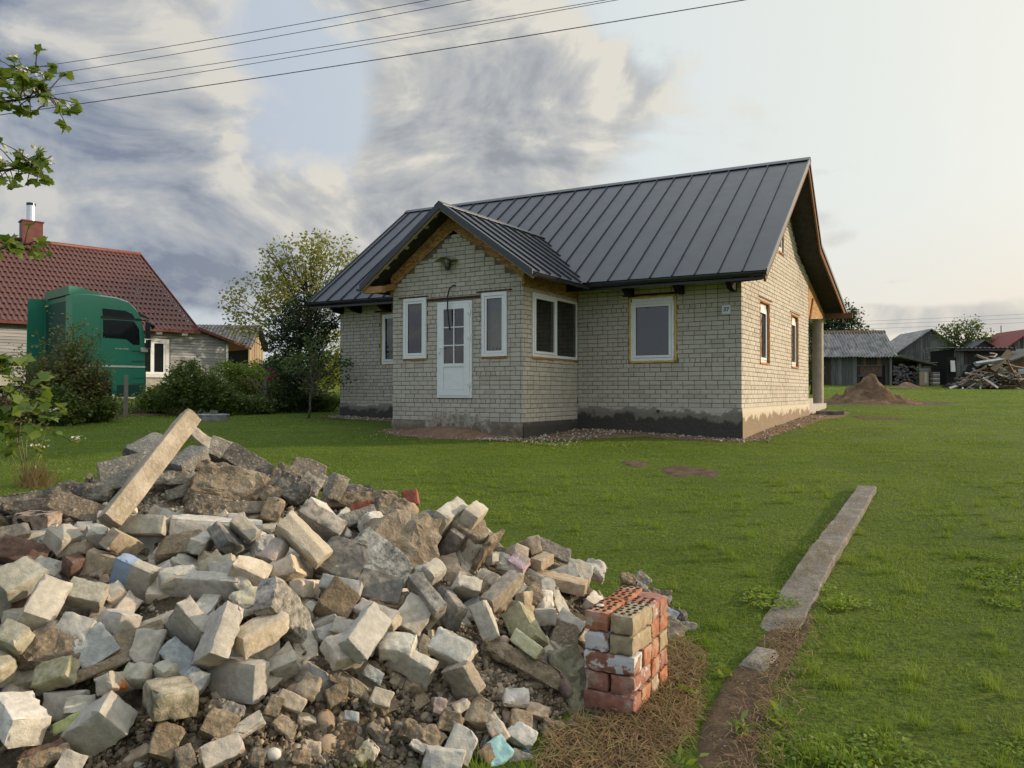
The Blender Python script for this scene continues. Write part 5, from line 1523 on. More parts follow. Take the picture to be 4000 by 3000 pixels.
for y_ in (-.18, Wd + .18):
    mb = MB(); mb.box(2.08, 2.2, min(y_, y_ + .2 * (1 if y_ < 0 else -1)) - .04, max(y_, y_) + .06, 2.38, 2.90); mb.box(2.10, 2.2, y_ - .10, y_ + .06, 2.08, 2.34); mb.tube([(2.04, 0 if y_ < 0 else Wd, 2.98), (2.14, y_, 2.98), (2.14, y_, 2.88)], .025, 6); mb.build('mirror', M_['truck_black'], tk)
mb = MB(); mb.box(1.98, 2.18, -.10, .04, 1.96, 2.10); mb.build('side_lamp', M_['meter_box_cream'], tk)
mb = MB(); mb.lathe([(0, .12), (.10, .08), (.12, -.02), (0, -.03)], 12, Matrix.Translation((2.36, .1, 2.82)) @ Matrix.Rotation(R(60), 4, 'Y')); mb.tube([(2.1, .15, 3.0), (2.32, .1, 2.9)], .018, 5); mb.build('ramp_mirror', M_['truck_black'], tk, smooth=True)
mb = MB()      # roof spoiler and side deflectors behind the cab
mb.prism([(-.06, .12, 3.62), (-.06, .12, 3.88), (.30, .12, 3.86), (.80, .12, 3.72), (.95, .12, 3.64)], (0, Wd - .24, 0)); mb.build('roof_spoiler', M_['truck_green'], tk)
mb = MB(); mb.prism([(-.55, Wd - .10, .95), (-.50, Wd - .06, 3.64), (.0, Wd - .02, 3.66), (.0, Wd - .02, .95)], (0, .03, 0)); mb.build('side_deflector', M_['truck_green'], tk)
mb = MB(); mb.prism([(-.16, .02, 1.6), (-.16, .02, 3.55), (0, .0, 3.62), (0, .0, 1.6)], (0, .03, 0)); mb.build('side_deflector', M_['truck_green'], tk)
mb = MB(); mb.quad((-.012, .12, 1.0), (-.012, Wd - .12, 1.0), (-.012, Wd - .12, 3.45), (-.012, .12, 3.45)); mb.build('rear_panel', M_['truck_dark_green'], tk)
mb = MB(); mb.box(-3.6, 1.8, .75, .90, .62, .86); mb.box(-3.6, 1.8, Wd - .90, Wd - .75, .62, .86); mb.box(-3.4, -2.3, .5, Wd - .5, .98, 1.06); mb.build('chassis', M_['truck_black'], tk)
mb = MB(); mb.lathe([(.075, 0), (.075, .42), (.03, .5)], 10, Matrix.Translation((-.22, 1.75, 1.2))); mb.build('extinguisher', M_['red_paint'], tk, smooth=True)
def wheel(x, y):
    mb = MB(); mb.lathe([(.26, -.14), (.46, -.15), (.50, -.10), (.50, .10), (.46, .15), (.26, .14)], 24, Matrix.Translation((x, y, .50)) @ Matrix.Rotation(R(90), 4, 'X'))
    w_ = mb.build('wheel', M_['truck_black'], tk, smooth=True, angle=40)
    mb = MB(); mb.lathe([(0, .02), (.12, .04), (.26, -.10), (.27, .12)], 16, Matrix.Translation((x, y - .02, .50)) @ Matrix.Rotation(R(90), 4, 'X')); mb.build('rim', M_['steel_flue'], w_, smooth=True)
for x, y in ((.70, .22), (.70, Wd - .22), (-2.9, .3), (-2.9, Wd - .3)): wheel(x, y)

# ------------------------------------------------------------------ barn behind the neighbour's house
bn = empty('old_barn', (-16.0, 43.0, gz(-16, 43)), R(8), 'low barn with a dark corrugated roof and sunlit striped gable', 'barn')
z0 = gz(-16, 43)
def corr(mb, a, b, c, d, waves, amp, nu=None, nv=3, mi=0):
    """corrugated sheet a-b (ridge) to d-c (eave)"""
    a, b, c, d = map(Vector, (a, b, c, d)); nu = nu or waves * 4; nrm = (b - a).cross(d - a).normalized(); nrm = nrm if nrm.z > 0 else -nrm
    vs = []
    for j in range(nv + 1):
        for i in range(nu + 1):
            f = i / nu; p = a.lerp(b, f).lerp(d.lerp(c, f), j / nv); vs.append(p + nrm * amp * math.sin(f * waves * 2 * math.pi))
    mb.add(vs, [(j * (nu + 1) + i, j * (nu + 1) + i + 1, (j + 1) * (nu + 1) + i + 1, (j + 1) * (nu + 1) + i) for j in range(nv) for i in range(nu)])
mb = MB(); rt = 5.55 - z0; corr(mb, (-5.5, 1.6, rt), (1.25, 1.6, rt), (1.25, -1.0, 2.35), (-5.5, -1.0, 2.35), 34, .03); mb.build('roof', M_['asbestos_dark'], bn, smooth=True)
mb = MB(); corr(mb, (-5.5, 1.6, rt), (1.25, 1.6, rt), (1.25, 4.2, 2.35), (-5.5, 4.2, 2.35), 34, .03); mb.build('roof', M_['asbestos_dark'], bn, smooth=True)
mb = MB(); mb.box(-5.3, .92, -.6, 3.8, -.3, 2.6); mb.build('wall', M_['black_wood'], bn)
mb = MB(); mb.tube([(-4.2, 1.6, rt), (-4.2, 1.6, rt + .22)], .07, 8); mb.build('vent_pipe', M_['asbestos_dark'], bn)
for k in range(19):
    y = -.55 + k * .235; top = rt - .15 - abs(y + .1 - 1.6) * (rt - 2.35) / 2.6 - .1
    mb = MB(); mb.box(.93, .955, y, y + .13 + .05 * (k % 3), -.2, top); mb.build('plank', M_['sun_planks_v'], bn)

rs = np.random.default_rng(67); P = []      # the line of trees across the road, mirrored in the windows
for k in range(420):
    x = rs.uniform(-70, 50); d = -rs.uniform(36, 48); h = 4.2 + 3.2 * noise.noise(Vector((x * .12, 3., 1.)))
    for j in range(12): P.append((x + rs.normal() * .8, d + rs.normal() * .8, -.1 + abs(rs.uniform(0, max(1.0, h)))))
V, F = leaf_arrays(np.array(P), 1.0, rs, .3, asp=.8); link('far_woods', np_mesh('far_woods', V, F, M_['far_leaf']), kind='stuff')

# ------------------------------------------------------------------ sheds on the right
def S(u, v, y): return AT(u, v, y)
# long corrugated shed with a log store
gB = 2.08
s1 = empty('corrugated_shed', (25.3, 50.0, gB), R(-4), 'weathered wooden shed with a grey corrugated roof behind the sand heap', 'shed')
def sheet_row(parent, x0, x1, n, y0, z0, y1, z1, m, rows=3, amp=.055):
    """sheets in rows, each sheet its own piece"""
    rr = random.Random(n)
    for r_ in range(rows):
        f0, f1 = r_ / rows, (r_ + 1) / rows + .02
        for i in range(n):
            a, b = x0 + (x1 - x0) * i / n, x0 + (x1 - x0) * (i + 1) / n + .02
            dy, dz = (y1 - y0), (z1 - z0); j = rr.uniform(-.012, .012); lift = .02 * (rows - r_) * 0 + .015 * ((i + r_) % 2) + j
            mb = MB(); corr(mb, (a, y0 + dy * f0, z0 + dz * f0 + lift + .01), (b, y0 + dy * f0, z0 + dz * f0 + lift + .01), (b, y0 + dy * f1, z0 + dz * f1 + lift + .03 - .02 * r_ * 0), (a, y0 + dy * f1, z0 + dz * f1 + lift + .03), 6, amp, 30, 1)
            mb.build('roof_sheet', M_[m], parent, smooth=True)
sheet_row(s1, -6.6, .28, 6, 1.75, 3.72, -.45, 1.86, 'asbestos_sheet')
sheet_row(s1, -6.6, .28, 3, 1.75, 3.72, 3.9, 1.86, 'asbestos_sheet', 1)
mb = MB(); mb.prism([(-6.6, 1.55, 3.62), (-6.6, 1.75, 3.80), (-6.6, 1.95, 3.62)], (6.95, 0, 0)); mb.build('ridge_cap', M_['scrap_brown'], s1)
mb = MB(); mb.box(-6.4, .0, .06, 3.5, -.3, 1.95); mb.build('wall', M_['black_wood'], s1)
rr = random.Random(77); x = -6.4
while x < -.05:
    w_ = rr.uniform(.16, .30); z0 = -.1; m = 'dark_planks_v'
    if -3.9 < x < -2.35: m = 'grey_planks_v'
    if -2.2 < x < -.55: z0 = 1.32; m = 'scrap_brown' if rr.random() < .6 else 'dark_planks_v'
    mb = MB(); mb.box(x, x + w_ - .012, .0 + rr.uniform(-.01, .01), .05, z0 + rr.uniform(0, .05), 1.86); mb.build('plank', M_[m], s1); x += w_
mb = MB(); mb.box(-2.2, -.55, -.02, .05, 1.28, 1.34); mb.build('opening_lintel', M_['grey_post'], s1)
mb = MB(); mb.box(-2.2, -.55, .052, .058, .65, 1.30); mb.build('red_brown_board', M_['maroon'], s1)
mb = MB(); mb.box(-2.15, -.6, -.03, .03, .58, .63); mb.build('rail', M_['grey_post'], s1)
for x in (-.12, 1.75):
    mb = MB(); mb.box(x, x + .14, -.12, .02, -.2, 1.85 if x < 0 else 1.42); mb.build('corner_post', M_['grey_post'], s1)
mb = MB(); mb.prism([(.02, -.45, 1.95), (2.75, -.45, 1.30), (2.75, 3.2, 1.30), (.02, 3.2, 1.95)], (0, 0, .05)); mb.build('lean_to_roof', M_['grey_post'], s1)
for k in range(5):
    mb = MB(); a = .3 + k * .5; mb.box(a, a + .46, -.52, .6, 2.0 - a * .235, 2.035 - a * .235, M=Matrix.Rotation(R(0), 4, 'Y')); mb.build('roof_board', M_['scrap_grey'], s1)
mb = MB(); mb.box(.0, 1.8, .35, .42, -.2, 1.6); mb.box(1.9, 2.7, .2, .26, -.2, 1.32); mb.build('wall', M_['black_wood'], s1)
for k in range(170):      # split logs in the store
    cx, cz = .12 + rr.random() * 1.60, -.02 + rr.random() * 1.42
    if cz > 1.52 - cx * .2: continue
    mb = MB(); r_ = rr.uniform(.055, .085); n = rr.randint(4, 7); a0 = rr.uniform(0, 6)
    pts = [(cx + r_ * 1.25 * math.cos(a0 + 6.283 * i / n), -.05 - rr.uniform(0, .10), cz + r_ * .8 * math.sin(a0 + 6.283 * i / n)) for i in range(n)]; y_ = pts[0][1]; pts = [(p[0], y_, p[2]) for p in pts]
    mb.prism(pts, (0, .4, 0)); mb.build('log', M_['fieldstone'], s1)
for k in range(5):
    mb = MB(); mb.box(1.92 + k * .15, 2.05 + k * .15, .12, .18, -.1, 1.28); mb.build('plank', M_['sun_planks_v'], s1)
# small things by the log store
p = S(3608, 1496, 49.2); o = empty('wooden_cabinet', (p.x, p.y, gz(p.x, p.y)), R(-20), 'narrow wooden cabinet with a green lid at the end of the log store', 'cabinet')
mb = MB(); mb.box(-.26, .26, -.2, .2, 0, .98); mb.build('body', M_['scrap_tan'], o); mb = MB(); mb.box(-.31, .31, -.25, .25, .98, 1.12); mb.build('lid', M_['scrap_teal'], o); mb = MB(); mb.box(.02, .18, -.215, -.2, .15, .85); mb.build('door_panel', M_['scrap_white'], o)
o = empty('board_stack', (p.x + .62, p.y - .1, gz(p.x + .6, p.y)), 0, 'short stack of pale boards beside the narrow cabinet', 'boards')
for k in range(7):
    mb = MB(); mb.box(-.22 + .02 * (k % 3), .22, -.3, .3, k * .13, k * .13 + .10); mb.build('board', M_['scrap_white' if k % 2 else 'scrap_grey'], o)
# far boarded barn with a loft hatch
y = 64.0; c0 = AT(3633, 1282, y); gZ = 2.3
b2 = empty('grey_barn', (c0.x, y, gZ), R(-6), 'grey boarded barn with a pointed gable and a pale roof edge', 'barn')
hz = c0.z - gZ; sl_ = .72
for k in range(26):
    x0 = -2.6 + k * .2; top = hz - .12 - abs(x0 + .1) * sl_
    if top < .2: continue
    mb = MB(); mb.box(x0, x0 + .185, -.02, .03, -.2, top); mb.build('plank', M_['grey_planks_v'], b2)
mb = MB(); mb.prism([(-2.6, .04, -.3), (2.6, .04, -.3), (2.6, .04, hz - 2.6 * sl_ - .1), (0, .04, hz - .12), (-2.6, .04, hz - 2.6 * sl_ - .1)], (0, 6, 0)); mb.build('wall', M_['black_wood'], b2)
for sg in (1, -1):
    mb = MB(); mb.prism([(0, -.3, hz), (sg * 2.9, -.3, hz - 2.9 * sl_), (sg * 2.9, -.3, hz - 2.9 * sl_ - .08), (0, -.3, hz - .08)], (0, 6.6, 0)); mb.build('roof', M_['asbestos_sheet'], b2)
mb = MB(); mb.box(-.05, .62, -.05, -.02, hz - 2.0, hz - 1.05); mb.build('loft_hatch', M_['grey_planks_v'], b2)
mb = MB(); mb.prism([(-1.8, -.9, 1.75), (.35, -.9, 1.5), (.35, -.02, 1.75), (-1.8, -.02, 2.0)], (0, 0, .05)); mb.build('canopy', M_['black_wood'], b2)
mb = MB(); mb.box(-1.6, .3, -.03, -.021, .3, 1.6); mb.build('doorway', M_['black_wood'], b2)
la = empty('ladder', AT(3629, 1452, 62.5), 0, 'grey wooden ladder leaning on the far boarded barn', 'ladder')
mb = MB(); h_ = AT(3637, 1360, 62.5).z - la.location.z
for x in (-.17, .17): mb.tube([(x, 0, -.8), (x + .22, .9, h_)], .03, 5)
mb.build('stile', M_['grey_post'], la); mb = MB()
for k in range(8): f = k / 8; mb.tube([(-.17 + .22 * f, .9 * f, -.2 + (h_ + .2) * f), (.17 + .22 * f, .9 * f, -.2 + (h_ + .2) * f)], .02, 5)
mb.build('rung', M_['grey_post'], la)
# flat roofed dark shed behind the scrap wood
y = 49.0; a = AT(3722, 1358, y); b = AT(3937, 1357, y); gZ = gz(30, 49)
s3 = empty('dark_shed', (a.x, y, gZ), R(-2), 'dark boarded shed with a flat corrugated roof behind the scrap wood heap', 'shed'); ht = a.z - gZ; wd = b.x - a.x
mb = MB(); mb.box(.1, wd - .1, .06, 3, -.2, ht - .05); mb.build('wall', M_['black_wood'], s3)
x = .1
while x < wd - .1:
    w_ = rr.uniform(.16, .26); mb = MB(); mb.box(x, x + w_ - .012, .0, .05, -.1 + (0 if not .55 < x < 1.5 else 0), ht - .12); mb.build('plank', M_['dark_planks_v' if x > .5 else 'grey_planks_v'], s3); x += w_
mb = MB(); corr(mb, (-.15, 3.2, ht + .16), (wd + .2, 3.2, ht + .16), (wd + .2, -.5, ht), (-.15, -.5, ht), 14, .035); mb.build('roof_sheet', M_['asbestos_dark'], s3, smooth=True)
mb = MB(); mb.box(-.1, wd + .15, -.45, -.38, ht - .20, ht - .04); mb.build('fascia_board', M_['dark_planks_v'], s3)
mb = MB(); mb.box(.55, 1.5, -.03, -.005, .0, 1.38); mb.box(.5, 1.55, -.04, -.03, 1.36, 1.42); mb.build('shed_door', M_['grey_planks_v'], s3)
o = MB(); o.box(-.15, .15, -.03, .03, 0, .72); o = o.build('white_board', M_['white_paint']); q = AT(3723, 1450, 47.8); o.location = (q.x, q.y, q.z); o.rotation_euler = (R(-4), 0, R(10)); props(o, 'white board propped at the left corner of the dark flat roofed shed', 'board')
o = MB(); o.box(-.3, .3, -.04, .04, -1.2, .95); o = o.build('dark_screen', M_['black_wood']); o.location = (q.x - .02, q.y + .15, q.z); props(o, 'dark panel behind the white board', 'panel')
# small pointed roof between, red roofed house, edge shed
c = AT(3842, 1325, 56); gZ = gz(c.x, 56); o = empty('small_hut', (c.x, 56, gZ), 0, 'small dark hut showing only its pointed gable over the flat roofed shed', 'hut'); h_ = c.z - gZ
mb = MB(); mb.prism([(-1.15, 0, -.2), (1.15, 0, -.2), (1.15, 0, h_ - .8), (0, 0, h_ - .05), (-1.15, 0, h_ - .8)], (0, 2, 0)); mb.build('wall', M_['dark_planks_v'], o)
for sg in (1, -1): mb = MB(); mb.prism([(0, -.2, h_), (sg * 1.4, -.2, h_ - .93), (sg * 1.4, -.2, h_ - 1.0), (0, -.2, h_ - .07)], (0, 2.4, 0)); mb.build('roof', M_['asbestos_dark'], o)
c = AT(3908, 1299, 74); gZ = 2.35; o = empty('red_roofed_house', (c.x, 74, gZ), R(-3), 'distant house with a plain dark red roof at the right edge', 'house'); h_ = c.z - gZ
mb = MB(); mb.quad((0, 0, h_), (9, 0, h_ + .1), (9, -3.2, h_ - 3.0), (.6, -3.2, h_ - 3.0)); mb.quad((0, 0, h_), (9, 0, h_), (9, 3, h_ - 3), (.6, 3, h_ - 3)); mb.build('roof', M_['far_red_roof'], o)
mb = MB(); mb.prism([(.35, -2.9, -.3), (.35, -2.9, h_ - 2.8), (.2, 0, h_ - .15), (.35, 2.9, h_ - 2.8), (.35, 2.9, -.3)], (8.5, 0, 0)); mb.build('wall', M_['grey_planks_v'], o)
mb = MB(); mb.tube([(.05, 0, h_ - .2), (.05, 0, h_ + .75)], .05, 5); mb.build('mast', M_['grey_post'], o)
c = AT(4000, 1308, 54); gZ = gz(c.x, 54); o = empty('planked_shed', (c.x, 54, gZ), R(-5), 'striped board shed with a sloping roof cut by the right picture edge', 'shed'); h_ = c.z - gZ
for k in range(20):
    x0 = -1.45 + k * .2; mb = MB(); top = h_ - .1 + (x0 + .1) * .72 if x0 < .6 else h_ + .4 - (x0 - .6) * .6; mb.box(x0, x0 + .18, 0, .04, -.2, top); mb.build('plank', M_['grey_planks_v' if k % 3 else 'dark_planks_v'], o)
mb = MB(); mb.prism([(-1.7, -.3, h_ - 1.2), (.6, -.3, h_ + .45), (.6, -.3, h_ + .53), (-1.7, -.3, h_ - 1.1)], (0, 5, 0)); mb.prism([(.6, -.3, h_ + .45), (3.2, -.3, h_ - 1.3), (3.2, -.3, h_ - 1.2), (.6, -.3, h_ + .53)], (0, 5, 0)); mb.build('roof', M_['far_red_roof'], o)
mb = MB(); mb.box(-1.4, 2.9, .05, 4, -.2, h_ - 1.2); mb.build('wall', M_['black_wood'], o)
c = AT(3932, 1415, 47); gZ = gz(c.x, 47); o = empty('edge_lean_to', (c.x, 47, gZ), 0, 'brown lean-to with a rising green-grey roof edge at the right picture edge', 'shed'); h_ = c.z - gZ
mb = MB(); mb.prism([(0, -.1, h_), (2.6, -.1, h_ + .95), (2.6, -.1, h_ + 1.03), (0, -.1, h_ + .08)], (0, 3, 0)); mb.build('roof', M_['grey_post'], o)
for k in range(11): x0 = .15 + k * .21; mb = MB(); mb.box(x0, x0 + .195, .1, .14, -.2, h_ - .02 + x0 * .36); mb.build('plank', M_['scrap_brown'], o)
mb = MB(); mb.box(.15, 2.5, .15, 2.6, -.2, h_); mb.build('wall', M_['black_wood'], o)

# trees and shrubs on the right
def rtree(name, u, y, blobs, leafm, label, seed, tips, per=16, spread=.22, size=.2, trunk=.12, **k):
    x = (u - 2000) / 2925.7 * y
    return plant(name, (x, y, gz(x, y)), blobs, leafm, label, 'tree', None, tips=tips, per=per, spread=spread, size=size, trunk=trunk, seed=seed, **k)
rtree('dark_tree', 3285, 62, [(0, 0, 4.2, 1.9, 1.8, 1.7), (.4, 0, 5.6, 1.2, 1.2, 1.1), (-1.2, 0, 4.6, 1.3, 1.2, 1.6), (-1.6, 0, 2.4, 1.5, 1.4, 1.2)], 'conifer_leaf', 'dense dark green tree rising behind the corrugated shed', 51, 300, 20, .24, .24)
rtree('light_tree', 3375, 60, [(0, 0, 3.3, 1.4, 1.0, 1.0), (.9, 0, 2.9, .8, .8, .7), (-.9, 0, 3.4, .8, .8, .8)], 'far_leaf', 'lighter green tree top just over the corrugated roof', 52, 130)
rtree('leafy_tree', 3168, 36, [(0, 0, 2.6, .45, .5, .9), (0, 0, 1.2, .5, .5, .6), (.1, 0, 3.3, .4, .4, .5)], 'fruit_leaf', 'slim leafy tree seen between the house corner and the porch column', 53, 130, 20, .12, .12, .05)
rtree('apple_tree', 3772, 58, [(-.2, 0, 3.6, 1.5, 1.3, .9), (1.0, 0, 3.5, 1.0, 1.0, .9), (-1.4, 0, 3.9, 1.0, .9, .6), (.1, 0, 4.5, 1.1, .9, .5), (1.3, 0, 2.9, .8, .8, .8), (-1.5, 0, 2.6, .8, .8, .9), (.0, 0, 2.4, 1.6, 1.0, .7)], 'far_leaf', 'open spreading tree with a pale trunk between the far sheds', 54, 210, 15, .20, .20, .14, bark='bark_grey', limb=80)
rtree('thin_tree', 3540, 70, [(0, 0, 3.0, 1.1, 1, 1.6), (.9, 0, 2.6, .9, .9, 1.0)], 'far_leaf', 'thin pale green tree between the corrugated shed and the grey barn', 55, 90, 12)
rtree('far_tree', 3885, 85, [(0, 0, 2.6, 2.0, 1, 1.5), (1.6, 0, 2.2, 1.4, 1, 1.3)], 'far_leaf', 'distant green tree left of the red roofed house', 56, 140)
bush(3672, 1425, 1490, 95, 52, 'lime_leaf', 'bright green shrub growing between the log store and the dark shed', 57, n=3, size=.14)
bush(3600, 1428, 1480, 80, 60, 'lime_leaf', 'pale green branches hanging before the grey barn', 58, n=2, size=.14)
bush(3640, 1455, 1492, 60, 58, 'far_leaf', 'small shrub on the grass behind the log store', 59, n=2, size=.14)
rs = np.random.default_rng(61)      # far woods closing the view on both sides
P = []
for k in range(1500):
    a = rs.uniform(-.95, .95); d = rs.uniform(105, 150); x = math.tan(a) * d; h = (3.0 + 2.2 * (noise.noise(Vector((x * .05, d * .05, 2.))) + .3)) * (1 if x > 0 else 1.15)
    for j in range(9): P.append((x + rs.normal() * 1.0, d + rs.normal(), 2.3 + abs(rs.uniform(0, h))))
V, F = leaf_arrays(np.array(P), 1.3, rs, .3, asp=.8); link('far_woods', np_mesh('far_woods', V, F, M_['far_leaf']), kind='stuff')

# sand heap, small mound
def heap(name, c, rx, ry, h, m, label, cat, seed, amp=.12, kind=None):
    n, k_ = 48, 16; vs = []; rr = random.Random(seed)
    for j in range(k_ + 1):
        r_ = j / k_
        for i in range(n):
            a = 2 * math.pi * i / n; q = 1 + .10 * math.sin(2 * a + seed) + .07 * math.sin(3 * a + 2)
            x, y = math.cos(a) * rx * r_ * q, math.sin(a) * ry * r_ * q
            z = h * max(0, (1 - r_)) ** 1.15 * (1 if r_ > .12 else 1) * .98
            z = h * (1 - (1 - math.exp(-3.2 * r_ ** 1.35)) / (1 - math.exp(-3.2)))
            z += amp * noise.fractal(Vector((x * 2.2, y * 2.2, seed)), 1.0, 2.0, 5) * min(1, 2.5 * (1 - r_)) * h
            vs.append((x, y, gz(c[0] + x, c[1] + y) - gz(*c) + z + (-.03 if j == k_ else .01)))
    mb = MB(); mb.add(vs, [(j * n + i, j * n + (i + 1) % n, (j + 1) * n + (i + 1) % n, (j + 1) * n + i) for j in range(k_) for i in range(n)])
    o = mb.build(name, M_[m], smooth=True); o.location = (c[0], c[1], gz(*c)); props(o, label, cat, None, kind)
    PATCHES.append([(c[0] + math.cos(a) * rx * .92, c[1] + math.sin(a) * ry * .92) for a in np.linspace(0, 6.28, 24)[:-1]])
    return o
heap('sand_heap', (13.75, 28.9), 1.75, 1.6, 1.05, 'brown_sand', 'conical heap of brown sand on the lawn behind the porch column', 'sand heap', 3, .38)
ground_patch('bare_earth', blob_outline(14.2, 28.4, 2.9, 1.2, .05, 31), 'soil', .02)
heap('earth_mound', (23.6, 44.8), 1.5, .9, .38, 'reddish_earth', 'low grassy earth mound in front of the log store', 'mound', 5, .3)

# scrap wood heap
hp = Vector((27.75, 44.6, 0)); hp.z = gz(hp.x, hp.y); rr = random.Random(31)
def hz_(x): return 2.1 * math.exp(-((x - .55) / 1.15) ** 2) + .25
def board(c, L, w_, t, ax, roll, m, name='board', **kw):
    mb = MB(); mb.box(-L / 2, L / 2, -w_ / 2, w_ / 2, -t / 2, t / 2); o = mb.build(name, M_[m])
    ax = Vector(ax).normalized(); q = ax.to_track_quat('X', 'Z'); o.matrix_world = Matrix.Translation(hp + Vector(c)) @ (q @ Quaternion((1, 0, 0), roll)).to_matrix().to_4x4()
    return props(o, **kw)
BN = 'boards in the scrap wood heap'
tint = {'scrap_white': ('white painted board end sticking out of the scrap wood heap', .30), 'scrap_grey': ('grey weathered board lying in the scrap wood heap', .26), 'scrap_brown': ('brown board lying in the scrap wood heap', .28), 'scrap_tan': ('tan bare board lying in the scrap wood heap', .16)}
for k in range(150):
    x = rr.uniform(-1.75, 2.0); h_ = hz_(x); z = rr.uniform(.04, 1.0) * h_ * .93; y_ = -1.0 * (1 - z / 2.6) + rr.uniform(-.25, .35)
    q = rr.random(); m = 'scrap_white' if q < .30 else 'scrap_grey' if q < .58 else 'scrap_brown' if q < .84 else 'scrap_tan'
    a = rr.gauss(0, .5); e = rr.gauss(-.05, .33) + (-.35 * (1 if x > .5 else -1) * rr.random())
    if rr.random() < .25: ax = (rr.gauss(0, .5), -1, rr.gauss(-.15, .25))
    else: ax = (math.cos(a), math.sin(a) * 1.1, e)
    board((x, y_, z), rr.uniform(.45, 1.5), rr.uniform(.07, .17), rr.uniform(.02, .045), ax, rr.uniform(-1.2, 1.2), m, label=tint[m][0], cat='board', group=BN)
mb = MB()
for k in range(14):
    x = -1.5 + k * .26; h_ = hz_(x) * .86; mb.add([(x - .3, -.5, -.1), (x + .3, -.5, -.1), (x + .3, 1.1, -.1), (x - .3, 1.1, -.1), (x - .05, .1, h_), (x + .05, .1, h_), (x + .05, .6, h_), (x - .05, .6, h_)], [(4, 5, 6, 7), (0, 1, 5, 4), (1, 2, 6, 5), (2, 3, 7, 6), (3, 0, 4, 7)])
o = mb.build('wood_heap_core', M_['black_wood']); o.location = hp; o['kind'] = 'stuff'
board((.75, -1.0, 1.62), 1.45, .34, .05, (.62, -.12, .78), 1.15, 'scrap_tan', label='broad light brown panel leaning up over the scrap wood heap', cat='panel')
board((1.45, -1.0, .95), 1.75, .20, .07, (.42, -.1, -.9), .5, 'scrap_brown', label='thick dark brown beam sloping down the right face of the scrap heap', cat='beam')
board((1.15, -.95, 1.78), .8, .14, .07, (.05, .1, 1), .3, 'scrap_tan', label='short yellowish post standing up at the top of the scrap wood heap', cat='post')
board((-1.25, -1.35, .55), 1.35, .09, .05, (1, -.1, .42), .2, 'scrap_brown', label='brown curved chair arm poking out left of the scrap wood heap', cat='board')
board((-.15, -1.4, .32), .95, .17, .03, (.72, -.3, -.62), .8, 'scrap_white', label='pale board sliding off the front of the scrap wood heap', cat='board')
board((.0, -.9, 1.5), 1.5, .16, .03, (1, -.1, .10), .5, 'scrap_teal', label='greenish board lying across the top of the scrap wood heap', cat='board')
board((.15, -.95, 1.62), 1.6, .18, .03, (1, -.1, .16), .6, 'scrap_white', label='long white board topmost across the scrap wood heap', cat='board')
board((2.1, -.9, 1.0), .6, .30, .03, (1, 0, .05), 1.3, 'silblue', label='pale blue board on the right side of the scrap wood heap', cat='board')
board((2.2, -.8, 1.2), 1.2, .10, .05, (1, 0, -.15), .4, 'scrap_tan', label='yellowish rail sticking out right of the scrap wood heap', cat='board')

# wires ------------------------------------------------------------------
def wire(a, b, sag, r_, label, group):
    pts = [a.lerp(b, i / 40) - Vector((0, 0, 4 * sag * (i / 40) * (1 - i / 40))) for i in range(41)]
    mb = MB(); mb.tube(pts, r_, 5, cap=False); o = mb.build('power_line', M_['wire_black']); return props(o, label, 'wire', group)
nm = ['topmost of the five overhead wires', 'second overhead wire from the top', 'third overhead wire from the top', 'fourth overhead wire from the top', 'lowest and darkest of the five overhead wires']
for k, ((u0, v0), (u1, v1)) in enumerate((((72, 248), (1600, 2)), ((127, 277), (1763, 2)), ((208, 316), (2275, 2)), ((232, 343), (2325, 2)), ((280, 386), (2812, 2)))):
    du, dv = u1 - u0, v1 - v0
    a = AT(u0 - du * .5, v0 - dv * .5, 19); b = AT(u1 + du * .25, v1 + dv * .25, 12.5)
    wire(a, b, .16, .006 if k < 4 else .009, nm[k], 'overhead wires')
for k, ((u0, v0), (u1, v1)) in enumerate((((3380, 1249), (4000, 1221)), ((3380, 1262), (4000, 1237)), ((3400, 1278), (4000, 1254)))):
    du, dv = u1 - u0, v1 - v0
    wire(AT(u0 - du * .6, v0 - dv * .6, 66), AT(u1 + du * .5, v1 + dv * .5, 62), .1, .009, ['upper thin wire over the right hand sheds', 'middle thin wire over the right hand sheds', 'lower thin wire over the right hand sheds'][k], 'far wires')

# well cover ------------------------------------------------------------------
p = GR(832, 1643); p.y -= 0; we = empty('well_cover', p, R(12), 'low round-cornered well ring with a grey lid on the lawn', 'well')
mb = MB(); hx = [(math.cos(a) * .43, math.sin(a) * .43) for a in [math.pi / 4 * k + .3 for k in range(8)]]
mb.prism([(x, y, -.1) for x, y in hx], (0, 0, .235)); mb.build('well_ring', M_['well_concrete'], we)
mb = MB(); mb.prism([(x * 1.03, y * 1.03, .137) for x, y in hx], (0, 0, .03)); mb.build('lid', M_['well_lid_zinc'], we)
mb = MB(); mb.prism([(-.09, -.06, 0), (.10, -.06, 0), (.09, -.05, .10), (-.07, -.06, .11)], (0, .12, 0)); o = mb.build('stone', M_['concbrown']); o.location = p + Vector((.06, -.1, .168)); props(o, 'small brownish stone lying on the lid of the well', 'stone')

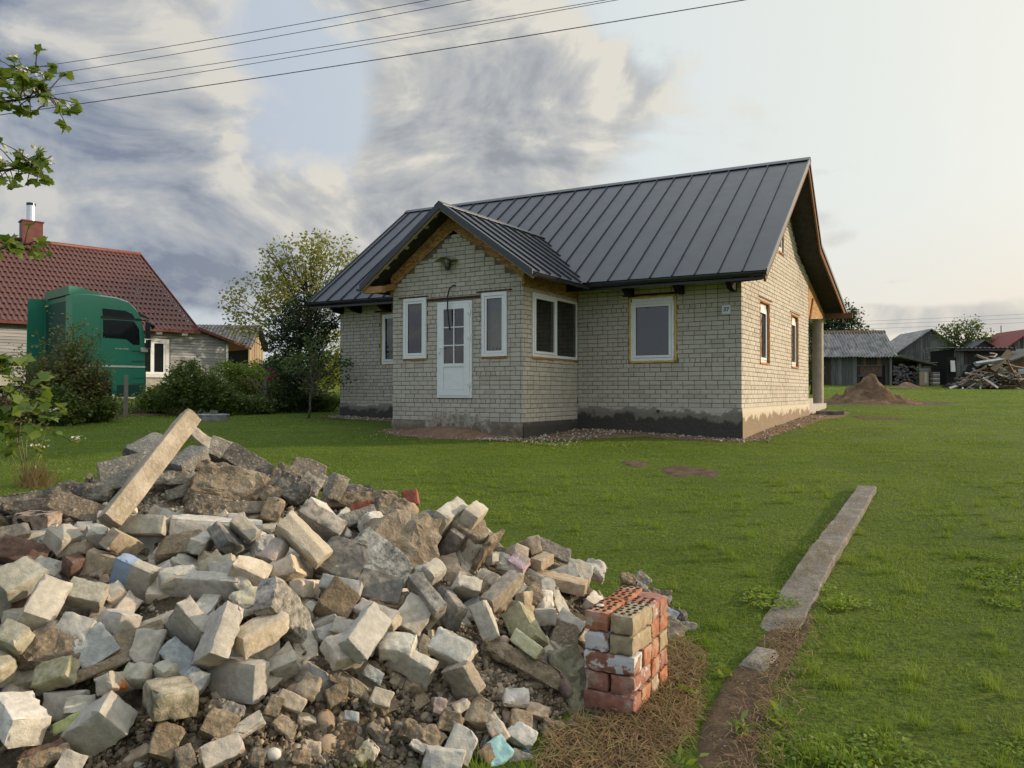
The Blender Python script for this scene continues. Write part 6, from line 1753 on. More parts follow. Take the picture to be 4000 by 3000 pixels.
# yard edge beam and its soil ---------------------------------------------------
ke = [(4.72, 10.0), (3.35, 7.75), (2.05, 5.35), (1.92, 5.05)]
a, b = Vector((4.74, 10.0, 0)), Vector((1.72, 4.95, 0)); L = (b - a).length; d = (b - a) / L; s = Vector((-d.y, d.x, 0)); nu, nv = 70, 6; vs = []
for i in range(nu + 1):
    q = a + d * (L * i / nu); hw = .108 + .010 * noise.noise(q * 3); f = i / nu; hw *= 1 + .2 * f
    hgt = .062 - .075 * max(0, (f - .70) / .30)
    for k, (o_, dz) in enumerate(((-1, -.15), (-1, .0), (-.93, .010), (0, .011), (.94, .009), (1, -.002), (1, -.15))):
        w_ = hw * o_ + .004 * noise.noise(Vector((q.x * 6, q.y * 6, k * 3.))) - .09 * max(0, f - .8) / .2 * (1 if o_ < 0 else 0) * -1 * 0
        pp_ = q + s * w_; vs.append((pp_.x, pp_.y, gz(q.x, q.y) + hgt + dz + .004 * noise.noise(Vector((pp_.x * 9, pp_.y * 9, 2)))))
fs = [(i * 7 + k, i * 7 + k + 1, (i + 1) * 7 + k + 1, (i + 1) * 7 + k) for i in range(nu) for k in range(6)] + [tuple(range(6, -1, -1)), tuple(nu * 7 + k for k in range(7))]
mb = MB(); mb.add(vs, fs); o = mb.build('edging_beam', M_['beam_concrete'], smooth=True, angle=22); props(o, 'long flat concrete edging beam sunk in the lawn', 'beam')
PATCHES.append([tuple((a + s * .17 - d * .05)[:2]), tuple((a - s * .17 - d * .05)[:2]), tuple((b - s * .17)[:2]), tuple((b + s * .17)[:2])])
mb = MB(); vs = []; nu = 12
for i in range(nu + 1):
    f = i / nu; q = Vector((1.60, 4.70, 0)).lerp(Vector((1.40, 4.42, 0)), f)
    for k in range(5): pp_ = q + s * (.11 * (k / 2 - 1)); vs.append((pp_.x, pp_.y, gz(q.x, q.y) + (.035 if 0 < k < 4 and 0 < i < nu else -.04)))
mb.add(vs, [(i * 5 + k, i * 5 + k + 1, (i + 1) * 5 + k + 1, (i + 1) * 5 + k) for i in range(nu) for k in range(4)]); o = mb.build('edging_stone', M_['conc'], smooth=True); props(o, 'short pale end of the edging beam half buried in soil', 'stone')
strip([(2.35, 5.85), (2.12, 5.45), (1.9, 5.08), (1.62, 4.7), (1.36, 4.25), (1.13, 3.8), (.95, 3.35), (.80, 2.8), (.7, 2.2)], [.06, .12, .16, .17, .17, .17, .17, .17, .17], 'soil', 'bare_soil', .004)
# clippings on the beam and straw everywhere dry
def straw(n, fn, m, name, L0=.05, L1=.16, seed=3, r_=.0022):
    rr = random.Random(seed); V = []; F = []
    for k in range(n):
        x, y, z = fn(rr); a = rr.uniform(0, 6.28); e = rr.gauss(0, .35); L = rr.uniform(L0, L1)
        dd = Vector((math.cos(a) * math.cos(e), math.sin(a) * math.cos(e), math.sin(e))); s_ = Vector((-math.sin(a), math.cos(a), rr.uniform(-.4, .4))) * r_
        c = Vector((x, y, z + rr.uniform(.003, .02))); b_ = len(V); m_ = c + Vector((0, 0, .012 * rr.uniform(0, 1.5)))
        V += [c - dd * L / 2 - s_, c - dd * L / 2 + s_, m_ + s_ * 1.2, m_ - s_ * 1.2, c + dd * L / 2 + s_ * .5, c + dd * L / 2 - s_ * .5]; F += [(b_, b_ + 1, b_ + 2, b_ + 3), (b_ + 3, b_ + 2, b_ + 4, b_ + 5)]
    return link(name, np_mesh(name, np.array([tuple(v) for v in V]), np.array(F), M_[m]), kind='stuff')
def on_beam(rr):
    f = rr.choice((.45, .5, .62, .66, .7, .75, .8, .35, .2)) + rr.gauss(0, .035); q = a + d * (L * f) + s * rr.gauss(0, .08); return q.x, q.y, gz(q.x, q.y) + .082 - .075 * max(0, (f - .70) / .30)
straw(420, on_beam, 'dry_grass', 'grass_clippings', .03, .09, 4)

MOUND = "0U0U0U0U0U0U0U0U0U0U0U0U0U0U0U0U0U0U0U0U0U0U0U0U0U0U0U0U0U0U0U0U0U0U0U0U0U0U0U0U0U0U0U0U0U0U0U0U0U0U0U0U0U0U0U0U0U0U0U0U0U0U0U0U0U0U0U0U0U0U0U0U0U0U0U0U0U0U0U0U0U0U0U0U0U0U0U0U0U0U0U0U0U0U0U0U0U0U0U0U0U0U0U0U0U0U0U0U0U0U0U0U0U0U0U0U0U0U0U0U0U0U0U0U0U0U0U0U0U0U0U0U0U0U0U0U0U0U0U0U0U0U0U0U0U0U0U0U0U0U0U0U0U0U0U0U0U0U0U0U0U0U0U0U0U0U0U0U0U0U0U0U0U0U0U0U0U0U0U0U0U0U0U0U0U0U0U0U0U0U0U0U0U0U0U0U0U0U0U0U0U0U0U0U0U0U0U0U0U0U0U0U0U0U0U0U0U0U0U0U0U0U0U0U0U0U0U0U0U0U0U0U0U0U0U0U0U0U0U0U0U0U0U0U0U0U0U0U0U0U0U0U0U0U0U0U0U0U0U0U0U0U0U0U0U0U0U0U0U0U0U0U0U0U0U0U0U0U0U0U0U0U0U0U0U0U0U0U0U0U0U0U0U0U0U0U0U0U0U0U0U0U0U0U0U0U0U0U0U0U0U0U0U0U0U0U0U0U0U0U0U0U0U0U0U0U0U0U0U0U0U0U0U0U0U0U0U0U0U0U0U0U0U0U0U0U0U0U0U0U0U0U0U0U0U0U0U0U0U0U0U0U0U0U0U0U0U0U0U0U0U0U0U0U0U0U0U0U0U0U0U0U0U0U0U0U0U0U0U0U0U0U0U0U0U0V0W0W0X0Y0Y0Y0Y0X0W0V0U0U0U0U0U0U0U0U0U0U0U0U0U0U0U0U0U0U0U0U0U0U0U0U0U0U0U0U0U0U0U0U0U0U0U0U0U0U0U0U0U0U0U0U0U0U0U0U0U0U0U0U0U0U0U0U0U0U0U0U0V0W0Y0a0c0f0h0k0o0p0p0n0j0f0b0Y0X0W0V0U0U0U0U0U0U0U0U0U0U0U0U0U0U0U0U0U0U0U0U0U0U0U0U0U0U0U0U0U0U0U0U0U0U0U0U0U0U0U0U0U0U0U0U0U0U0U0U0U0U0U0U0U0U0V0X0a0g0m0s0w0-11151C1E1D1B170_0u0n0i0f0b0Z0X0V0U0U0U0U0U0U0U0U0U0U0U0U0U0U0U0U0U0U0U0U0U0U0U0U0U0U0U0U0U0U0U0U0U0U0U0U0U0U0U0U0U0U0U0U0U0U0U0U0U0V0X0c0j0s0-161D1J1N1R1Z1j1m1l1j1e1S1I1A15100y0s0j0c0Y0V0U0U0U0U0U0U0U0U0U0U0U0U0U0U0U0U0U0U0U0U0U0U0U0U0U0U0U0U0U0U0U0U0U0U0U0U0U0U0U0U0U0U0U0U0U0U0W0a0i0t121C1M1U1c1i1n1v2126272624211v1n1e1b1Y1V1N170x0o0e0Y0V0U0U0U0U0U0U0U0U0U0U0U0U0U0U0U0U0U0U0U0U0U0U0U0U0U0U0U0U0U0U0U0U0U0U0U0U0U0U0U0U0U0U0V0X0d0o0_1C1O1a1k1t1-252D2M2R2R2R2Q2P2M2G29221-1w1s1l1Z1O1D0-0n0d0X0V0U0U0U0U0U0U0U0U0U0U0U0U0U0U0U0U0U0U0U0U0U0U0U0U0U0U0U0U0U0U0U0U0U0U0U0U0U0U0U0V0Y0h0t151K1Y1l1x252F2N2U2d2m2o2p2p2o2m2j2e2X2Q2L2G2A231x1n1d1P1C0-0l0c0Y0V0U0U0U0U0U0U0U0U0U0U0U0U0U0U0U0U0U0U0U0U0U0U0U0U0U0U0U0U0U0U0U0U0U0U0U0U0V0a0j0x1A1Q1f1t252H2S2c2m2w33383A3A3B3B39342-2t2m2h2c2W2O2G271z1n1Z1K140u0m0e0a0X0V0U0U0U0U0U0U0U0U0U0U0U0U0U0U0U0U0U0U0U0U0U0U0U0U0U0U0U0U0U0U0U0U0W0b0m0_1F1U1k1z2C2R2e2q2_3C3M3T3U3V3V3X3Y3V3O3H3B34302x2r2l2d2T2J271w1g1Q1D140y0r0k0b0X0U0U0U0U0U0U0U0U0U0U0U0U0U0U0U0U0U0U0U0U0U0U0U0U0U0U0U0U0U0U0X0e0q131J1Y1o222I2X2m2-3C3S3f3m3n3n3m3m3n3n3j3d3X3R3M3I3E3A352z2q2f2T2H221q1c1R1I190_0q0g0Y0V0U0U0U0U0U0U0U0U0U0U0U0U0U0U0U0U0U0U0U0U0U0U0U0U0U0U0U0X0g0t171N1c1s262M2c2r353K3e3u4042413_3z3z3z3y3u3p3k3f3c3Z3X3V3Q3I382-2o2d2R2E201q1f1U1I150u0g0Y0V0U0U0U0U0U0U0U0U0U0U0U0U0U0U0U0U0U0U0U0U0U0U0U0U0U0W0f0u191Q1g1w2A2Q2g2w3A3P3i444E4F4E4C4A49484745423-3w3t3r3p3o3n3j3a3Q3G362y2o2d2P2D201p1b1N170t0g0X0V0U0U0U0U0U0U0U0U0U0U0U0U0U0U0U0U0U0U0U0U0U0W0W0W0b0q171R1j1-2E2U2k2-3E3U3k414K4P4P4N4L4J4I4H4G4E4C484643424241403x3p3f3W3N3F362z2m2Z2L271v1g1P170r0d0X0W0W0W0W0W0W0W0W0W0W0W0W0W0W0W0W0W0W0W0W0W0X0X0a0k111M1h1_2H2Y2o323I3Y3p464N4W4Y4X4U4S4R4Q4Q4P4O4L4J4G4F4F4F4F4C463_3s3k3c3U3N3F332r2e2Q2D1z1h1O140p0e0Y0X0X0X0X0X0X0X0X0X0X0X0X0X0X0X0X0X0X0X0X0Z0Z0d0s1C1Z1v2E2Y2r363M3c3t4B4U4d4f4e4d4b4Z4Z4Y4Y4X4W4U4S4R4R4R4S4R4N4H4A423w3p3i3b3T3I352u2i2V2H1-1g1L130q0d0Z0Z0Z0Z0Z0Z0Z0Z0Z0Z0Z0Z0Z0Z0Z0Z0Z0Z0Z0Z0b0b0h0-1M1j252S2o363P3f3w4G4a4k4m4m4l4k4i4h4g4g4g4f4e4d4c4c4c4d4d4c4Y4R4K4D463_3v3n3f3V3K372x2k2W2G1y1d1I0-0k0c0b0b0b0b0b0b0b0b0b0b0b0b0b0b0b0b0b0b0b0c0e0l141T1r2E2c2z3K3f3y4H4f4r4t4t4s4r4r4p4o4o4n4n4n4m4m4m4m4n4n4n4m4h4a4T4N4H4B453-3r3h3V3K382y2k2V2D1u1Y1D0y0l0d0c0c0c0c0c0c0c0c0c0c0c0c0c0c0c0c0c0c0e0g0p181X1w2J2i353U3r4C4a4t4z4-4z4z4y4y4x4w4w4v4v4v4w4w4x4w4x4x4w4u4p4j4d4W4Q4L4G49403r3h3W3L392x2j2R271o1S1A0x0j0e0e0e0e0e0e0e0e0e0e0e0e0e0e0e0e0e0e0g0h0q1A1Z1y2L2l383X3w4L4l4-515252535453525251515152545555545454524_4w4r4l4f4Z4V4Q4K4A403r3g3W3L372v2e2L211h1M140p0h0g0g0g0g0g0g0g0g0g0g0g0g0g0g0g0g0g0h0i0q181X1x2K2j363U3s4D4a4q4u4w4_575B5B5A5959595B5D5E5F5F5E5D5C5A57524y4t4o4i4e4Z4U4K4A3_3p3f3V3I342q2Y2E1v1Z1G0-0m0i0h0h0h0h0h0h0h0h0h0h0h0h0h0h0h0h0j0j0p151T1s2E2d2-3L3h3z4B4K4P4X4o5A5J5J5H5G5H5J5L5O5P5P5P5N5M5L5I5E5A544_4w4r4m4i4c4T4I483y3o3e3S3F2_2k2R261l1Q180s0k0j0j0j0j0j0j0j0j0j0j0j0j0j0j0j0j0k0l0o101M1k262T2p373Q3f3p3x454N4n5G5Q5Q5P5P5R5U5X5Z5a5Z5Y5W5V5T5Q5M5H5C57514y4u4p4k4b4R4G453x3n3c3P3B2w2e2J1x1c1J130s0m0k0k0k0k0k0k0k0k0k0k0k0k0k0k0k0m0m0o0x1D1a1w2G2a2s363J3V3i3_4N4p5K5W5Y5X5Z5c5g5j5l5l5j5i5g5e5c5Z5U5P5K5F59544_4x4r4j4Z4P4E443v3k3Y3L352q2W291o1U1F110r0m0m0m0m0m0m0m0m0m0m0m0m0m0m0m0o0o0o0s141N1i202J2Z2o313I3d404P4s5M5d5g5i5l5p5t5v5w5w5u5s5p5n5k5h5d5Y5S5M5G5B57524y4q4h4X4M4C423t3i3V3G302k2N1_1e1M180w0p0o0o0o0o0o0o0o0o0o0o0o0o0o0o0p0p0p0q0x1A1S1l202I2a2v3G3f424R4r5J5g5q5u5y606465656462605z5w5t5p5l5f5a5T5N5I5F5A544y4p4e4U4K4A403r3e3Q3B2w2a2B1o1V1H140u0q0p0p0p0p0p0p0p0p0p0p0p0p0p0r0r0r0r0t0-1C1V1o282V2u3I3h444U4t5J5m60666A6E6H6I6H6F6C6966635_5w5q5k5f5a5U5P5M5G594_4s4i4Y4P4G463w3j3X3I322l2O1_1f1Q1C0-0t0r0r0r0r0r0r0r0r0r0r0r0r0r0t0t0t0t0t0v121M1k272W2w3J3j464W4v5L5r6A6K6O6S6U6U6R6P6M6J6E6A635u5k5d5b5c5Y5U5O5D524s4i4Z4P4G483-3n3b3Q3B2w2f2S291p1Z1M190-0u0t0t0t0t0t0t0t0t0t0t0t0t0u0u0u0u0u0v101L1k272X2w3K3j474W4v5K5n6C6U6c6g6h6g6c6Z6W6R6L6D5x5b5K5A5D5O5P5L5A4u4e4O4A403u3m3e3V3K3A302p2Z2M2G291x1h1U1I150y0v0u0u0u0u0u0u0u0u0u0u0u0w0w0w0w0w0x101L1j272W2w3J3j464V4u5I5i686a6n6s6t6r6o6j6e6W6K645g5H4-4n4n4u4u4o4e4T4G413n3a3R3L3D342w2m2d2S2E1_1t1u1p1d1Q1D110x0w0w0w0w0w0w0w0w0w0w0w0w0y0y0y0y0y0y111J1h252U2t3G3g434S4r5E5d636Z6u6_6_6-6x6q6h6P625j5L504i4T4P4S4R4L4C453x3j3T3E332y2r2i2Y2P2F261v1g1U1Q1O1H18110z0y0y0y0y0y0y0y0y0y0y0y0y0y0z0z0z0z0z0-111H1e212Q2p3C3b3-4M4l575V5u6L6l6v6w6y6y6m6X675k5Q554n4T4B4243423y3r3j3a3O392v2i2a2T2K2B211u1k1a1N1B1514120_0-0z0z0z0z0z0z0z0z0z0z0z0z0z0z0_0_0_0_0_0_121D1Z1y2L2j363U3t4F4d4-5L5h606H6N6O6Z6g6S685o5T594s4Y4E3w3i3g3e3a3S3K3C322r2b2N2C241y1p1g1W1N1G181210100_0_0_0_0_0_0_0_0_0_0_0_0_0_0_0_0_111111111111121A1T1r2E2c2-3M3k464T4p585R5h5s5w5z676D625p5W5D4v4c4I3-3g3P3I3F3B342y2r2h2W2H221r1i1b1S1K1C171412111111111111111111111111111111111111111112121212121213171N1k262U2r3D3a3w4G4b4u585L5T5X5d5k5n5h5V5F4y4f4L423k3Q382x2s2o2i2a2S2K291y1k1W1M1G1A1714131212121212121212121212121212121212121212121214141414141414161H1b1z2K2h323O3j414K4b4p4-55595F5M5O5J5A4y4h4O453n3U3A2t2d2U2Q2K2C241y1p1d1Q1F1916151414141414141414141414141414141414141414141414141415151515151515161C1S1o292V2r393T3m414G4T4c4i4m4t4z4-4x4p4d4O473q3X3D2w2c2K27211x1q1i1b1T1K1C181616161515151515151515151515151515151515151515151515151517171717171717171A1K1d1y2H2c2v3C3T3j3w454E4J4O4V4a4b4Y4R4H443q3Z3G2z2g2M231o1f1Z1T1N1H1D1A1817171717171717171717171717171717171717171717171717171717171919191919191919191E1R1k222M2e2v393O3a3k3r3w40464B4C49433w3l3X3H2_2i2P261o1W1L1G1E1C1A19191919191919191919191919191919191919191919191919191919191919191A1A1A1A1A1A1A1A1A1B1H1V1o242M2c2r323D3M3S3X3d3k3o3o3m3h3Z3O3C2z2j2R291r1Z1K1D1B1B1B1A1A1A1A1A1A1A1A1A1A1A1A1A1A1A1A1A1A1A1A1A1A1A1A1A1A1A1A1A1A1A1A1A1C1C1C1C1C1C1C1C1C1C1E1K1X1o222H2V2h2r2z33383F3L3O3P3N3I3B322s2e2P291t1b1N1F1C1C1C1C1C1C1C1C1C1C1C1C1C1C1C1C1C1C1C1C1C1C1C1C1C1C1C1C1C1C1C1C1C1C1C1C1C1E1E1E1E1E1E1E1E1E1E1E1F1L1W1k1y292K2T2b2g2l2s2y2_302-2w2p2g2W2J251r1c1P1H1E1E1E1E1E1E1E1E1E1E1E1E1E1E1E1E1E1E1E1E1E1E1E1E1E1E1E1E1E1E1E1E1E1E1E1E1E1E1F1F1F1F1F1F1F1F1F1F1F1F1G1L1T1d1o1z252C2H2N2T2Z2b2c2b2X2R2J291z1m1Z1O1I1G1F1F1F1F1F1F1F1F1F1F1F1F1F1F1F1F1F1F1F1F1F1F1F1F1F1F1F1F1F1F1F1F1F1F1F1F1F1F1H1H1H1H1H1H1H1H1H1H1H1H1H1I1K1O1V1c1j1q1v1_25292C2D2B28221x1o1e1U1N1I1H1H1H1H1H1H1H1H1H1H1H1H1H1H1H1H1H1H1H1H1H1H1H1H1H1H1H1H1H1H1H1H1H1H1H1H1H1H1H1H1J1J1J1J1J1J1J1J1J1J1J1J1J1J1J1J1L1O1R1V1Z1e1j1n1p1q1o1l1h1b1V1P1L1J1J1J1J1J1J1J1J1J1J1J1J1J1J1J1J1J1J1J1J1J1J1J1J1J1J1J1J1J1J1J1J1J1J1J1J1J1J1J1J1J1J1K1K1K1K1K1K1K1K1K1K1K1K1K1K1K1K1K1L1L1M1N1P1Q1S1U1V1U1S1Q1O1M1L1K1K1K1K1K1K1K1K1K1K1K1K1K1K1K1K1K1K1K1K1K1K1K1K1K1K1K1K1K1K1K1K1K1K1K1K1K1K1K1K1K1K1K1M1M1M1M1M1M1M1M1M1M1M1M1M1M1M1M1M1M1M1M1M1M1M1N1N1O1N1N1M1M1M1M1M1M1M1M1M1M1M1M1M1M1M1M1M1M1M1M1M1M1M1M1M1M1M1M1M1M1M1M1M1M1M1M1M1M1M1M1M1M1M1M1M1M1M1O1O1O1O1O1O1O1O1O1O1O1O1O1O1O1O1O1O1O1O1O1O1O1O1O1O1O1O1O1O1O1O1O1O1O1O1O1O1O1O1O1O1O1O1O1O1O1O1O1O1O1O1O1O1O1O1O1O1O1O1O1O1O1O1O1O1O1O1O1O1O1O1O1O1O1P1P1P1P1P1P1P1P1P1P1P1P1P1P1P1P1P1P1P1P1P1P1P1P1P1P1P1P1P1P1P1P1P1P1P1P1P1P1P1P1P1P1P1P1P1P1P1P1P1P1P1P1P1P1P1P1P1P1P1P1P1P1P1P1P1P1P1P1P1P1P1P1P1P1P1R1R1R1R1R1R1R1R1R1R1R1R1R1R1R1R1R1R1R1R1R1R1R1R1R1R1R1R1R1R1R1R1R1R1R1R1R1R1R1R1R1R1R1R1R1R1R1R1R1R1R1R1R1R1R1R1R1R1R1R1R1R1R1R1R1R1R1R1R1R1R1R1R1R1R1T1T1T1T1T1T1T1T1T1T1T1T1T1T1T1T1T1T1T1T1T1T1T1T1T1T1T1T1T1T1T1T1T1T1T1T1T1T1T1T1T1T1T1T1T1T1T1T1T1T1T1T1T1T1T1T1T1T1T1T1T1T1T1T1T1T1T1T1T1T1T1T1T1T1T1U1U1U1U1U1U1U1U1U1U1U1U1U1U1U1U1U1U1U1U1U1U1U1U1U1U1U1U1U1U1U1U1U1U1U1U1U1U1U1U1U1U1U1U1U1U1U1U1U1U1U1U1U1U1U1U1U1U1U1U1U1U1U1U1U1U1U1U1U1U1U1U1U1U1U1W1W1W1W1W1W1W1W1W1W1W1W1W1W1W1W1W1W1W1W1W1W1W1W1W1W1W1W1W1W1W1W1W1W1W1W1W1W1W1W1W1W1W1W1W1W1W1W1W1W1W1W1W1W1W1W1W1W1W1W1W1W1W1W1W1W1W1W1W1W1W1W1W1W1W1X1X1X1X1X1X1X1X1X1X1X1X1X1X1X1X1X1X1X1X1X1X1X1X1X1X1X1X1X1X1X1X1X1X1X1X1X1X1X1X1X1X1X1X1X1X1X1X1X1X1X1X1X1X1X1X1X1X1X1X1X1X1X1X1X1X1X1X1X1X1X1X1X1X1X1Z1Z1Z1Z1Z1Z1Z1Z1Z1Z1Z1Z1Z1Z1Z1Z1Z1Z1Z1Z1Z1Z1Z1Z1Z1Z1Z1Z1Z1Z1Z1Z1Z1Z1Z1Z1Z1Z1Z1Z1Z1Z1Z1Z1Z1Z1Z1Z1Z1Z1Z1Z1Z1Z1Z1Z1Z1Z1Z1Z1Z1Z1Z1Z1Z1Z1Z1Z1Z1Z1Z1Z1Z1Z1Z1b1b1b1b1b1b1b1b1b1b1b1b1b1b1b1b1b1b1b1b1b1b1b1b1b1b1b1b1b1b1b1b1b1b1b1b1b1b1b1b1b1b1b1b1b1b1b1b1b1b1b1b1b1b1b1b1b1b1b1b1b1b1b1b1b1b1b1b1b1b1b1b1b1b1b1c1c1c1c1c1c1c1c1c1c1c1c1c1c1c1c1c1c1c1c1c1c1c1c1c1c1c1c1c1c1c1c1c1c1c1c1c1c1c1c1c1c1c1c1c1c1c1c1c1c1c1c1c1c1c1c1c1c1c1c1c1c1c1c1c1c1c1c1c1c1c1c1c1c1c1e1e1e1e1e1e1e1e1e1e1e1e1e1e1e1e1e1e1e1e1e1e1e1e1e1e1e1e1e1e1e1e1e1e1e1e1e1e1e1e1e1e1e1e1e1e1e1e1e1e1e1e1e1e1e1e1e1e1e1e1e1e1e1e1e1e1e1e1e1e1e1e1e1e1e"
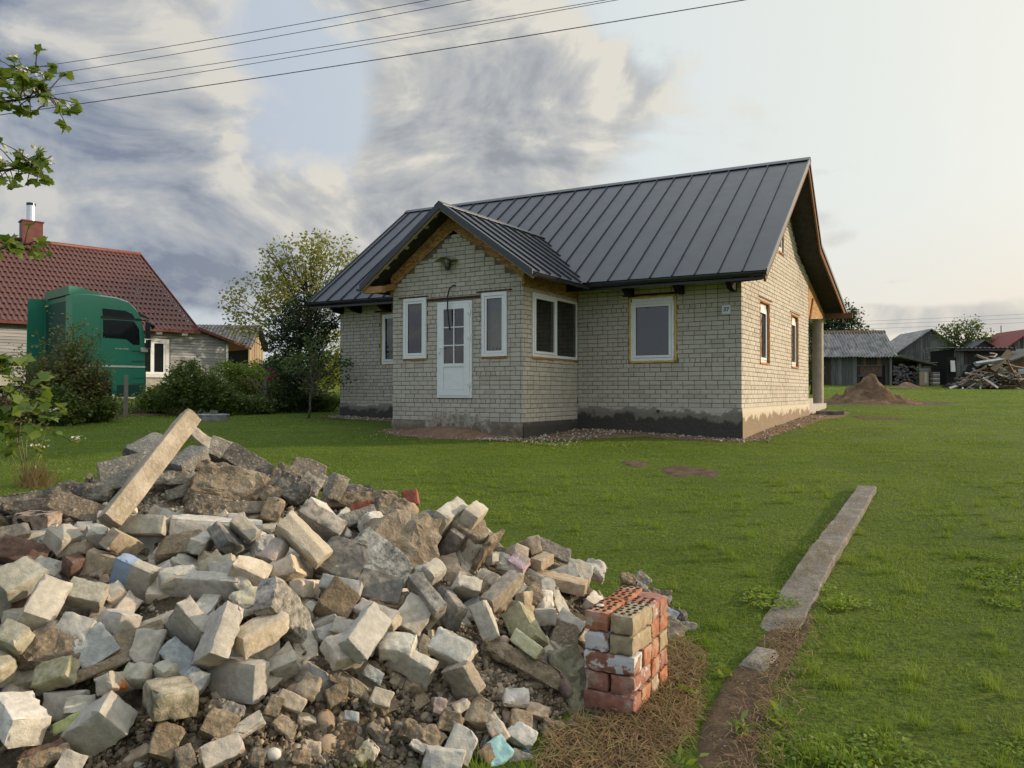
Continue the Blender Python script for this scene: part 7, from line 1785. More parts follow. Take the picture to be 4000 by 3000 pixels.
BLOCKS = """
B|-2.822 4.468 0.826|0.504 -0.479 0.495 0.521|0.098 0.205 0.146|burnt|soot-blackened block with two burnt patches at the upper left end of the heap
B|-2.471 4.133 0.787|0.276 -0.104 -0.952 -0.077|0.121 0.146 0.1|sil|tan block tilted above the block with a white chip, left of the heap's top post
B|-2.408 4.171 0.702|0.388 -0.667 0.526 0.358|0.078 0.15 0.162|tan|brownish block with a small white chip stuck to its front face
B|-2.34 4.26 0.778|0.547 -0.388 0.404 0.622|0.1 0.1 0.1|pale|small whitish broken block with a notched edge below the concrete post
B|-2.092 4.037 0.776|0.008 -0.287 -0.816 -0.501|0.075 0.102 0.2|tan|block with an orange-brown mortared face below the row of grey blocks
B|-2.355 3.586 0.701|0.161 -0.236 -0.937 -0.202|0.166 0.19 0.091|silgreen|large greenish block cut by the left picture edge, top face up
B|-2.335 3.604 0.607|0.69 -0.637 -0.258 0.229|0.107 0.108 0.077|maroon|dark maroon block wedged under the large greenish block
B|-2.115 3.397 0.633|0.288 0.145 -0.916 -0.239|0.131 0.226 0.122|sil|long grey block propped upright beside the block with a small hole
B|-2.022 3.574 0.633|0.171 0.04 -0.919 -0.354|0.16 0.103 0.094|silgreen|short grey-green block with a small dark hole near its corner
B|-1.932 3.826 0.626|0.475 -0.303 0.55 0.616|0.234 0.202 0.075|blue|block with a broad blue painted stripe down its front face
B|-2.181 3.977 0.676|0.382 -0.452 0.557 0.583|0.134 0.147 0.075|twotone|block half grey and half orange-beige right behind the blue striped one
B|-2.292 3.921 0.69|0.723 -0.45 -0.301 0.428|0.075 0.098 0.075|maroon|small dark brown brick end in the gap left of the two-tone block
B|-2.063 4.211 0.844|0.014 0.013 -0.825 -0.566|0.248 0.107 0.119|sil|grey block in the top row directly below the foot of the concrete post
B|-1.712 4.357 0.81|0.691 -0.699 -0.076 0.168|0.475 0.1 0.171|pale|very long pale block lying behind the top row of grey blocks
B|-1.693 4.101 0.77|0.165 0.003 -0.986 -0.014|0.08 0.188 0.075|silgray|faceted grey block leaning against the soot-dark ended one
B|-1.557 4.122 0.781|0.37 -0.24 -0.884 0.155|0.159 0.186 0.075|dark|block with a soot-dark left end and a beige broken face
B|-1.481 4.171 0.834|0.309 -0.176 -0.847 -0.395|0.157 0.08 0.093|sil|pointed block sticking up in front of the long pale block
B|-1.424 4.218 0.764|0.149 -0.183 -0.956 -0.171|0.075 0.075 0.075|pale|small pale block squeezed left of the speckled long block
B|-1.269 4.016 0.737|0.057 -0.173 -0.93 -0.319|0.084 0.142 0.082|purple|block with a purplish upper face below the speckled long block
B|-1.128 4.075 0.794|0.275 -0.212 -0.847 -0.402|0.303 0.123 0.114|speck|long speckled block with an oval mortar patch on its upper face
B|-1.116 4.424 0.83|0.206 -0.144 -0.876 -0.413|0.269 0.098 0.153|streak|long grey block with dark streaks lying above the speckled long block
B|-1.202 4.713 0.85|0.298 -0.323 -0.89 0.124|0.151 0.142 0.075|pale|pale wedge-shaped block behind the dark streaked long block
B|-1.152 4.911 0.974|0.736 -0.368 -0.553 -0.128|0.16 0.11 0.081|conc|grey slab standing on edge on the crest left of the red bricks
B|-0.973 4.965 0.822|0.114 0.064 0.985 -0.115|0.137 0.208 0.076|red|red brick with a mortar-covered end lying near the crest
B|-0.879 4.674 0.784|0.334 -0.321 -0.882 -0.089|0.075 0.112 0.128|pale|pale triangular block against the large mortar lump
B|-0.686 5.078 0.88|0.056 -0.053 0.804 0.589|0.104 0.1 0.095|red|flat red brick on the crest above the round cobble
B|-0.54 4.861 0.776|0.012 0.463 0.861 0.209|0.111 0.093 0.075|dark|dark-topped block left of the mortared brickwork chunk
B|-0.447 4.238 0.581|0.268 -0.216 -0.926 -0.155|0.097 0.128 0.09|sil|block with a crust of mortar below the brickwork chunk
B|-0.449 3.949 0.527|0.224 -0.363 -0.854 -0.298|0.247 0.075 0.117|streak|long block with a pale top edge and dark mottled front in the middle right
B|-0.341 4.05 0.435|0.192 -0.499 -0.837 0.121|0.256 0.075 0.134|dark|dusky block with a mortar ridge beside the pale topped long block
B|-0.271 4.242 0.47|0.584 -0.132 0.315 0.736|0.288 0.14 0.075|pale|white-grey block tucked left of the big brown-sided block
B|-0.051 4.186 0.491|0.002 -0.34 -0.915 -0.217|0.092 0.265 0.089|browns|big block with a grey top and brown side pointing towards the brick stack
B|-0.138 3.968 0.388|0.231 -0.11 0.782 0.568|0.091 0.196 0.075|sil|upright block with a strip of mortar along its right edge
B|0.073 4.1 0.304|0.325 -0.091 0.876 0.344|0.127 0.232 0.152|mossy|block with a green mossy front right of the upright mortared block
B|0.079 3.943 0.273|0.098 -0.306 -0.787 -0.527|0.17 0.07 0.074|tile|thin whitish plate with yellow-green stains leaning in the rubble
B|0.192 4.288 0.315|0.109 0.055 0.763 0.634|0.119 0.09 0.075|sil|small square grey block left of the brick stack
B|0.339 4.342 0.258|0.139 -0.274 -0.857 -0.413|0.159 0.08 0.107|silgray|pale grey slab leaning against the left side of the brick stack
B|-0.292 3.702 0.334|0.079 -0.223 -0.909 -0.342|0.209 0.123 0.075|pale|block with a chipped far edge lying flat right of centre
B|-0.231 3.615 0.218|0.347 0.017 0.596 0.724|0.147 0.154 0.075|browns|brown-faced half block standing on its corner in the loose rubble
B|-2.115 3.215 0.529|0.153 -0.101 -0.902 -0.39|0.112 0.091 0.195|silgreen|block with two lit faces at the left edge below the greenish block
B|-2.132 3.141 0.443|0.174 -0.222 -0.943 -0.177|0.093 0.075 0.098|silgreen|yellow-green stained block cut off by the left edge
B|-1.936 3.337 0.549|0.164 -0.033 -0.87 -0.464|0.134 0.098 0.075|silgray|flat-faced grey block below the block with the dark hole
B|-1.839 3.515 0.516|0.473 -0.422 0.697 0.335|0.102 0.149 0.124|silgray|grey block under the blue striped one with two visible faces
B|-1.923 3.169 0.406|0.137 -0.077 0.94 0.302|0.152 0.109 0.075|mossy|block with a brown mossy end face in the lower left of the heap
B|-1.602 3.222 0.381|0.005 -0.036 -0.961 -0.274|0.103 0.085 0.075|silgreen|greenish block behind the block with an orange streak
B|-1.499 3.26 0.38|0.063 -0.302 -0.944 -0.12|0.085 0.075 0.075|silgreen|small greenish cube left of the big smooth front block
B|-1.946 2.966 0.309|0.128 -0.335 -0.93 0.084|0.227 0.137 0.113|white|block with a bright white top at the lower left corner
B|-1.673 3.055 0.244|0.301 0.008 0.936 0.182|0.214 0.125 0.155|silgray|large dark-fronted block balanced on its edge at the bottom left
B|-1.867 3.149 0.282|0.412 -0.585 0.539 0.445|0.114 0.156 0.075|sil|pale block partly hidden behind the dark-fronted one
B|-1.667 3.159 0.37|0.5 -0.182 -0.838 0.12|0.075 0.15 0.075|rust|block with rust-orange marks behind the dark-fronted block
B|-1.42 3.132 0.324|0.041 -0.444 -0.894 0.043|0.204 0.167 0.104|lichen|rough block crusted with dark lichen and an orange streaked top
B|-1.22 3.349 0.318|0.557 -0.43 0.619 0.348|0.164 0.266 0.102|silgray|big smooth grey block with a crumbling right end, frontmost in the heap
B|-1.14 3.419 0.503|0.022 -0.332 -0.933 -0.139|0.11 0.236 0.106|cream|large clean block with a beige front resting above the smooth grey one
B|-1.298 3.326 0.519|0.364 0.208 0.829 0.37|0.209 0.226 0.09|silgray|tall tapering block leaning left of the large clean beige one
B|-1.48 3.445 0.517|0.489 -0.082 0.587 0.64|0.232 0.182 0.075|sil|block with a cracked edge tilted to the left below the long front block
B|-1.037 3.441 0.345|0.127 -0.164 0.933 0.294|0.118 0.075 0.102|sil|block half hidden behind the frontmost grey block on its right side
B|-1.555 3.79 0.62|0.544 -0.401 0.424 0.603|0.116 0.36 0.075|silgray|long straight grey block with a light upper edge in the centre left
B|-1.687 3.792 0.662|0.112 -0.461 -0.878 -0.058|0.103 0.165 0.075|sil|block with a pale top behind the long straight grey block
B|-1.527 3.909 0.692|0.089 -0.096 0.877 0.462|0.163 0.075 0.075|silgreen|yellowish flat block face behind the long straight grey block
B|-1.34 3.845 0.674|0.251 0.043 -0.951 -0.175|0.178 0.124 0.101|cream|broad block with a pinkish top right of the yellowish one
B|-1.089 3.61 0.534|0.584 -0.377 -0.693 0.19|0.171 0.36 0.101|mottled|dark and white mottled concrete piece lying across the middle
B|-1.076 3.917 0.568|0.069 0.09 0.984 -0.14|0.075 0.201 0.091|cream|beige block end above the mottled concrete piece
B|-0.882 3.89 0.591|0.083 -0.056 -0.856 -0.506|0.205 0.075 0.091|silgray|wide grey block left of the black and white mottled one
B|-1.183 4.076 0.615|0.214 -0.002 0.959 -0.187|0.136 0.36 0.103|cream|block with a grey left face and a bright right face below the speckled one
B|-0.673 3.767 0.481|0.013 -0.248 -0.941 -0.231|0.238 0.079 0.075|cream|long beige block with a rounded end behind the upright block
B|-0.806 3.64 0.45|0.018 0.188 0.894 0.407|0.112 0.08 0.075|sil|square grey face between the mottled concrete and the upright block
B|-0.684 3.526 0.468|0.417 -0.046 -0.883 -0.209|0.136 0.275 0.075|silgray|plain block standing upright on its end in the centre
B|-0.779 3.484 0.396|0.257 -0.39 -0.884 -0.04|0.153 0.158 0.075|cream|chunky block with a rough white top and a beige front in the centre
B|-0.552 3.655 0.359|0.019 -0.068 -0.981 -0.179|0.156 0.133 0.075|pale|pale block lying behind the tilted front block right of centre
B|-0.484 3.625 0.287|0.543 -0.248 0.595 0.537|0.114 0.226 0.075|sil|tilted block with a dusty brown smear, just above the loose rubble
B|0.122 5.071 0.547|0.187 0.611 0.769 -0.014|0.33 0.081 0.113|tan|brownish block standing near the right end of the crest
B|0.045 4.682 0.536|0.138 -0.261 -0.884 -0.363|0.114 0.093 0.075|pinkpatch|small block with a flaking pink painted patch
B|0.196 4.866 0.502|0.019 -0.302 -0.951 -0.069|0.09 0.154 0.075|tan|square tan block beside the pink patched one
B|0.283 4.828 0.384|0.083 -0.107 -0.991 -0.009|0.382 0.167 0.076|tan|long tan kerb-like block just behind the perforated brick stack
B|-0.131 4.365 0.505|0.019 -0.308 -0.887 -0.344|0.124 0.079 0.075|browns|short brown block in front of the brickwork chunk
B|-2.067 4.333 1.128|0.232 0.333 0.836 0.369|0.367 0.666 0.1|post|long broken concrete post leaning up to the top of the heap
B|-2.184 5.047 1.13|0.027 -0.148 -0.969 -0.197|0.142 0.267 0.1|slab|thick grey concrete slab at the top right of the leaning post
B|-2.511 5.181 1.2|0.144 -0.117 -0.967 -0.174|0.163 0.281 0.1|slab|broad grey concrete slab behind the top of the leaning post
b|-2.624 4.028 0.728|0.907 0.373 0.196 0.015|0.217 0.123 0.086|maroon|brown slab of brickwork below the soot-blackened block
b|-2.862 4.249 0.794|0.822 0.248 0.351 -0.374|0.077 0.197 0.034|dark|dark stone at the left end under the burnt block
b|-1.823 4.113 0.749|0.877 0.434 0.045 0.2|0.216 0.119 0.083|mortar|rough brown block below the row of grey blocks
r|-1.376 4.185 0.742|0.858 0.434 0.035 0.272|0.117 0.092 0.065|silgray|rounded grey block fragment above the purple topped block
b|-1.285 5.132 0.967|0.721 0.439 -0.129 0.52|0.076 0.116 0.053|conc|narrow upright concrete piece behind the standing slab
r|-1.008 4.996 0.88|0.89 0.442 0.05 0.102|0.413 0.095 0.043|mortar|long crumbling mortar slab behind the red brick
b|-0.97 4.729 0.808|0.863 0.434 -0.018 0.256|0.219 0.079 0.036|conc|grey strip of concrete below the red brick
r|-0.68 4.486 0.664|0.898 0.417 0.139 0.006|0.463 0.42 0.294|lump|massive lump of old mortar and stone in the upper middle
r|-0.772 4.922 0.818|0.896 0.421 0.136 -0.047|0.222 0.156 0.109|mortar|rough mortar lump on top of the massive one
o|-0.671 4.967 0.808|0.885 0.406 0.183 -0.133|0.104 0.109 0.094|cobble|smooth round tan cobble beside the flat red brick
b|-1.168 3.781 0.573|0.897 0.409 0.167 0.004|0.074 0.082 0.052|dark|dark fragment under the mottled concrete piece
b|0.284 4.242 0.196|0.891 0.418 0.16 -0.072|0.143 0.17 0.1|mortar|brown weathered block touching the foot of the brick stack
r|0.059 3.904 0.192|0.875 0.415 0.208 -0.138|0.353 0.088 0.04|mortar|long jagged stone slab slanting across the loose rubble
o|-0.039 3.977 0.283|0.896 0.412 0.146 -0.077|0.054 0.053 0.047|cobblepink|pinkish cobble above the long jagged slab
o|0.01 4.07 0.298|0.881 0.438 0.034 0.177|0.056 0.047 0.043|cobblepink|pale pink cobble behind the thin whitish plate
o|0.226 4.039 0.146|0.784 0.323 0.322 -0.421|0.102 0.061 0.055|cobblepurple|upper purple cobble beside the mossy boulder
o|0.258 3.954 0.071|0.817 0.351 0.292 -0.352|0.178 0.081 0.073|cobblepurple|large purple stone left of the mossy boulder
o|0.149 3.986 0.172|0.886 0.425 0.169 -0.068|0.058 0.066 0.052|cobblepurple|small purple stone under the whitish plate
r|0.336 4.039 0.052|0.784 0.323 0.319 -0.424|0.322 0.18 0.126|moss|knobbly mossy boulder leaning on the brick stack
b|-1.848 3.334 0.457|0.857 0.316 0.311 -0.262|0.128 0.136 0.089|silblue|bluish grey broken block below the flat-faced grey one
r|-1.992 3.287 0.467|0.894 0.388 0.222 0.027|0.205 0.164 0.114|mortar|dull brown lump behind the block with the mossy end
b|-1.749 3.37 0.464|0.844 0.441 0.039 0.302|0.285 0.09 0.041|mortar|brown stone slab sloping up behind the two thin strips
b|-1.749 3.269 0.415|0.832 0.448 0.033 0.326|0.334 0.043 0.019|mortar|left one of two thin stone strips lying parallel
b|-1.699 3.305 0.426|0.822 0.447 0.007 0.353|0.224 0.04 0.018|mortar|right one of two thin stone strips lying parallel
b|-1.635 3.375 0.443|0.889 0.43 0.122 0.097|0.124 0.124 0.087|sil|flat block left of the cracked edge block
b|-1.475 3.346 0.412|0.861 0.376 0.259 -0.226|0.165 0.089 0.062|silblue|bluish slab under the cracked edge block
b|-1.376 3.264 0.342|0.88 0.407 0.217 -0.116|0.089 0.083 0.058|silblue|blue-grey fragment left of the frontmost smooth block
b|-1.779 3.095 0.307|0.867 0.451 0.11 0.183|0.131 0.071 0.049|sil|small angular fragment in front of the half hidden pale block
b|-1.467 3.868 0.67|0.884 0.436 0.069 0.153|0.152 0.084 0.059|sil|wedge fragment at the right end of the long straight grey block
r|-1.353 3.774 0.621|0.826 0.309 0.313 -0.354|0.113 0.059 0.041|sil|chipped fragment right of the long straight grey block
r|-1.299 3.682 0.573|0.839 0.44 0.018 0.32|0.114 0.085 0.059|silgreen|lump below the chipped fragment left of the mottled concrete
b|-0.939 4.18 0.644|0.893 0.398 0.173 -0.12|0.222 0.197 0.138|dark|large dusky block beneath the dark streaked long block
b|-0.745 4.224 0.628|0.871 0.39 0.215 -0.206|0.332 0.19 0.133|mottled|black and white mottled block in front of the massive mortar lump
b|-0.889 3.824 0.508|0.883 0.392 0.204 -0.157|0.179 0.194 0.126|sandy|dark sandy block right of the beige block end
b|-0.511 3.896 0.433|0.886 0.401 0.195 -0.126|0.132 0.165 0.092|sil|faceted block below the flat rough stone right of centre
r|-0.621 3.949 0.503|0.893 0.433 0.093 0.083|0.196 0.073 0.033|mortar|flat rough stone lying on the faceted block
b|-0.713 3.993 0.538|0.896 0.417 0.146 -0.042|0.206 0.144 0.101|dark|dark block beneath the black and white mottled one
b|0.28 5.1 0.522|0.888 0.42 0.151 -0.114|0.214 0.085 0.038|conc|slab edge at the far right of the crest
r|-0 4.676 0.509|0.898 0.418 0.128 -0.05|0.136 0.079 0.056|sil|low block under the pink patched one
r|-0.216 4.321 0.487|0.901 0.413 0.125 -0.051|0.153 0.083 0.058|mortar|stone under the short brown block
r|0.114 4.454 0.384|0.836 0.357 0.262 -0.325|0.1 0.136 0.07|mortar|crumbly brown block right of the big brown-sided one
r|0.19 4.471 0.351|0.894 0.436 0.095 0.046|0.095 0.097 0.066|white|whitish knobbly lump left of the brick stack
b|0.218 4.608 0.387|0.894 0.436 0.09 0.043|0.083 0.109 0.058|silgray|little square block above the whitish knobbly lump
b|-2.583 4.984 1.031|0.85 0.474 0.014 0.228|0.251 0.207 0.145|conc|large textured slab left of the leaning post
r|-2.73 4.819 0.942|0.88 0.456 0.095 0.097|0.295 0.13 0.091|concdark|dark slab on the left shoulder of the heap
b|-2.675 4.614 0.874|0.897 0.402 0.183 -0.017|0.361 0.134 0.06|concbrown|long brown-grey slab running under the foot of the post
r|-2.974 4.714 0.916|0.85 0.435 0.093 0.283|0.432 0.104 0.047|concdark|dark arched slab at the upper left corner of the heap
r|-2.926 4.625 0.892|0.858 0.43 0.1 0.263|0.284 0.074 0.033|concbrown|rough slab below the dark arched one
r|-2.165 4.901 1.025|0.878 0.45 0.11 0.121|0.324 0.083 0.037|conc|flat concrete piece under the thick slab near the top
b|-2.263 5.525 1.238|0.857 0.384 0.277 -0.202|0.232 0.072 0.033|cream|narrow pale slab tipped against the thick slab at the top
b|-2.079 5.392 1.161|0.882 0.439 0.17 0.007|0.167 0.153 0.107|conc|pebbly concrete block on the very top right
b|-1.823 5.232 1.086|0.876 0.409 0.217 -0.132|0.359 0.126 0.056|concdark|long dark concrete beam sloping down to the right of the top
r|-1.961 5.089 1.059|0.886 0.435 0.155 0.038|0.317 0.079 0.035|concbrown|low pebbly slab under the pebbly concrete block
r|-1.852 4.842 0.96|0.89 0.433 0.127 0.061|0.412 0.212 0.148|mortar|big crumbling concrete mass in the middle of the upper heap
b|-2.069 4.753 0.968|0.844 0.457 0.024 0.279|0.218 0.073 0.033|concdark|dark slab on edge left of the big crumbling mass
r|-1.858 4.562 0.883|0.894 0.426 0.137 0.027|0.205 0.127 0.089|concbrown|rounded concrete lump beside the gravel patch
b|-1.653 4.59 0.887|0.887 0.434 0.084 0.135|0.322 0.074 0.033|concbrown|layered stone strip below the big crumbling mass
b|-1.473 4.608 0.864|0.896 0.415 0.155 -0.001|0.107 0.159 0.075|mortar|square brown block at the right end of the layered strip
b|-1.638 4.858 0.956|0.875 0.386 0.233 -0.179|0.077 0.135 0.054|mortar|thin shard right of the big crumbling mass
r|-1.547 4.827 0.936|0.893 0.422 0.154 -0.002|0.103 0.076 0.054|mortar|small stone below the dark concrete beam
r|-1.604 4.96 0.978|0.889 0.436 0.123 0.06|0.108 0.094 0.065|concbrown|stone touching the lower end of the dark beam
b|-1.436 5.272 1.033|0.887 0.437 0.148 0.011|0.213 0.135 0.095|concbrown|brown weathered slab on the crest above the grass
r|-1.362 5.056 0.958|0.888 0.417 0.184 -0.06|0.132 0.154 0.093|conc|grey stone below the weathered crest slab
r|-1.535 5.113 1.007|0.885 0.413 0.197 -0.09|0.173 0.135 0.094|concbrown|stone left of the weathered crest slab
r|-1.446 4.919 0.937|0.886 0.403 0.204 -0.107|0.212 0.151 0.106|concdark|dark stone with a light edge on the right slope of the crest
r|-1.056 5.091 0.909|0.893 0.437 0.109 -0.008|0.181 0.091 0.063|concdark|low dark stone behind the standing grey slab
r|-1.59 4.896 0.957|0.89 0.414 0.181 -0.061|0.113 0.14 0.079|mortar|stone at the foot of the dark sloping beam
b|0.441 4.975 0.394|0.889 0.427 0.146 -0.08|0.149 0.131 0.091|sil|pale stone behind the brick stack's far side
r|0.572 5.137 0.378|0.887 0.431 0.149 -0.079|0.121 0.099 0.069|pale|light stone nearest the lawn behind the brick stack
r|0.896 5.361 0.228|0.77 0.473 -0.119 0.412|0.149 0.088 0.062|conc|stone standing on edge right behind the red stack
r|0.829 5.33 0.271|0.872 0.476 0.099 0.053|0.093 0.069 0.048|mortar|small stone beside the one standing on edge
r|0.918 5.319 0.185|0.865 0.486 0.049 0.113|0.1 0.08 0.056|conc|grey stone behind the topmost red brick
r|1.031 5.367 0.14|0.891 0.45 0.06 -0.01|0.196 0.079 0.056|concbrown|flat stone at the back right of the stack
r|1.069 5.33 0.106|0.898 0.433 0.056 -0.049|0.103 0.073 0.051|conc|stone below the flat one at the back right
b|1.067 5.206 0.06|0.875 0.398 0.132 -0.241|0.13 0.082 0.057|silblue|bluish splinter right of the brick stack
r|1.134 5.232 0.047|0.906 0.416 0.047 -0.066|0.146 0.067 0.047|concdark|dark flat stone at the right tip of the heap
r|1.156 5.108 -0|0.91 0.406 0.042 -0.067|0.165 0.066 0.046|conc|outermost flat stone on the dry grass
r|1.064 5.089 0.024|0.905 0.404 0.071 -0.111|0.121 0.08 0.056|mortar|stone between the bluish splinter and the outermost one
r|1.077 5.001 -0.009|0.898 0.393 0.096 -0.173|0.11 0.111 0.077|mortar|brown stone at the edge of the dry grass
b|-0.226 3.392 0.003|0.89 0.403 0.158 -0.145|0.128 0.157 0.09|silgray|pale grey slab fragment in the bottom rubble
b|-0.301 3.308 -0.028|0.905 0.415 0.095 -0.029|0.186 0.124 0.087|silgray|flat grey slab cut by the bottom edge of the picture
b|-0.075 3.412 -0.042|0.839 0.413 -0.07 0.346|0.15 0.134 0.094|turq|fragment with flaking turquoise and brown paint at the bottom
b|-0.073 3.52 0.026|0.823 0.344 0.269 -0.364|0.138 0.076 0.053|sil|beige shard standing upright near the turquoise painted one
b|-0.412 3.335 0.03|0.876 0.412 0.176 -0.178|0.076 0.043 0.03|white|thin white shard in the bottom rubble
r|-0.338 3.505 0.132|0.887 0.451 0.089 0.045|0.06 0.078 0.042|cobblepink|pinkish stone in the middle of the loose rubble
b|-0.236 3.546 0.118|0.83 0.45 -0.058 0.324|0.084 0.065 0.046|cream|small beige wedge below the standing half block
r|-0.276 3.461 0.072|0.89 0.426 0.141 -0.082|0.11 0.092 0.064|mortar|crumbly brown stone in the loose rubble right of the centre
r|-0.352 3.389 0.047|0.861 0.397 0.209 -0.239|0.125 0.085 0.06|mortar|long brown stone right of the fine gravel
r|-0.446 3.38 0.071|0.875 0.427 0.176 -0.143|0.102 0.087 0.061|mortar|brown stone left of the long brown one
b|-0.157 3.555 0.083|0.883 0.413 0.175 -0.139|0.114 0.137 0.08|mortar|flat brown shard under the beige wedge
b|-0.648 3.513 0.277|0.869 0.432 0.204 -0.129|0.105 0.058 0.04|silblue|bluish flat tile piece below the upright block
r|-0.739 3.444 0.262|0.87 0.423 0.214 -0.137|0.213 0.065 0.029|mortar|long brown splinter below the chunky centre block
b|-0.6 3.443 0.194|0.872 0.44 0.19 -0.099|0.097 0.081 0.056|cream|beige fragment with a bright edge in the loose rubble
b|-0.785 3.393 0.236|0.8 0.34 0.327 -0.371|0.082 0.11 0.058|mortar|flat brown shard on the left of the loose rubble
b|-0.712 3.335 0.161|0.88 0.452 0.141 0.032|0.07 0.047 0.033|silblue|blue-grey roof slate shard in the rubble
r|-0.618 3.264 0.045|0.866 0.397 0.247 -0.176|0.08 0.055 0.038|cream|left yellowish stone of a pair at the bottom
r|-0.642 3.232 0.036|0.817 0.319 0.326 -0.354|0.052 0.08 0.037|mossy|right greenish stone of a pair at the bottom
b|0.046 3.548 -0.022|0.882 0.38 0.199 -0.194|0.139 0.097 0.068|white|whitish flaked slab fragment low on the right
b|0.035 3.594 0.008|0.899 0.419 0.124 -0.016|0.116 0.115 0.08|mortar|flat brown shard in the right rubble
b|-0.078 3.512 0.024|0.823 0.344 0.268 -0.365|0.131 0.072 0.05|tan|tan shard standing upright in the right rubble
b|0.127 3.709 0.025|0.892 0.417 0.159 -0.072|0.095 0.055 0.038|tan|tan splinter beside the whitish pebbly piece
r|0.025 3.71 0.089|0.89 0.44 0.116 0.018|0.096 0.076 0.053|white|whitish pebbly mortar piece right of the middle
r|0.201 3.667 -0.053|0.9 0.402 0.152 -0.073|0.106 0.103 0.072|mortar|brown lump near the edge of the dry grass
b|0.374 3.8 -0.088|0.909 0.405 0.095 -0.028|0.085 0.075 0.052|mossy|green-grey block piece in the dry grass by the stack
b|0.289 3.72 -0.074|0.79 0.41 -0.105 0.444|0.13 0.031 0.014|silblue|blue and white enamel splinter near the dry grass
b|0.174 3.568 -0.074|0.89 0.417 0.027 0.181|0.122 0.021 0.01|red|upper red tile strip at the bottom right of the heap
b|0.196 3.545 -0.097|0.902 0.377 0.161 -0.135|0.109 0.023 0.011|red|lower red tile strip at the bottom right of the heap
b|0.039 3.423 -0.08|0.904 0.385 0.151 -0.106|0.105 0.083 0.058|conc|grey fragment beside the blue glass bit
r|0.057 3.451 -0.07|0.91 0.402 0.102 0.01|0.05 0.034 0.024|glassblue|dark blue glass bit at the bottom of the heap
r|0.238 3.513 -0.141|0.917 0.391 0.077 0.032|0.102 0.095 0.066|mossy|dark green block at the bottom right corner of the rubble
b|-1.215 3.134 0.205|0.892 0.404 0.195 -0.054|0.129 0.119 0.083|mortar|angular brown block below the frontmost smooth block
b|-1.113 3.152 0.192|0.819 0.448 -0.017 0.358|0.151 0.069 0.049|cream|beige wedge with a white top in the front rubble
b|-1.17 3.055 0.144|0.811 0.294 0.325 -0.388|0.096 0.155 0.067|cream|split beige stone at the bottom of the heap
r|-1.214 3.036 0.148|0.827 0.307 0.312 -0.353|0.068 0.103 0.048|cobble|tan round-edged stone touching the split beige one
b|-1.396 3.037 0.186|0.896 0.411 0.166 0.003|0.12 0.13 0.084|mortar|flat brown stone under the lichen crusted block
b|-1.297 2.992 0.141|0.828 0.305 0.311 -0.353|0.104 0.075 0.052|concbrown|dark upright shard at the bottom left
o|-0.977 3.095 0.108|0.896 0.417 0.137 0.063|0.071 0.057 0.052|white|oval white pebble at the bottom of the heap
r|-1.036 3.062 0.109|0.898 0.414 0.137 0.063|0.065 0.068 0.045|concbrown|grey-brown stone beside the oval white pebble
r|-1.188 3.193 0.243|0.885 0.407 0.209 -0.084|0.09 0.064 0.045|conc|grey-brown stone under the frontmost smooth block
r|-1.249 3.189 0.26|0.888 0.431 0.154 0.037|0.079 0.058 0.04|concbrown|stone below the left corner of the frontmost smooth block
b|-1.028 3.256 0.237|0.886 0.42 0.191 -0.057|0.067 0.088 0.047|mortar|brown cube-like stone right of the frontmost smooth block
b|-0.963 3.295 0.239|0.882 0.415 0.205 -0.086|0.117 0.073 0.051|tan|flat tan stone with a clean edge, right of the frontmost block
r|-0.91 3.371 0.27|0.88 0.42 0.203 -0.089|0.095 0.098 0.066|tan|tan angular stone at the upper edge of the loose rubble
r|-0.961 3.204 0.175|0.874 0.383 0.244 -0.172|0.097 0.063 0.044|mortar|brown oblong stone in the loose rubble
r|-0.875 3.124 0.085|0.897 0.413 0.153 0.034|0.089 0.07 0.049|mortar|brown flat stone at the bottom centre
r|-0.84 3.167 0.097|0.892 0.425 0.139 0.066|0.07 0.058 0.04|tan|tan stone at the bottom centre
r|-1.805 2.906 0.18|0.848 0.433 0.072 0.299|0.193 0.063 0.028|mortar|layered brown stone at the bottom left corner
b|-1.831 2.932 0.205|0.848 0.441 0.075 0.284|0.163 0.032 0.014|maroon|dark red board-like shard below the white topped block
b|-1.705 2.918 0.154|0.903 0.383 0.196 0.015|0.095 0.08 0.056|sil|pointed pale stone at the bottom edge left of centre
b|-1.788 3.026 0.262|0.816 0.465 0.024 0.343|0.12 0.047 0.021|leafgreen|flat pale green painted chip against the dark-fronted block
"""
# ------------------------------------------------------------------ the rubble heap
_A = '0123456789ABCDEFGHIJKLMNOPQRSTUVWXYZabcdefghijklmnopqrstuvwxyz-_'
_I = {c: i for i, c in enumerate(_A)}
MX0, MY0, MST, MNX, MNY = -4.8, 2.0, .1, 75, 62
HZ = -.045 + np.array([_I[MOUND[2 * k]] * 64 + _I[MOUND[2 * k + 1]] for k in range(MNX * MNY)], float).reshape(MNY, MNX) / 300 - .3
def mz(x, y):
    fx = min(max((x - MX0) / MST, 0), MNX - 1.001); fy = min(max((y - MY0) / MST, 0), MNY - 1.001); j, i = int(fx), int(fy); u, v = fx - j, fy - i
    return (HZ[i, j] * (1 - u) + HZ[i, j + 1] * u) * (1 - v) + (HZ[i + 1, j] * (1 - u) + HZ[i + 1, j + 1] * u) * v
def mnormal(x, y):
    e = .08; return Vector((-(mz(x + e, y) - mz(x - e, y)) / (2 * e), -(mz(x, y + e) - mz(x, y - e)) / (2 * e), 1)).normalized()
sub = 3; nx, ny = (MNX - 1) * sub, (MNY - 1) * sub; V = []
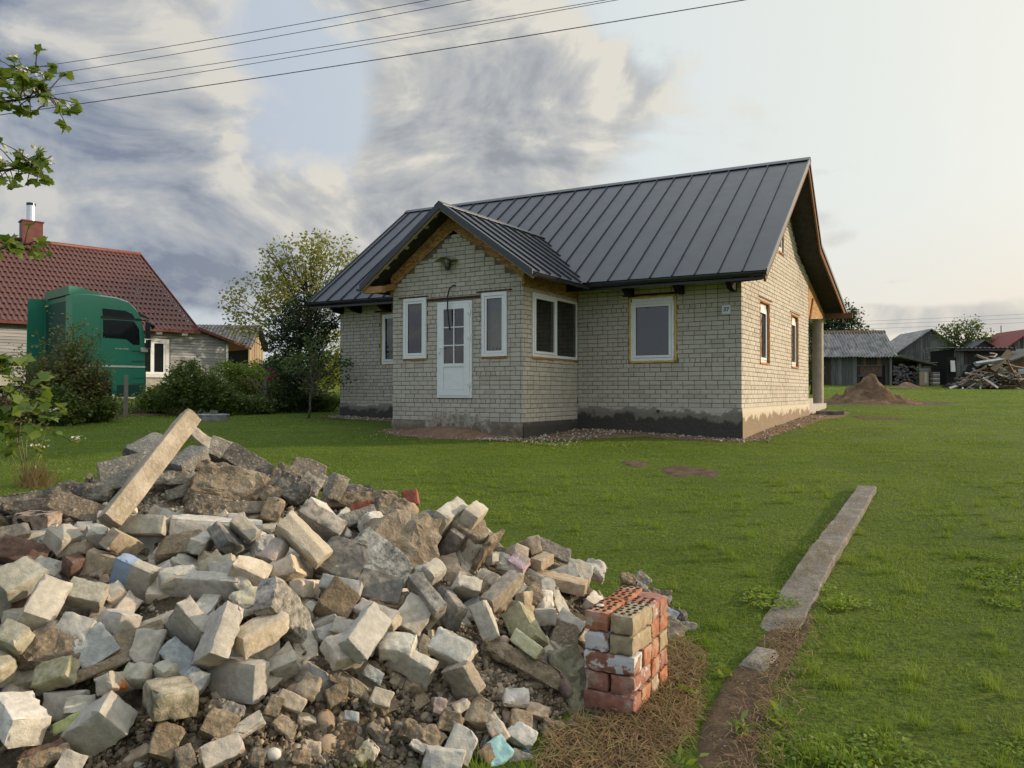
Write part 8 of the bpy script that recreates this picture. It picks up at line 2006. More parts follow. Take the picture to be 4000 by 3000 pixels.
for i in range(ny + 1):
    for j in range(nx + 1):
        x, y = MX0 + MST * j / sub, MY0 + MST * i / sub; z = mz(x, y); hgt = z - ter(x, y)
        z += max(0, min(1, (hgt + .02) / .12)) * (.035 * noise.fractal(Vector((x * 6, y * 6, .5)), 1.0, 2.0, 4) + .012 * noise.noise(Vector((x * 31, y * 31, 4.))))
        V.append((x, y, z))
F = [(i * (nx + 1) + j, i * (nx + 1) + j + 1, (i + 1) * (nx + 1) + j + 1, (i + 1) * (nx + 1) + j) for i in range(ny) for j in range(nx)]
o = link('rubble_dirt', np_mesh('rubble_dirt', np.array(V), np.array(F), M_['dirt'], True), kind='stuff')

def rock_mesh(dims, seed, kind, mname):
    """broken lump: 'B' clean cut block, 'b' broken flat-faced piece, 'r' rough lump, 'o' rounded cobble"""
    rr = random.Random(seed); bm = bmesh.new()
    d = Vector(dims)
    if kind in 'oB':
        pass
    if kind == 'o':
        bmesh.ops.create_icosphere(bm, subdivisions=3, radius=.5)
        for v in bm.verts:
            n = v.co.normalized(); v.co = Vector((n.x * d.x, n.y * d.y, n.z * d.z)) * (.5 + .06 * noise.noise(n * 1.6 + Vector((seed, 0, 0))))
        sm = None
    else:
        bmesh.ops.create_cube(bm, size=1.0)
        for v in bm.verts: v.co = Vector((v.co.x * d.x, v.co.y * d.y, v.co.z * d.z))
        mn = min(d)
        if kind != 'B':
            jit = .16 if kind == 'b' else .20
            for v in bm.verts: v.co += Vector((rr.uniform(-1, 1) * d.x, rr.uniform(-1, 1) * d.y, rr.uniform(-1, 1) * d.z)) * jit * .5
        # knock off corners and edges
        cuts = 1 if kind == 'B' else (7 if kind == 'b' else 11)
        for k in range(cuts):
            if kind == 'B':
                c = Vector([rr.choice((-1, 1)) for _ in range(3)]); n = Vector((c.x / d.x, c.y / d.y, c.z / d.z)); n.normalize(); n += Vector((rr.gauss(0, .25), rr.gauss(0, .25), rr.gauss(0, .25))); n.normalize()
                dist = max(n.dot(v.co) for v in bm.verts) - mn * rr.uniform(.08, .30)
            else:
                n = Vector((rr.gauss(0, 1), rr.gauss(0, 1), rr.gauss(0, 1))).normalized(); n = Vector((n.x / d.x, n.y / d.y, n.z / d.z)).normalized()
                ext = max(n.dot(v.co) for v in bm.verts); dist = ext * rr.uniform(.74, .95)
            g = bmesh.ops.bisect_plane(bm, geom=bm.verts[:] + bm.edges[:] + bm.faces[:], plane_co=n * dist, plane_no=n, clear_outer=True)
            ed = [e for e in g['geom_cut'] if isinstance(e, bmesh.types.BMEdge)]
            if ed:
                try: bmesh.ops.contextual_create(bm, geom=ed)
                except Exception: pass
        bmesh.ops.remove_doubles(bm, verts=bm.verts, dist=.0015)
        bmesh.ops.dissolve_limit(bm, angle_limit=R(2), verts=bm.verts, edges=bm.edges)
        w = mn * (.05 if kind == 'B' else .045 if kind == 'b' else .08)
        try: bmesh.ops.bevel(bm, geom=bm.edges[:], offset=max(.0035, min(w, .009)), segments=2 if kind != 'r' else 1, affect='EDGES', profile=.5)
        except Exception: pass
        bmesh.ops.triangulate(bm, faces=bm.faces)
        # refine long edges so the surface can crumble
        tgt = mn * (.30 if kind == 'B' else .24)
        for it in range(3):
            le = [e for e in bm.edges if e.calc_length() > tgt]
            if not le or len(bm.faces) > 2200: break
            bmesh.ops.subdivide_edges(bm, edges=le, cuts=1, use_grid_fill=False)
            bmesh.ops.triangulate(bm, faces=[f for f in bm.faces if len(f.verts) > 3])
        bm.normal_update()
        amp = {'B': .0022, 'b': .0055, 'r': .014}[kind] * (1 + mn * 3)
        sc = {'B': 26, 'b': 22, 'r': 17}[kind]
        o_ = Vector((seed * 1.37, seed * .71, 0))
        for v in bm.verts:
            n = noise.fractal(v.co * sc + o_, 1.0, 2.0, 4)
            e = 1.0
            if kind == 'B':
                q = sorted((abs(v.co.x) / d.x, abs(v.co.y) / d.y, abs(v.co.z) / d.z))
                if q[1] > .42: e = 3.2; n = n - .5      # chipped arrises
            v.co += v.normal * (n * amp * e)
    me = bpy.data.meshes.new('rubble'); bm.to_mesh(me); bm.free()
    me.materials.append(M_[mname]); me.polygons.foreach_set('use_smooth', [True] * len(me.polygons))
    if kind != 'o': me.set_sharp_from_angle(angle=R(32 if kind == 'B' else 26))
    return me
import re
TRACED = []
def short(lab):
    cut = ' below under beneath beside behind in at near against right left above tucked squeezed lying leaning cut wedged touching slanting sloping across tipped resting next just low running on by nearest where pointing frontmost cutting off balanced propped tilted standing sticking among sunk '
    out = []
    for w in lab.split():
        if (' ' + w.strip(',') + ' ') in cut and len(out) > 2: break
        out.append(w)
    while len(out) > 8 or out[-1] in ('a', 'an', 'the', 'of', 'with', 'its', 'and', 'to', 'from'): out.pop()
    return ' '.join(out)
def beside(c): return short(min(TRACED, key=lambda t: (t[0] - c).length)[1])
NAMES = {'B': 'block', 'b': 'broken_block', 'r': 'stone', 'o': 'cobble'}
CATS = {'B': 'block', 'b': 'rubble piece', 'r': 'rubble piece', 'o': 'cobble'}
for k, ln in enumerate(BLOCKS.strip().split('\n')):
    if '|post|' in ln: continue
    kd, c, q, d, m, lab = ln.split('|')
    c = Vector(map(float, c.split())); q = Quaternion(tuple(map(float, q.split()))); d = tuple(map(float, d.split()))
    sc_ = .84 if (kd != 'B' and c.z < .34 and c.y < 3.7 and max(d) < .3) else 1.0
    d = tuple(x * sc_ * ({'B': 1.05, 'b': 1.12, 'r': 1.16, 'o': 1.05}[kd] * (.88 if m in ('lump', 'turq', 'sandy') else 1)) for x in d)
    nm_ = NAMES[kd]; ct = CATS[kd]
    if m in ('slab', 'conc', 'concdark', 'concbrown', 'post'): nm_ = 'concrete_piece'; ct = 'concrete'
    if m == 'red': nm_ = 'red_brick' if kd == 'B' else 'tile_strip'; ct = 'brick' if kd == 'B' else 'tile'
    if 'plate' in lab: nm_, ct = 'plate', 'plate'
    if kd == 'r' and m == 'moss': nm_, ct = 'boulder', 'boulder'
    kk = 'b' if (kd == 'B' and m in ('slab', 'post', 'lichen', 'dark', 'mottled')) and False else kd
    o = link(nm_, rock_mesh(d, k + 1, kk, m), None, lab, ct)
    TRACED.append((c, lab))
    q.normalize(); o.matrix_world = Matrix.Translation(c) @ q.to_matrix().to_4x4()
# the long concrete post leaning up the heap
pa, pb = AT(425, 2045, 4.02), AT(748, 1626, 4.72); ax = (pb - pa); Lp = ax.length; ax.normalize(); fn2 = (Vector((0, 0, 1.6)) - pa).normalized(); sd = fn2.cross(ax).normalized(); fn2 = ax.cross(sd)
Rm = Matrix((ax, -sd, fn2)).transposed() if Matrix((ax, -sd, fn2)).determinant() > 0 else Matrix((ax, sd, fn2)).transposed()
o = link('concrete_post', rock_mesh((Lp, .118, .095), 777, 'B', 'post'), None, 'long broken concrete post leaning up to the top of the heap', 'concrete'); o.matrix_world = Matrix.Translation((pa + pb) / 2) @ (Rm.to_4x4() @ Matrix.Rotation(R(14), 4, 'X'))
# mortared chunk of brickwork
A0 = Vector((-.375, 4.761, .78)); a_, b_, c_ = Vector((.33, .934, .138)), Vector((.819, -.211, -.533)), Vector((-.469, .289, -.835))
RM = Matrix((a_, b_, c_)).transposed().to_4x4(); RM = RM @ Matrix.Scale(1.2, 4); RM.translation = A0 + Vector((.0, -.22, .045))
chn = bpy.data.objects.new('brickwork_chunk', None); COL.objects.link(chn); chn.matrix_world = RM
props(chn, 'leaning chunk of old brickwork, five blocks still held by mortar', 'brickwork')
for k, (a0, a1, b0, b1, c0, c1, m) in enumerate(((0, .27, -.09, 0, 0, .24, 'sil'), (.02, .26, .014, .104, .055, .27, 'dark'), (.10, .27, .014, .104, -.05, .045, 'sil'), (.06, .27, .118, .205, .05, .20, 'sil'), (.03, .25, .118, .205, .21, .36, 'dark'))):
    o = link('brick', rock_mesh((a1 - a0, b1 - b0, c1 - c0), 900 + k, 'B', m), chn); o.matrix_local = Matrix.Translation(((a0 + a1) / 2, (b0 + b1) / 2, (c0 + c1) / 2))
o = link('mortar', rock_mesh((.20, .23, .26), 911, 'b', 'mortar'), chn); o.matrix_local = Matrix.Translation((.165, .06, .15))
o = link('mortar', rock_mesh((.24, .035, .36), 912, 'r', 'mortar'), chn); o.matrix_local = Matrix.Translation((.15, .222, .18))

# blocks that show only in the gaps between the others
rr = random.Random(321); fl_m = [rock_mesh((.23, .115, .09), 2000 + k, 'B' if k % 3 else 'b', m) for k, m in enumerate(('sil', 'silgray', 'cream', 'tan', 'silgray', 'sil', 'pale', 'silgray', 'browns'))]
fl_l = {'pale': 'whitish block half buried', 'browns': 'brownish block half buried', 'sil': 'pale silicate block half buried', 'silgray': 'grey block half buried', 'silgreen': 'greenish block half buried', 'tan': 'tan block half buried', 'cream': 'cream block half buried', 'dark': 'dark block half buried', 'maroon': 'brownish red block half buried'}
for k in range(190):
    while True:
        x, y = rr.uniform(-3.3, .7), rr.uniform(2.9, 5.0); z = mz(x, y)
        if z - ter(x, y) < .1: continue
        u, v = 2000 + 2925.7 * x / y, 1530 + 2925.7 * (1.6 - z) / y
        if v < 2000 or v > 2680 - max(0, u - 900) * .05: continue
        break
    me = rr.choice(fl_m); m = me.materials[0].name; n = (mnormal(x, y) + Vector((rr.gauss(0, .5), rr.gauss(0, .5), rr.gauss(0, .3)))).normalized()
    o = bpy.data.objects.new('block', me); COL.objects.link(o); s_ = rr.uniform(.75, 1.05)
    o.matrix_world = Matrix.Translation(Vector((x, y, z)) + mnormal(x, y) * rr.uniform(-.02, .02)) @ n.to_track_quat('Z', 'Y').to_matrix().to_4x4() @ Matrix.Rotation(rr.uniform(0, 6.28), 4, 'Z') @ Matrix.Scale(s_, 4)
    props(o, fl_l[m] + ' next to the ' + beside(o.matrix_world.translation), 'block', 'half buried blocks of the heap')
# loose fragments: the biggest three hundred are things, the rest is one mass
FR_M = [('mortar', .30), ('tan', .16), ('concbrown', .14), ('gravel_mix', .12), ('sil', .09), ('sandy', .06), ('cream', .05), ('silblue', .03), ('cobble', .03), ('white', .02)]
lab_f = {'mortar': 'small crumbly brown mortar fragment in the loose rubble', 'tan': 'small tan stone fragment in the loose rubble', 'concbrown': 'small dull brown concrete fragment in the loose rubble', 'gravel_mix': 'small greyish-brown stone in the loose rubble',
         'sil': 'small pale grey brick fragment in the loose rubble', 'sandy': 'small dark sandy fragment in the loose rubble', 'cream': 'small cream brick fragment in the loose rubble', 'silblue': 'small bluish grey fragment in the loose rubble', 'cobble': 'small rounded tan pebble in the loose rubble', 'white': 'small whitish chip in the loose rubble'}
meshes = {}
for i, (m, w) in enumerate(FR_M):
    meshes[m] = []
    for q in range(3 if w > .1 else 2):
        dd = (1.0, rnd.uniform(.5, .85), rnd.uniform(.22, .5)); me = rock_mesh(tuple(x * .09 for x in dd), 500 + i * 7 + q, 'o' if m in ('cobble',) else 'b', m); meshes[m].append(me)
def frag_pos(rr):
    while True:
        q = rr.random()
        if q < .86: x, y = rr.uniform(-2.2, 1.0), rr.uniform(2.45, 4.3)
        else: x, y = rr.uniform(-3.0, 1.4), rr.uniform(3.0, 5.9)
        z = mz(x, y)
        if z - ter(x, y) < -.035: continue
        c = Vector((x, y, z)); u, v = 2000 + 2925.7 * x / y, 1530 + 2925.7 * (1.6 - z) / y
        if q < .86 and not (v > 2560 and u > 350 and v > 2760 - (u - 600) * .2 if u < 1500 else v > 2440): continue
        return c
rr = random.Random(42)
def wpick(rr):
    x = rr.random()
    for m, w in FR_M:
        x -= w
        if x <= 0: return m
    return 'mortar'
for k in range(290):
    c = frag_pos(rr); n = mnormal(c.x, c.y); m = wpick(rr); o = bpy.data.objects.new('rubble_fragment', rr.choice(meshes[m])); COL.objects.link(o)
    s_ = rr.choice((.5, .6, .7, .8, .9, 1.0, 1.15)) * rr.uniform(.8, 1.15)
    n = (n + Vector((rr.gauss(0, .3), rr.gauss(0, .3), rr.gauss(0, .3)))).normalized()
    o.matrix_world = Matrix.Translation(c + n * .012 * s_) @ n.to_track_quat('Z', 'Y').to_matrix().to_4x4() @ Matrix.Rotation(rr.uniform(0, 6.28), 4, 'Z') @ Matrix.Scale(s_, 4)
    props(o, lab_f[m].replace(' in the loose rubble', '') + ' near the ' + beside(c), 'rubble piece', 'loose fragments of the rubble heap')
def pebble_field(name, n, pos, smin, smax, mats, seed, detail=0):
    """many small stones in one mesh"""
    rs = np.random.default_rng(seed); rr = random.Random(seed)
    base = []
    for q in range(10):
        bm = bmesh.new(); bmesh.ops.create_icosphere(bm, subdivisions=1, radius=.5)
        for k in range(4):
            nrm = Vector((rr.gauss(0, 1), rr.gauss(0, 1), rr.gauss(0, 1))).normalized()
            for v in bm.verts:
                dd = v.co.dot(nrm); lim = rr.uniform(.18, .36)
                if dd > lim: v.co -= nrm * (dd - lim)
        base.append((np.array([v.co[:] for v in bm.verts]), np.array([[v.index for v in f.verts] for f in bm.faces]))); bm.free()
    V = []; F = []; MI = []; off_ = 0
    for k in range(n):
        bv, bf = base[k % 10]; c = pos(rr); s_ = smin * (smax / smin) ** (rr.random() ** 1.8)
        Q = Quaternion((rr.gauss(0, 1), rr.gauss(0, 1), rr.gauss(0, 1), rr.gauss(0, 1))).normalized(); Rm = np.array(Q.to_matrix())
        V.append((bv * np.array([1, rr.uniform(.5, .9), rr.uniform(.4, .8)])) @ Rm.T * s_ + np.array(c)); F.append(bf + off_); off_ += len(bv); MI += [rr.randrange(len(mats))] * len(bf)
    o = link(name, np_mesh(name, np.concatenate(V), np.concatenate(F), [M_[m] for m in mats], False, MI), kind='stuff'); return o
pebble_field('rubble_gravel', 16000, lambda rr: frag_pos(rr) + Vector((0, 0, .004)), .012, .075, ['mortar', 'tan', 'gravel_mix', 'concbrown', 'mortar', 'dirt'], 71)
def anywhere(rr):
    while True:
        x, y = rr.uniform(-4.3, 1.9), rr.uniform(2.3, 6.6)
        if mz(x, y) - ter(x, y) > -.02: return Vector((x, y, mz(x, y)))
pebble_field('rubble_bits', 3500, anywhere, .02, .085, ['mortar', 'concbrown', 'sil', 'dark', 'gravel_mix'], 72)
def near(u, v, su, sv):
    def f(rr):
        for _ in range(200):
            d = ray(rr.gauss(u, su), rr.gauss(v, sv)); t = 2.5
            while t < 9:
                p = Vector((0, 0, 1.6)) + d * t
                if p.z < mz(p.x, p.y) + .005: return p
                t += .02
        return Vector((-1, 4, .5))
    return f
pebble_field('gravel_spill', 700, near(640, 1985, 60, 25), .02, .06, ['gravel_mix', 'mortar', 'sil', 'cobble'], 73)
pebble_field('gravel_spill', 200, near(385, 1870, 22, 18), .02, .05, ['gravel_mix', 'mortar', 'cobblepink'], 74)
# back of the heap, seen only from the side: more blocks
for k in range(60):
    while True:
        x, y = rr.uniform(-3.6, .6), rr.uniform(4.8, 6.5)
        g = (mz(x, y + .1) - mz(x, y - .1)) / .2
        if g < -.25 and mz(x, y) - ter(x, y) > .05: break
    c = Vector((x, y, mz(x, y))); n = mnormal(x, y); m = rr.choice(('sil', 'silgray', 'concbrown', 'mortar', 'tan')); me = rock_mesh((rr.uniform(.14, .25), .12, .09), 1500 + k, rr.choice('Bb'), m)
    o = link('hidden_block', me, None, 'grey block on the far slope of the rubble heap', 'block', 'blocks on the far slope of the heap'); o.name = 'block'
    o.matrix_world = Matrix.Translation(c + n * .01) @ (n + Vector((rr.gauss(0, .4), rr.gauss(0, .4), 0))).to_track_quat('Z', 'Y').to_matrix().to_4x4() @ Matrix.Rotation(rr.uniform(0, 6.28), 4, 'Z')

# ------------------------------------------------------------------ stack of red bricks
SX, SY = .615, 3.76; SR = R(-29)
SG = gz(SX, SY) + .02; SM = Matrix.Translation((SX, SY, SG)) @ Matrix.Rotation(SR, 4, 'Z') @ Matrix.Scale(1.13, 4)
def stack_brick(x0, x1, y0, y1, z0, m, lab, holes=False, tilt=0.0):
    """local frame: x along the front face to the right, origin at the front right corner, y away"""
    rr = random.Random(hash(lab) % 1000 if False else int((x0 * 7 + y0 * 13 + z0 * 29) * 1000) % 9973)
    me = rock_mesh((x1 - x0 - .004, y1 - y0 - .004, .087), rr.randrange(5000), 'B', m)
    o = link('clay_brick', me, None, lab, 'brick', 'bricks of the red stack')
    o.matrix_world = SM @ Matrix.Translation(((x0 + x1) / 2 + rr.uniform(-.003, .003), (y0 + y1) / 2 + rr.uniform(-.003, .003), z0 + .0445)) @ Matrix.Rotation(rr.gauss(0, .018) + tilt, 4, 'Z')
    if holes:
        lx, ly = x1 - x0, y1 - y0; hm = MB(); nL, nS = (6, 3)
        for i in range(nL):
            for j in range(nS):
                fx, fy = ((i + .5) / nL - .5, (j + .5 + (.25 if i % 2 else -.0) - .12) / nS - .5)
                px, py = (fx * lx * .88, fy * ly * .86) if lx > ly else (fy * lx * .86, fx * ly * .88)
                hm.add([Vector((px, py, .0462))] + [Vector((px + math.cos(q) * .0105, py + math.sin(q) * .0105, .0462)) for q in np.linspace(0, 6.2832, 13)[:-1]], [(0, k + 1, (k + 1) % 12 + 1) for k in range(12)])
        hm.build('hole', M_['brick_hole'], o)
    return o
Hh = .090
# bottom course to top, the two faces that show plus the core
stack_brick(-.25, 0, 0, .12, 0, 'clay_red', 'dark red brick in the bottom course at the stack front')
for k, (m, lab) in enumerate((('clay_orange', 'narrow orange brick, bottom course, first on the right side'), ('clay_buff', 'buff brick, bottom course, second on the right side'), ('clay_orange', 'orange brick, bottom course, third on the right side'))):
    stack_brick(-.25, 0, .125 + k * .125, .245 + k * .125, 0, m, lab)
stack_brick(-.12, 0, 0, .25, Hh, 'clay_red', 'red brick with a whitewashed side at the stack corner, second course')
stack_brick(-.245, -.125, 0, .25, Hh, 'clay_red', 'dull red brick at the left end of the second course')
stack_brick(-.25, 0, .255, .375, Hh, 'clay_orange', 'orange brick at the far end of the second course')
stack_brick(-.25, 0, .38, .50, Hh, 'clay_red', 'reddish brick at the back of the second course')
stack_brick(-.25, 0, 0, .12, 2 * Hh, 'clay_painted', 'long brick with white paint flaking off, third course front')
for k, (m, lab) in enumerate((('clay_orange', 'bright orange brick beside the long painted one, third course'), ('clay_orange', 'orange brick in the middle of the right side, third course'), ('clay_buff', 'buff brick at the back of the third course'))):
    stack_brick(-.25, 0, .125 + k * .125, .245 + k * .125, 2 * Hh, m, lab)
stack_brick(-.12, 0, 0, .25, 3 * Hh, 'clay_buff', 'yellowish buff brick at the right corner, fourth course')
stack_brick(-.245, -.125, 0, .25, 3 * Hh, 'clay_painted', 'brick end with chipped white paint at the left, fourth course')
stack_brick(-.25, 0, .255, .375, 3 * Hh, 'clay_orange', 'orange brick behind the buff one, fourth course')
stack_brick(-.25, 0, .38, .50, 3 * Hh, 'clay_orange', 'far orange brick of the fourth course')
stack_brick(-.12, 0, 0, .25, 4 * Hh, 'clay_buff', 'buff brick with rows of holes on top of the stack, front right', True)
stack_brick(-.245, -.125, 0, .25, 4 * Hh, 'clay_orange', 'bright orange brick with rows of holes on top, front left', True)
stack_brick(-.25, 0, .262, .382, 4 * Hh - .01, 'clay_red', 'reddish brick with holes at the back right of the top', True)
stack_brick(-.245, -.125, .262, .51, 4 * Hh + .0, 'clay_orange', 'topmost rear orange brick with holes, set askew', True, .06)
stack_brick(-.25, 0, .385, .505, 4 * Hh - .012, 'clay_red', 'rear brick of the top course hidden behind the others')
mb = MB(); mb.box(-.24, -.01, .01, .5, -.10, -.001); o = mb.build('base_slab', M_['mossy']); o.matrix_world = SM; props(o, 'mossy slab under the red brick stack', 'slab')
mb = MB(); mb.lathe([(0, .004), (.016, .003), (.02, 0)], 10); o = mb.build('bottle_cap', M_['white'], smooth=True); o.matrix_world = SM @ Matrix.Translation((-.20, .09, 5 * Hh + .004)); props(o, 'small round pale chip lying on the front left perforated brick', 'chip')

# ------------------------------------------------------------------ ground details
# dry grass skirt around the stack
dry = blob_outline(.78, 4.12, .27, .80, -.40, 12, amp=.18)
ground_patch('dry_ground', dry, 'soil', .006)
dry2 = blob_outline(.42, 3.36, .26, .46, .15, 13, amp=.18); ground_patch('dry_ground', dry2, 'soil', .006)
def in_dry(rr):
    while True:
        x, y = rr.uniform(-.2, 1.7), rr.uniform(2.5, 5.2)
        if inside(dry, x, y) or inside(dry2, x, y): return x, y, ter(x, y) + rr.uniform(0, .035)
straw(4200, in_dry, 'dry_grass', 'dry_straw', .05, .17, 8, .0018)
def on_soil(rr):
    f = rr.random(); p0, p1 = Vector((1.95, 5.2, 0)), Vector((.78, 2.7, 0)); q = p0.lerp(p1, f) + Vector((rr.gauss(0, .09), rr.gauss(0, .05), 0)); return q.x, q.y, ter(q.x, q.y) + .04
straw(900, on_soil, 'dry_grass', 'dry_straw', .03, .10, 9, .0018)
pebble_field('soil_crumbs', 1300, lambda rr: Vector(on_soil(rr)) - Vector((0, 0, .012)), .006, .022, ['dirt', 'mortar', 'gravel_mix'], 75)
# worn spots in the lawn
for k, (u, v, rx, ry) in enumerate(((2690, 1842, .42, .65), (3420, 1632, .55, .8), (2480, 1812, .25, .4))):
    q = GR(u, v); ground_patch('worn_spot', blob_outline(q.x, q.y, rx, ry, .2, 60 + k, amp=.3), 'soil', .004)
q = GR(1000, 1730)
# earth bank, gravel band round the house (house frame -> world)
def H2(x, y): v = HM @ Vector((x, y, 0)); return (v.x, v.y)
band_pts = [(-11.9, -.02), (-11.8, -.55), (-9.5, -.7), (-8.1, -.9), (-7.85, -2.75), (-7.1, -3.1), (-5.7, -3.55), (-4.4, -3.35), (-3.4, -2.5), (-1.8, -.95), (.15, -.55), (.45, .2), (.6, 3.0), (.8, 6.0), (1.1, 8.3), (1.0, 10.0), (.0, 10.3), (-.2, 5), (-.2, .2), (-4, .2), (-4.2, -2.2), (-7.2, -2.2), (-7.5, .2), (-11.9, .2)]
bw = [H2(*p) for p in band_pts]
outer = fine(bw[:17], 5); inner = fine(bw[16:] + [bw[0]], 5)
vs = []; n = 90
def resample(P, n):
    P = [Vector((x, y, 0)) for x, y in P]; L = [0]
    for a, b in zip(P[:-1], P[1:]): L.append(L[-1] + (b - a).length)
    out = []
    for k in range(n + 1):
        t = L[-1] * k / n; i = max(j for j in range(len(L)) if L[j] <= t + 1e-9); i = min(i, len(P) - 2); f = (t - L[i]) / max(1e-6, L[i + 1] - L[i]); out.append(P[i].lerp(P[i + 1], f))
    return out
Oa = resample(bw[:17], n); Ia = resample(list(reversed(bw[16:] + [bw[0]])), n)
for i in range(n + 1):
    for k in range(7):
        q = Oa[i].lerp(Ia[i], k / 6)
        hl = HMI @ Vector((q.x, q.y, 1.2))
        bank = .20 * math.exp(-((hl.x + 5.7) / 1.1) ** 2 - ((hl.y + 2.9) / .55) ** 2)
        vs.append((q.x, q.y, ter(q.x, q.y) + (-.015 if k == 0 else .015 + .02 * noise.noise(q * 4)) + (bank if k else bank * .3)))
mb = MB(); mb.add(vs, [(i * 7 + k, i * 7 + k + 1, (i + 1) * 7 + k + 1, (i + 1) * 7 + k) for i in range(n) for k in range(6)])
mb.build('bare_earth', M_['reddish_earth'], smooth=True, kind='structure'); PATCHES.append([(q.x, q.y) for q in Oa] + [(q.x, q.y) for q in reversed(Ia)])
def gravel_at(rr):
    while True:
        q = rr.random()
        if q < .33: p = (rr.uniform(-11.7, -7.6), rr.uniform(-.75, -.05))
        elif q < .72: p = (rr.uniform(-4.9, -2.6), rr.uniform(-3.3, -.1)) if rr.random() < .75 else (rr.uniform(-4.6, -4.0), rr.uniform(-3.4, -2.7))
        elif q < .85: p = (rr.uniform(-3.6, .2), rr.uniform(-.7, -.05))
        else: p = (rr.uniform(.05, .6), rr.uniform(-.3, 8))
        if -A_ - .05 > p[0] > -B_ and p[1] > -P_: continue
        x, y = H2(*p); return Vector((x, y, ter(x, y) + .03))
pebble_field('house_gravel', 2600, gravel_at, .02, .10, ['gravel_mix', 'conc', 'sil', 'tan'], 81)
def bank_at(rr): x, y = H2(rr.gauss(-5.7, 1.0), rr.gauss(-3.3, .3)); return Vector((x, y, ter(x, y) + .05))
pebble_field('house_gravel', 300, bank_at, .015, .06, ['tan', 'gravel_mix', 'white'], 82)

# ------------------------------------------------------------------ lawn grass: small tufts strewn over the ground
def tuft_mesh(name, n, rad, hmin, hmax, wid, seed, lean=.55):
    rs = np.random.default_rng(seed); a = rs.uniform(0, 6.283, n); r_ = rad * np.sqrt(rs.uniform(0, 1, n)); b = np.stack([np.cos(a) * r_, np.sin(a) * r_, np.full(n, -.01)], 1)
    h = rs.uniform(hmin, hmax, n); da = rs.uniform(0, 6.283, n); ln = rs.gamma(1.6, lean / 1.6, n).clip(0, 1.3)
    d = np.stack([np.cos(da) * ln, np.sin(da) * ln, np.ones(n)], 1); d /= np.linalg.norm(d, axis=1)[:, None]
    s_ = np.stack([-np.sin(da), np.cos(da), np.zeros(n)], 1) * wid * rs.uniform(.7, 1.3, n)[:, None] * .5
    m_ = b + d * h[:, None] * .55; droop = np.stack([np.cos(da) * ln * .45, np.sin(da) * ln * .45, -ln * .25], 1) * h[:, None] * .5; t = b + d * h[:, None] + droop
    V = np.stack([b - s_, b + s_, m_ + s_ * .8, m_ - s_ * .8, t + s_ * .12, t - s_ * .12], 1).reshape(-1, 3); i = np.arange(n)[:, None] * 6
    F = np.concatenate([i + np.array([[0, 1, 2, 3]]), i + np.array([[3, 2, 4, 5]])])
    return np_mesh(name, V, F, M_['grass_blade'])
def clover_mesh(name, n, rad, seed):
    rs = np.random.default_rng(seed); a = rs.uniform(0, 6.283, n); r_ = rad * np.sqrt(rs.uniform(0, 1, n)); P = np.stack([np.cos(a) * r_, np.sin(a) * r_, rs.uniform(.012, .032, n)], 1)
    V, F = leaf_arrays(P, .020, rs, 2.0, asp=.95); return np_mesh(name, V, F, M_['grass_blade'])
tmesh = []
for k in range(4): tmesh.append(tuft_mesh('grass_tuft', 190, .15, .012, .040, .0036, 200 + k, 1.0))
tmesh.append(clover_mesh('clover_tuft', 150, .14, 230))
for k in range(3): tmesh.append(tuft_mesh('grass_tuft', 170, .27, .014, .042, .0075, 210 + k, 1.0))
for k in range(2): tmesh.append(tuft_mesh('grass_tuft', 150, .62, .018, .045, .018, 220 + k, 1.0))
tmesh.append(tuft_mesh('grass_tuft', 60, .06, .05, .15, .004, 240, .4))
pts = []; rr = random.Random(99); PB = [(p, min(q[0] for q in p), max(q[0] for q in p), min(q[1] for q in p), max(q[1] for q in p)) for p in PATCHES]
def bare(x, y):
    for p, x0, x1, y0, y1 in PB:
        if x0 < x < x1 and y0 < y < y1 and inside(p, x, y): return True
    h = HMI @ Vector((x, y, 1.2))
    if -LH < h.x < 0 and 0 < h.y < WH: return True
    if -B_ < h.x < -A_ and -P_ < h.y < 0.1: return True
    if -4 < h.x < 0 and WH <= h.y < 11.3: return True
    if -4.8 < x < 2.5 and 2.0 < y < 8 and mz(x, y) - ter(x, y) > -.06: return True
    return False
def scatter(y0, y1, step, kinds, sc=(.8, 1.25), mar=1.2):
    y = y0
    while y < y1:
        x = -(.72 * y + mar)
        while x < .72 * y + mar:
            px, py = x + rr.uniform(-.5, .5) * step, y + rr.uniform(-.5, .5) * step
            n_ = noise.noise(Vector((px * .8, py * .8, 7.)))
            if (not bare(px, py) or (rr.random() < .12)) and not (py > 17 and px < -14):
                k = rr.choice(kinds)
                if n_ > .25 and y1 < 9 and rr.random() < .45: k = 4
                s_ = rr.uniform(*sc) * (1 + .35 * noise.noise(Vector((px * .45, py * .45, 3.))))
                pts.append((px, py, ter(px, py), rr.uniform(0, 6.28), s_, k))
            x += step
        y += step
scatter(2.3, 7.2, .185, [0, 1, 2, 3])
scatter(7.2, 15.5, .34, [5, 6, 7])
scatter(15.5, 56, .80, [8, 9], mar=2)
for k in range(420):
    y = 2.4 + 9 * rr.random() ** 1.5; x = rr.uniform(-.72 * y - .5, .72 * y + .5)
    if not bare(x, y): pts.append((x, y, ter(x, y), rr.uniform(0, 6.28), rr.uniform(.6, 1.1), 10))
A = np.array(pts)
gm = bpy.data.meshes.new('lawn_grass'); gm.vertices.add(len(A)); gm.vertices.foreach_set('co', A[:, :3].astype(np.float32).ravel())
for nm_, col, tp in (('yaw', 3, 'FLOAT'), ('size', 4, 'FLOAT'), ('kind_index', 5, 'INT')):
    at = gm.attributes.new(nm_, tp, 'POINT'); at.data.foreach_set('value', A[:, col].astype(np.int32 if tp == 'INT' else np.float32))
gm.materials.append(M_['grass_blade'])
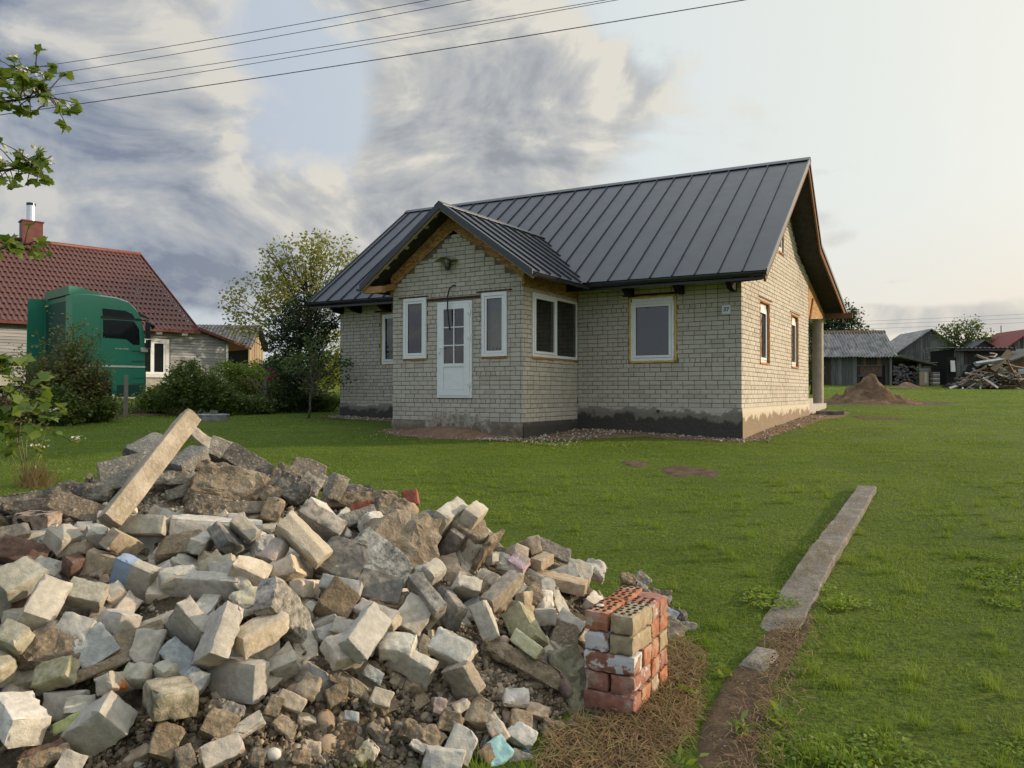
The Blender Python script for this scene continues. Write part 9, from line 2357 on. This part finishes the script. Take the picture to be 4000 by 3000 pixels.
go = link('lawn_grass', gm, kind='stuff')
ng = bpy.data.node_groups.new('lawn_grass', 'GeometryNodeTree')
ng.interface.new_socket('Geometry', in_out='INPUT', socket_type='NodeSocketGeometry'); ng.interface.new_socket('Geometry', in_out='OUTPUT', socket_type='NodeSocketGeometry')
gi, gout = ng.nodes.new('NodeGroupInput'), ng.nodes.new('NodeGroupOutput'); jn = ng.nodes.new('GeometryNodeJoinGeometry'); ng.links.new(jn.outputs[0], gout.inputs[0])
def named(n, tp):
    a = ng.nodes.new('GeometryNodeInputNamedAttribute'); a.data_type = tp; a.inputs['Name'].default_value = n; return a.outputs['Attribute']
yaw, siz, kin = named('yaw', 'FLOAT'), named('size', 'FLOAT'), named('kind_index', 'INT')
cxyz = ng.nodes.new('ShaderNodeCombineXYZ'); ng.links.new(yaw, cxyz.inputs[2])
for k, me in enumerate(tmesh):
    to = bpy.data.objects.new('grass_tuft', me)
    oi = ng.nodes.new('GeometryNodeObjectInfo'); oi.inputs['Object'].default_value = to
    cmp_ = ng.nodes.new('FunctionNodeCompare'); cmp_.data_type = 'INT'; cmp_.operation = 'EQUAL'; ng.links.new(kin, cmp_.inputs[2]); cmp_.inputs[3].default_value = k
    ip = ng.nodes.new('GeometryNodeInstanceOnPoints'); ng.links.new(gi.outputs[0], ip.inputs['Points']); ng.links.new(cmp_.outputs[0], ip.inputs['Selection']); ng.links.new(oi.outputs['Geometry'], ip.inputs['Instance'])
    ng.links.new(cxyz.outputs[0], ip.inputs['Rotation']); ng.links.new(siz, ip.inputs['Scale']); ng.links.new(ip.outputs[0], jn.inputs[0])
md = go.modifiers.new('lawn_grass', 'NODES'); md.node_group = ng
# weeds near the stack
wr_ = np.random.default_rng(5); P = []
for cx_, cy_ in ((.98, 4.05), (1.12, 3.62), (.36, 3.02), (1.30, 3.78), (.78, 3.3), (1.02, 3.0), (1.2, 4.3)):
    for k in range(14): P.append((cx_ + wr_.normal() * .035, cy_ + wr_.normal() * .035, ter(cx_, cy_) + abs(wr_.normal()) * .05 + .01))
V, F = leaf_arrays(np.array(P), .07, wr_, .6, asp=.35); link('weeds', np_mesh('weeds', V, F, M_['lime_leaf']), kind='stuff')
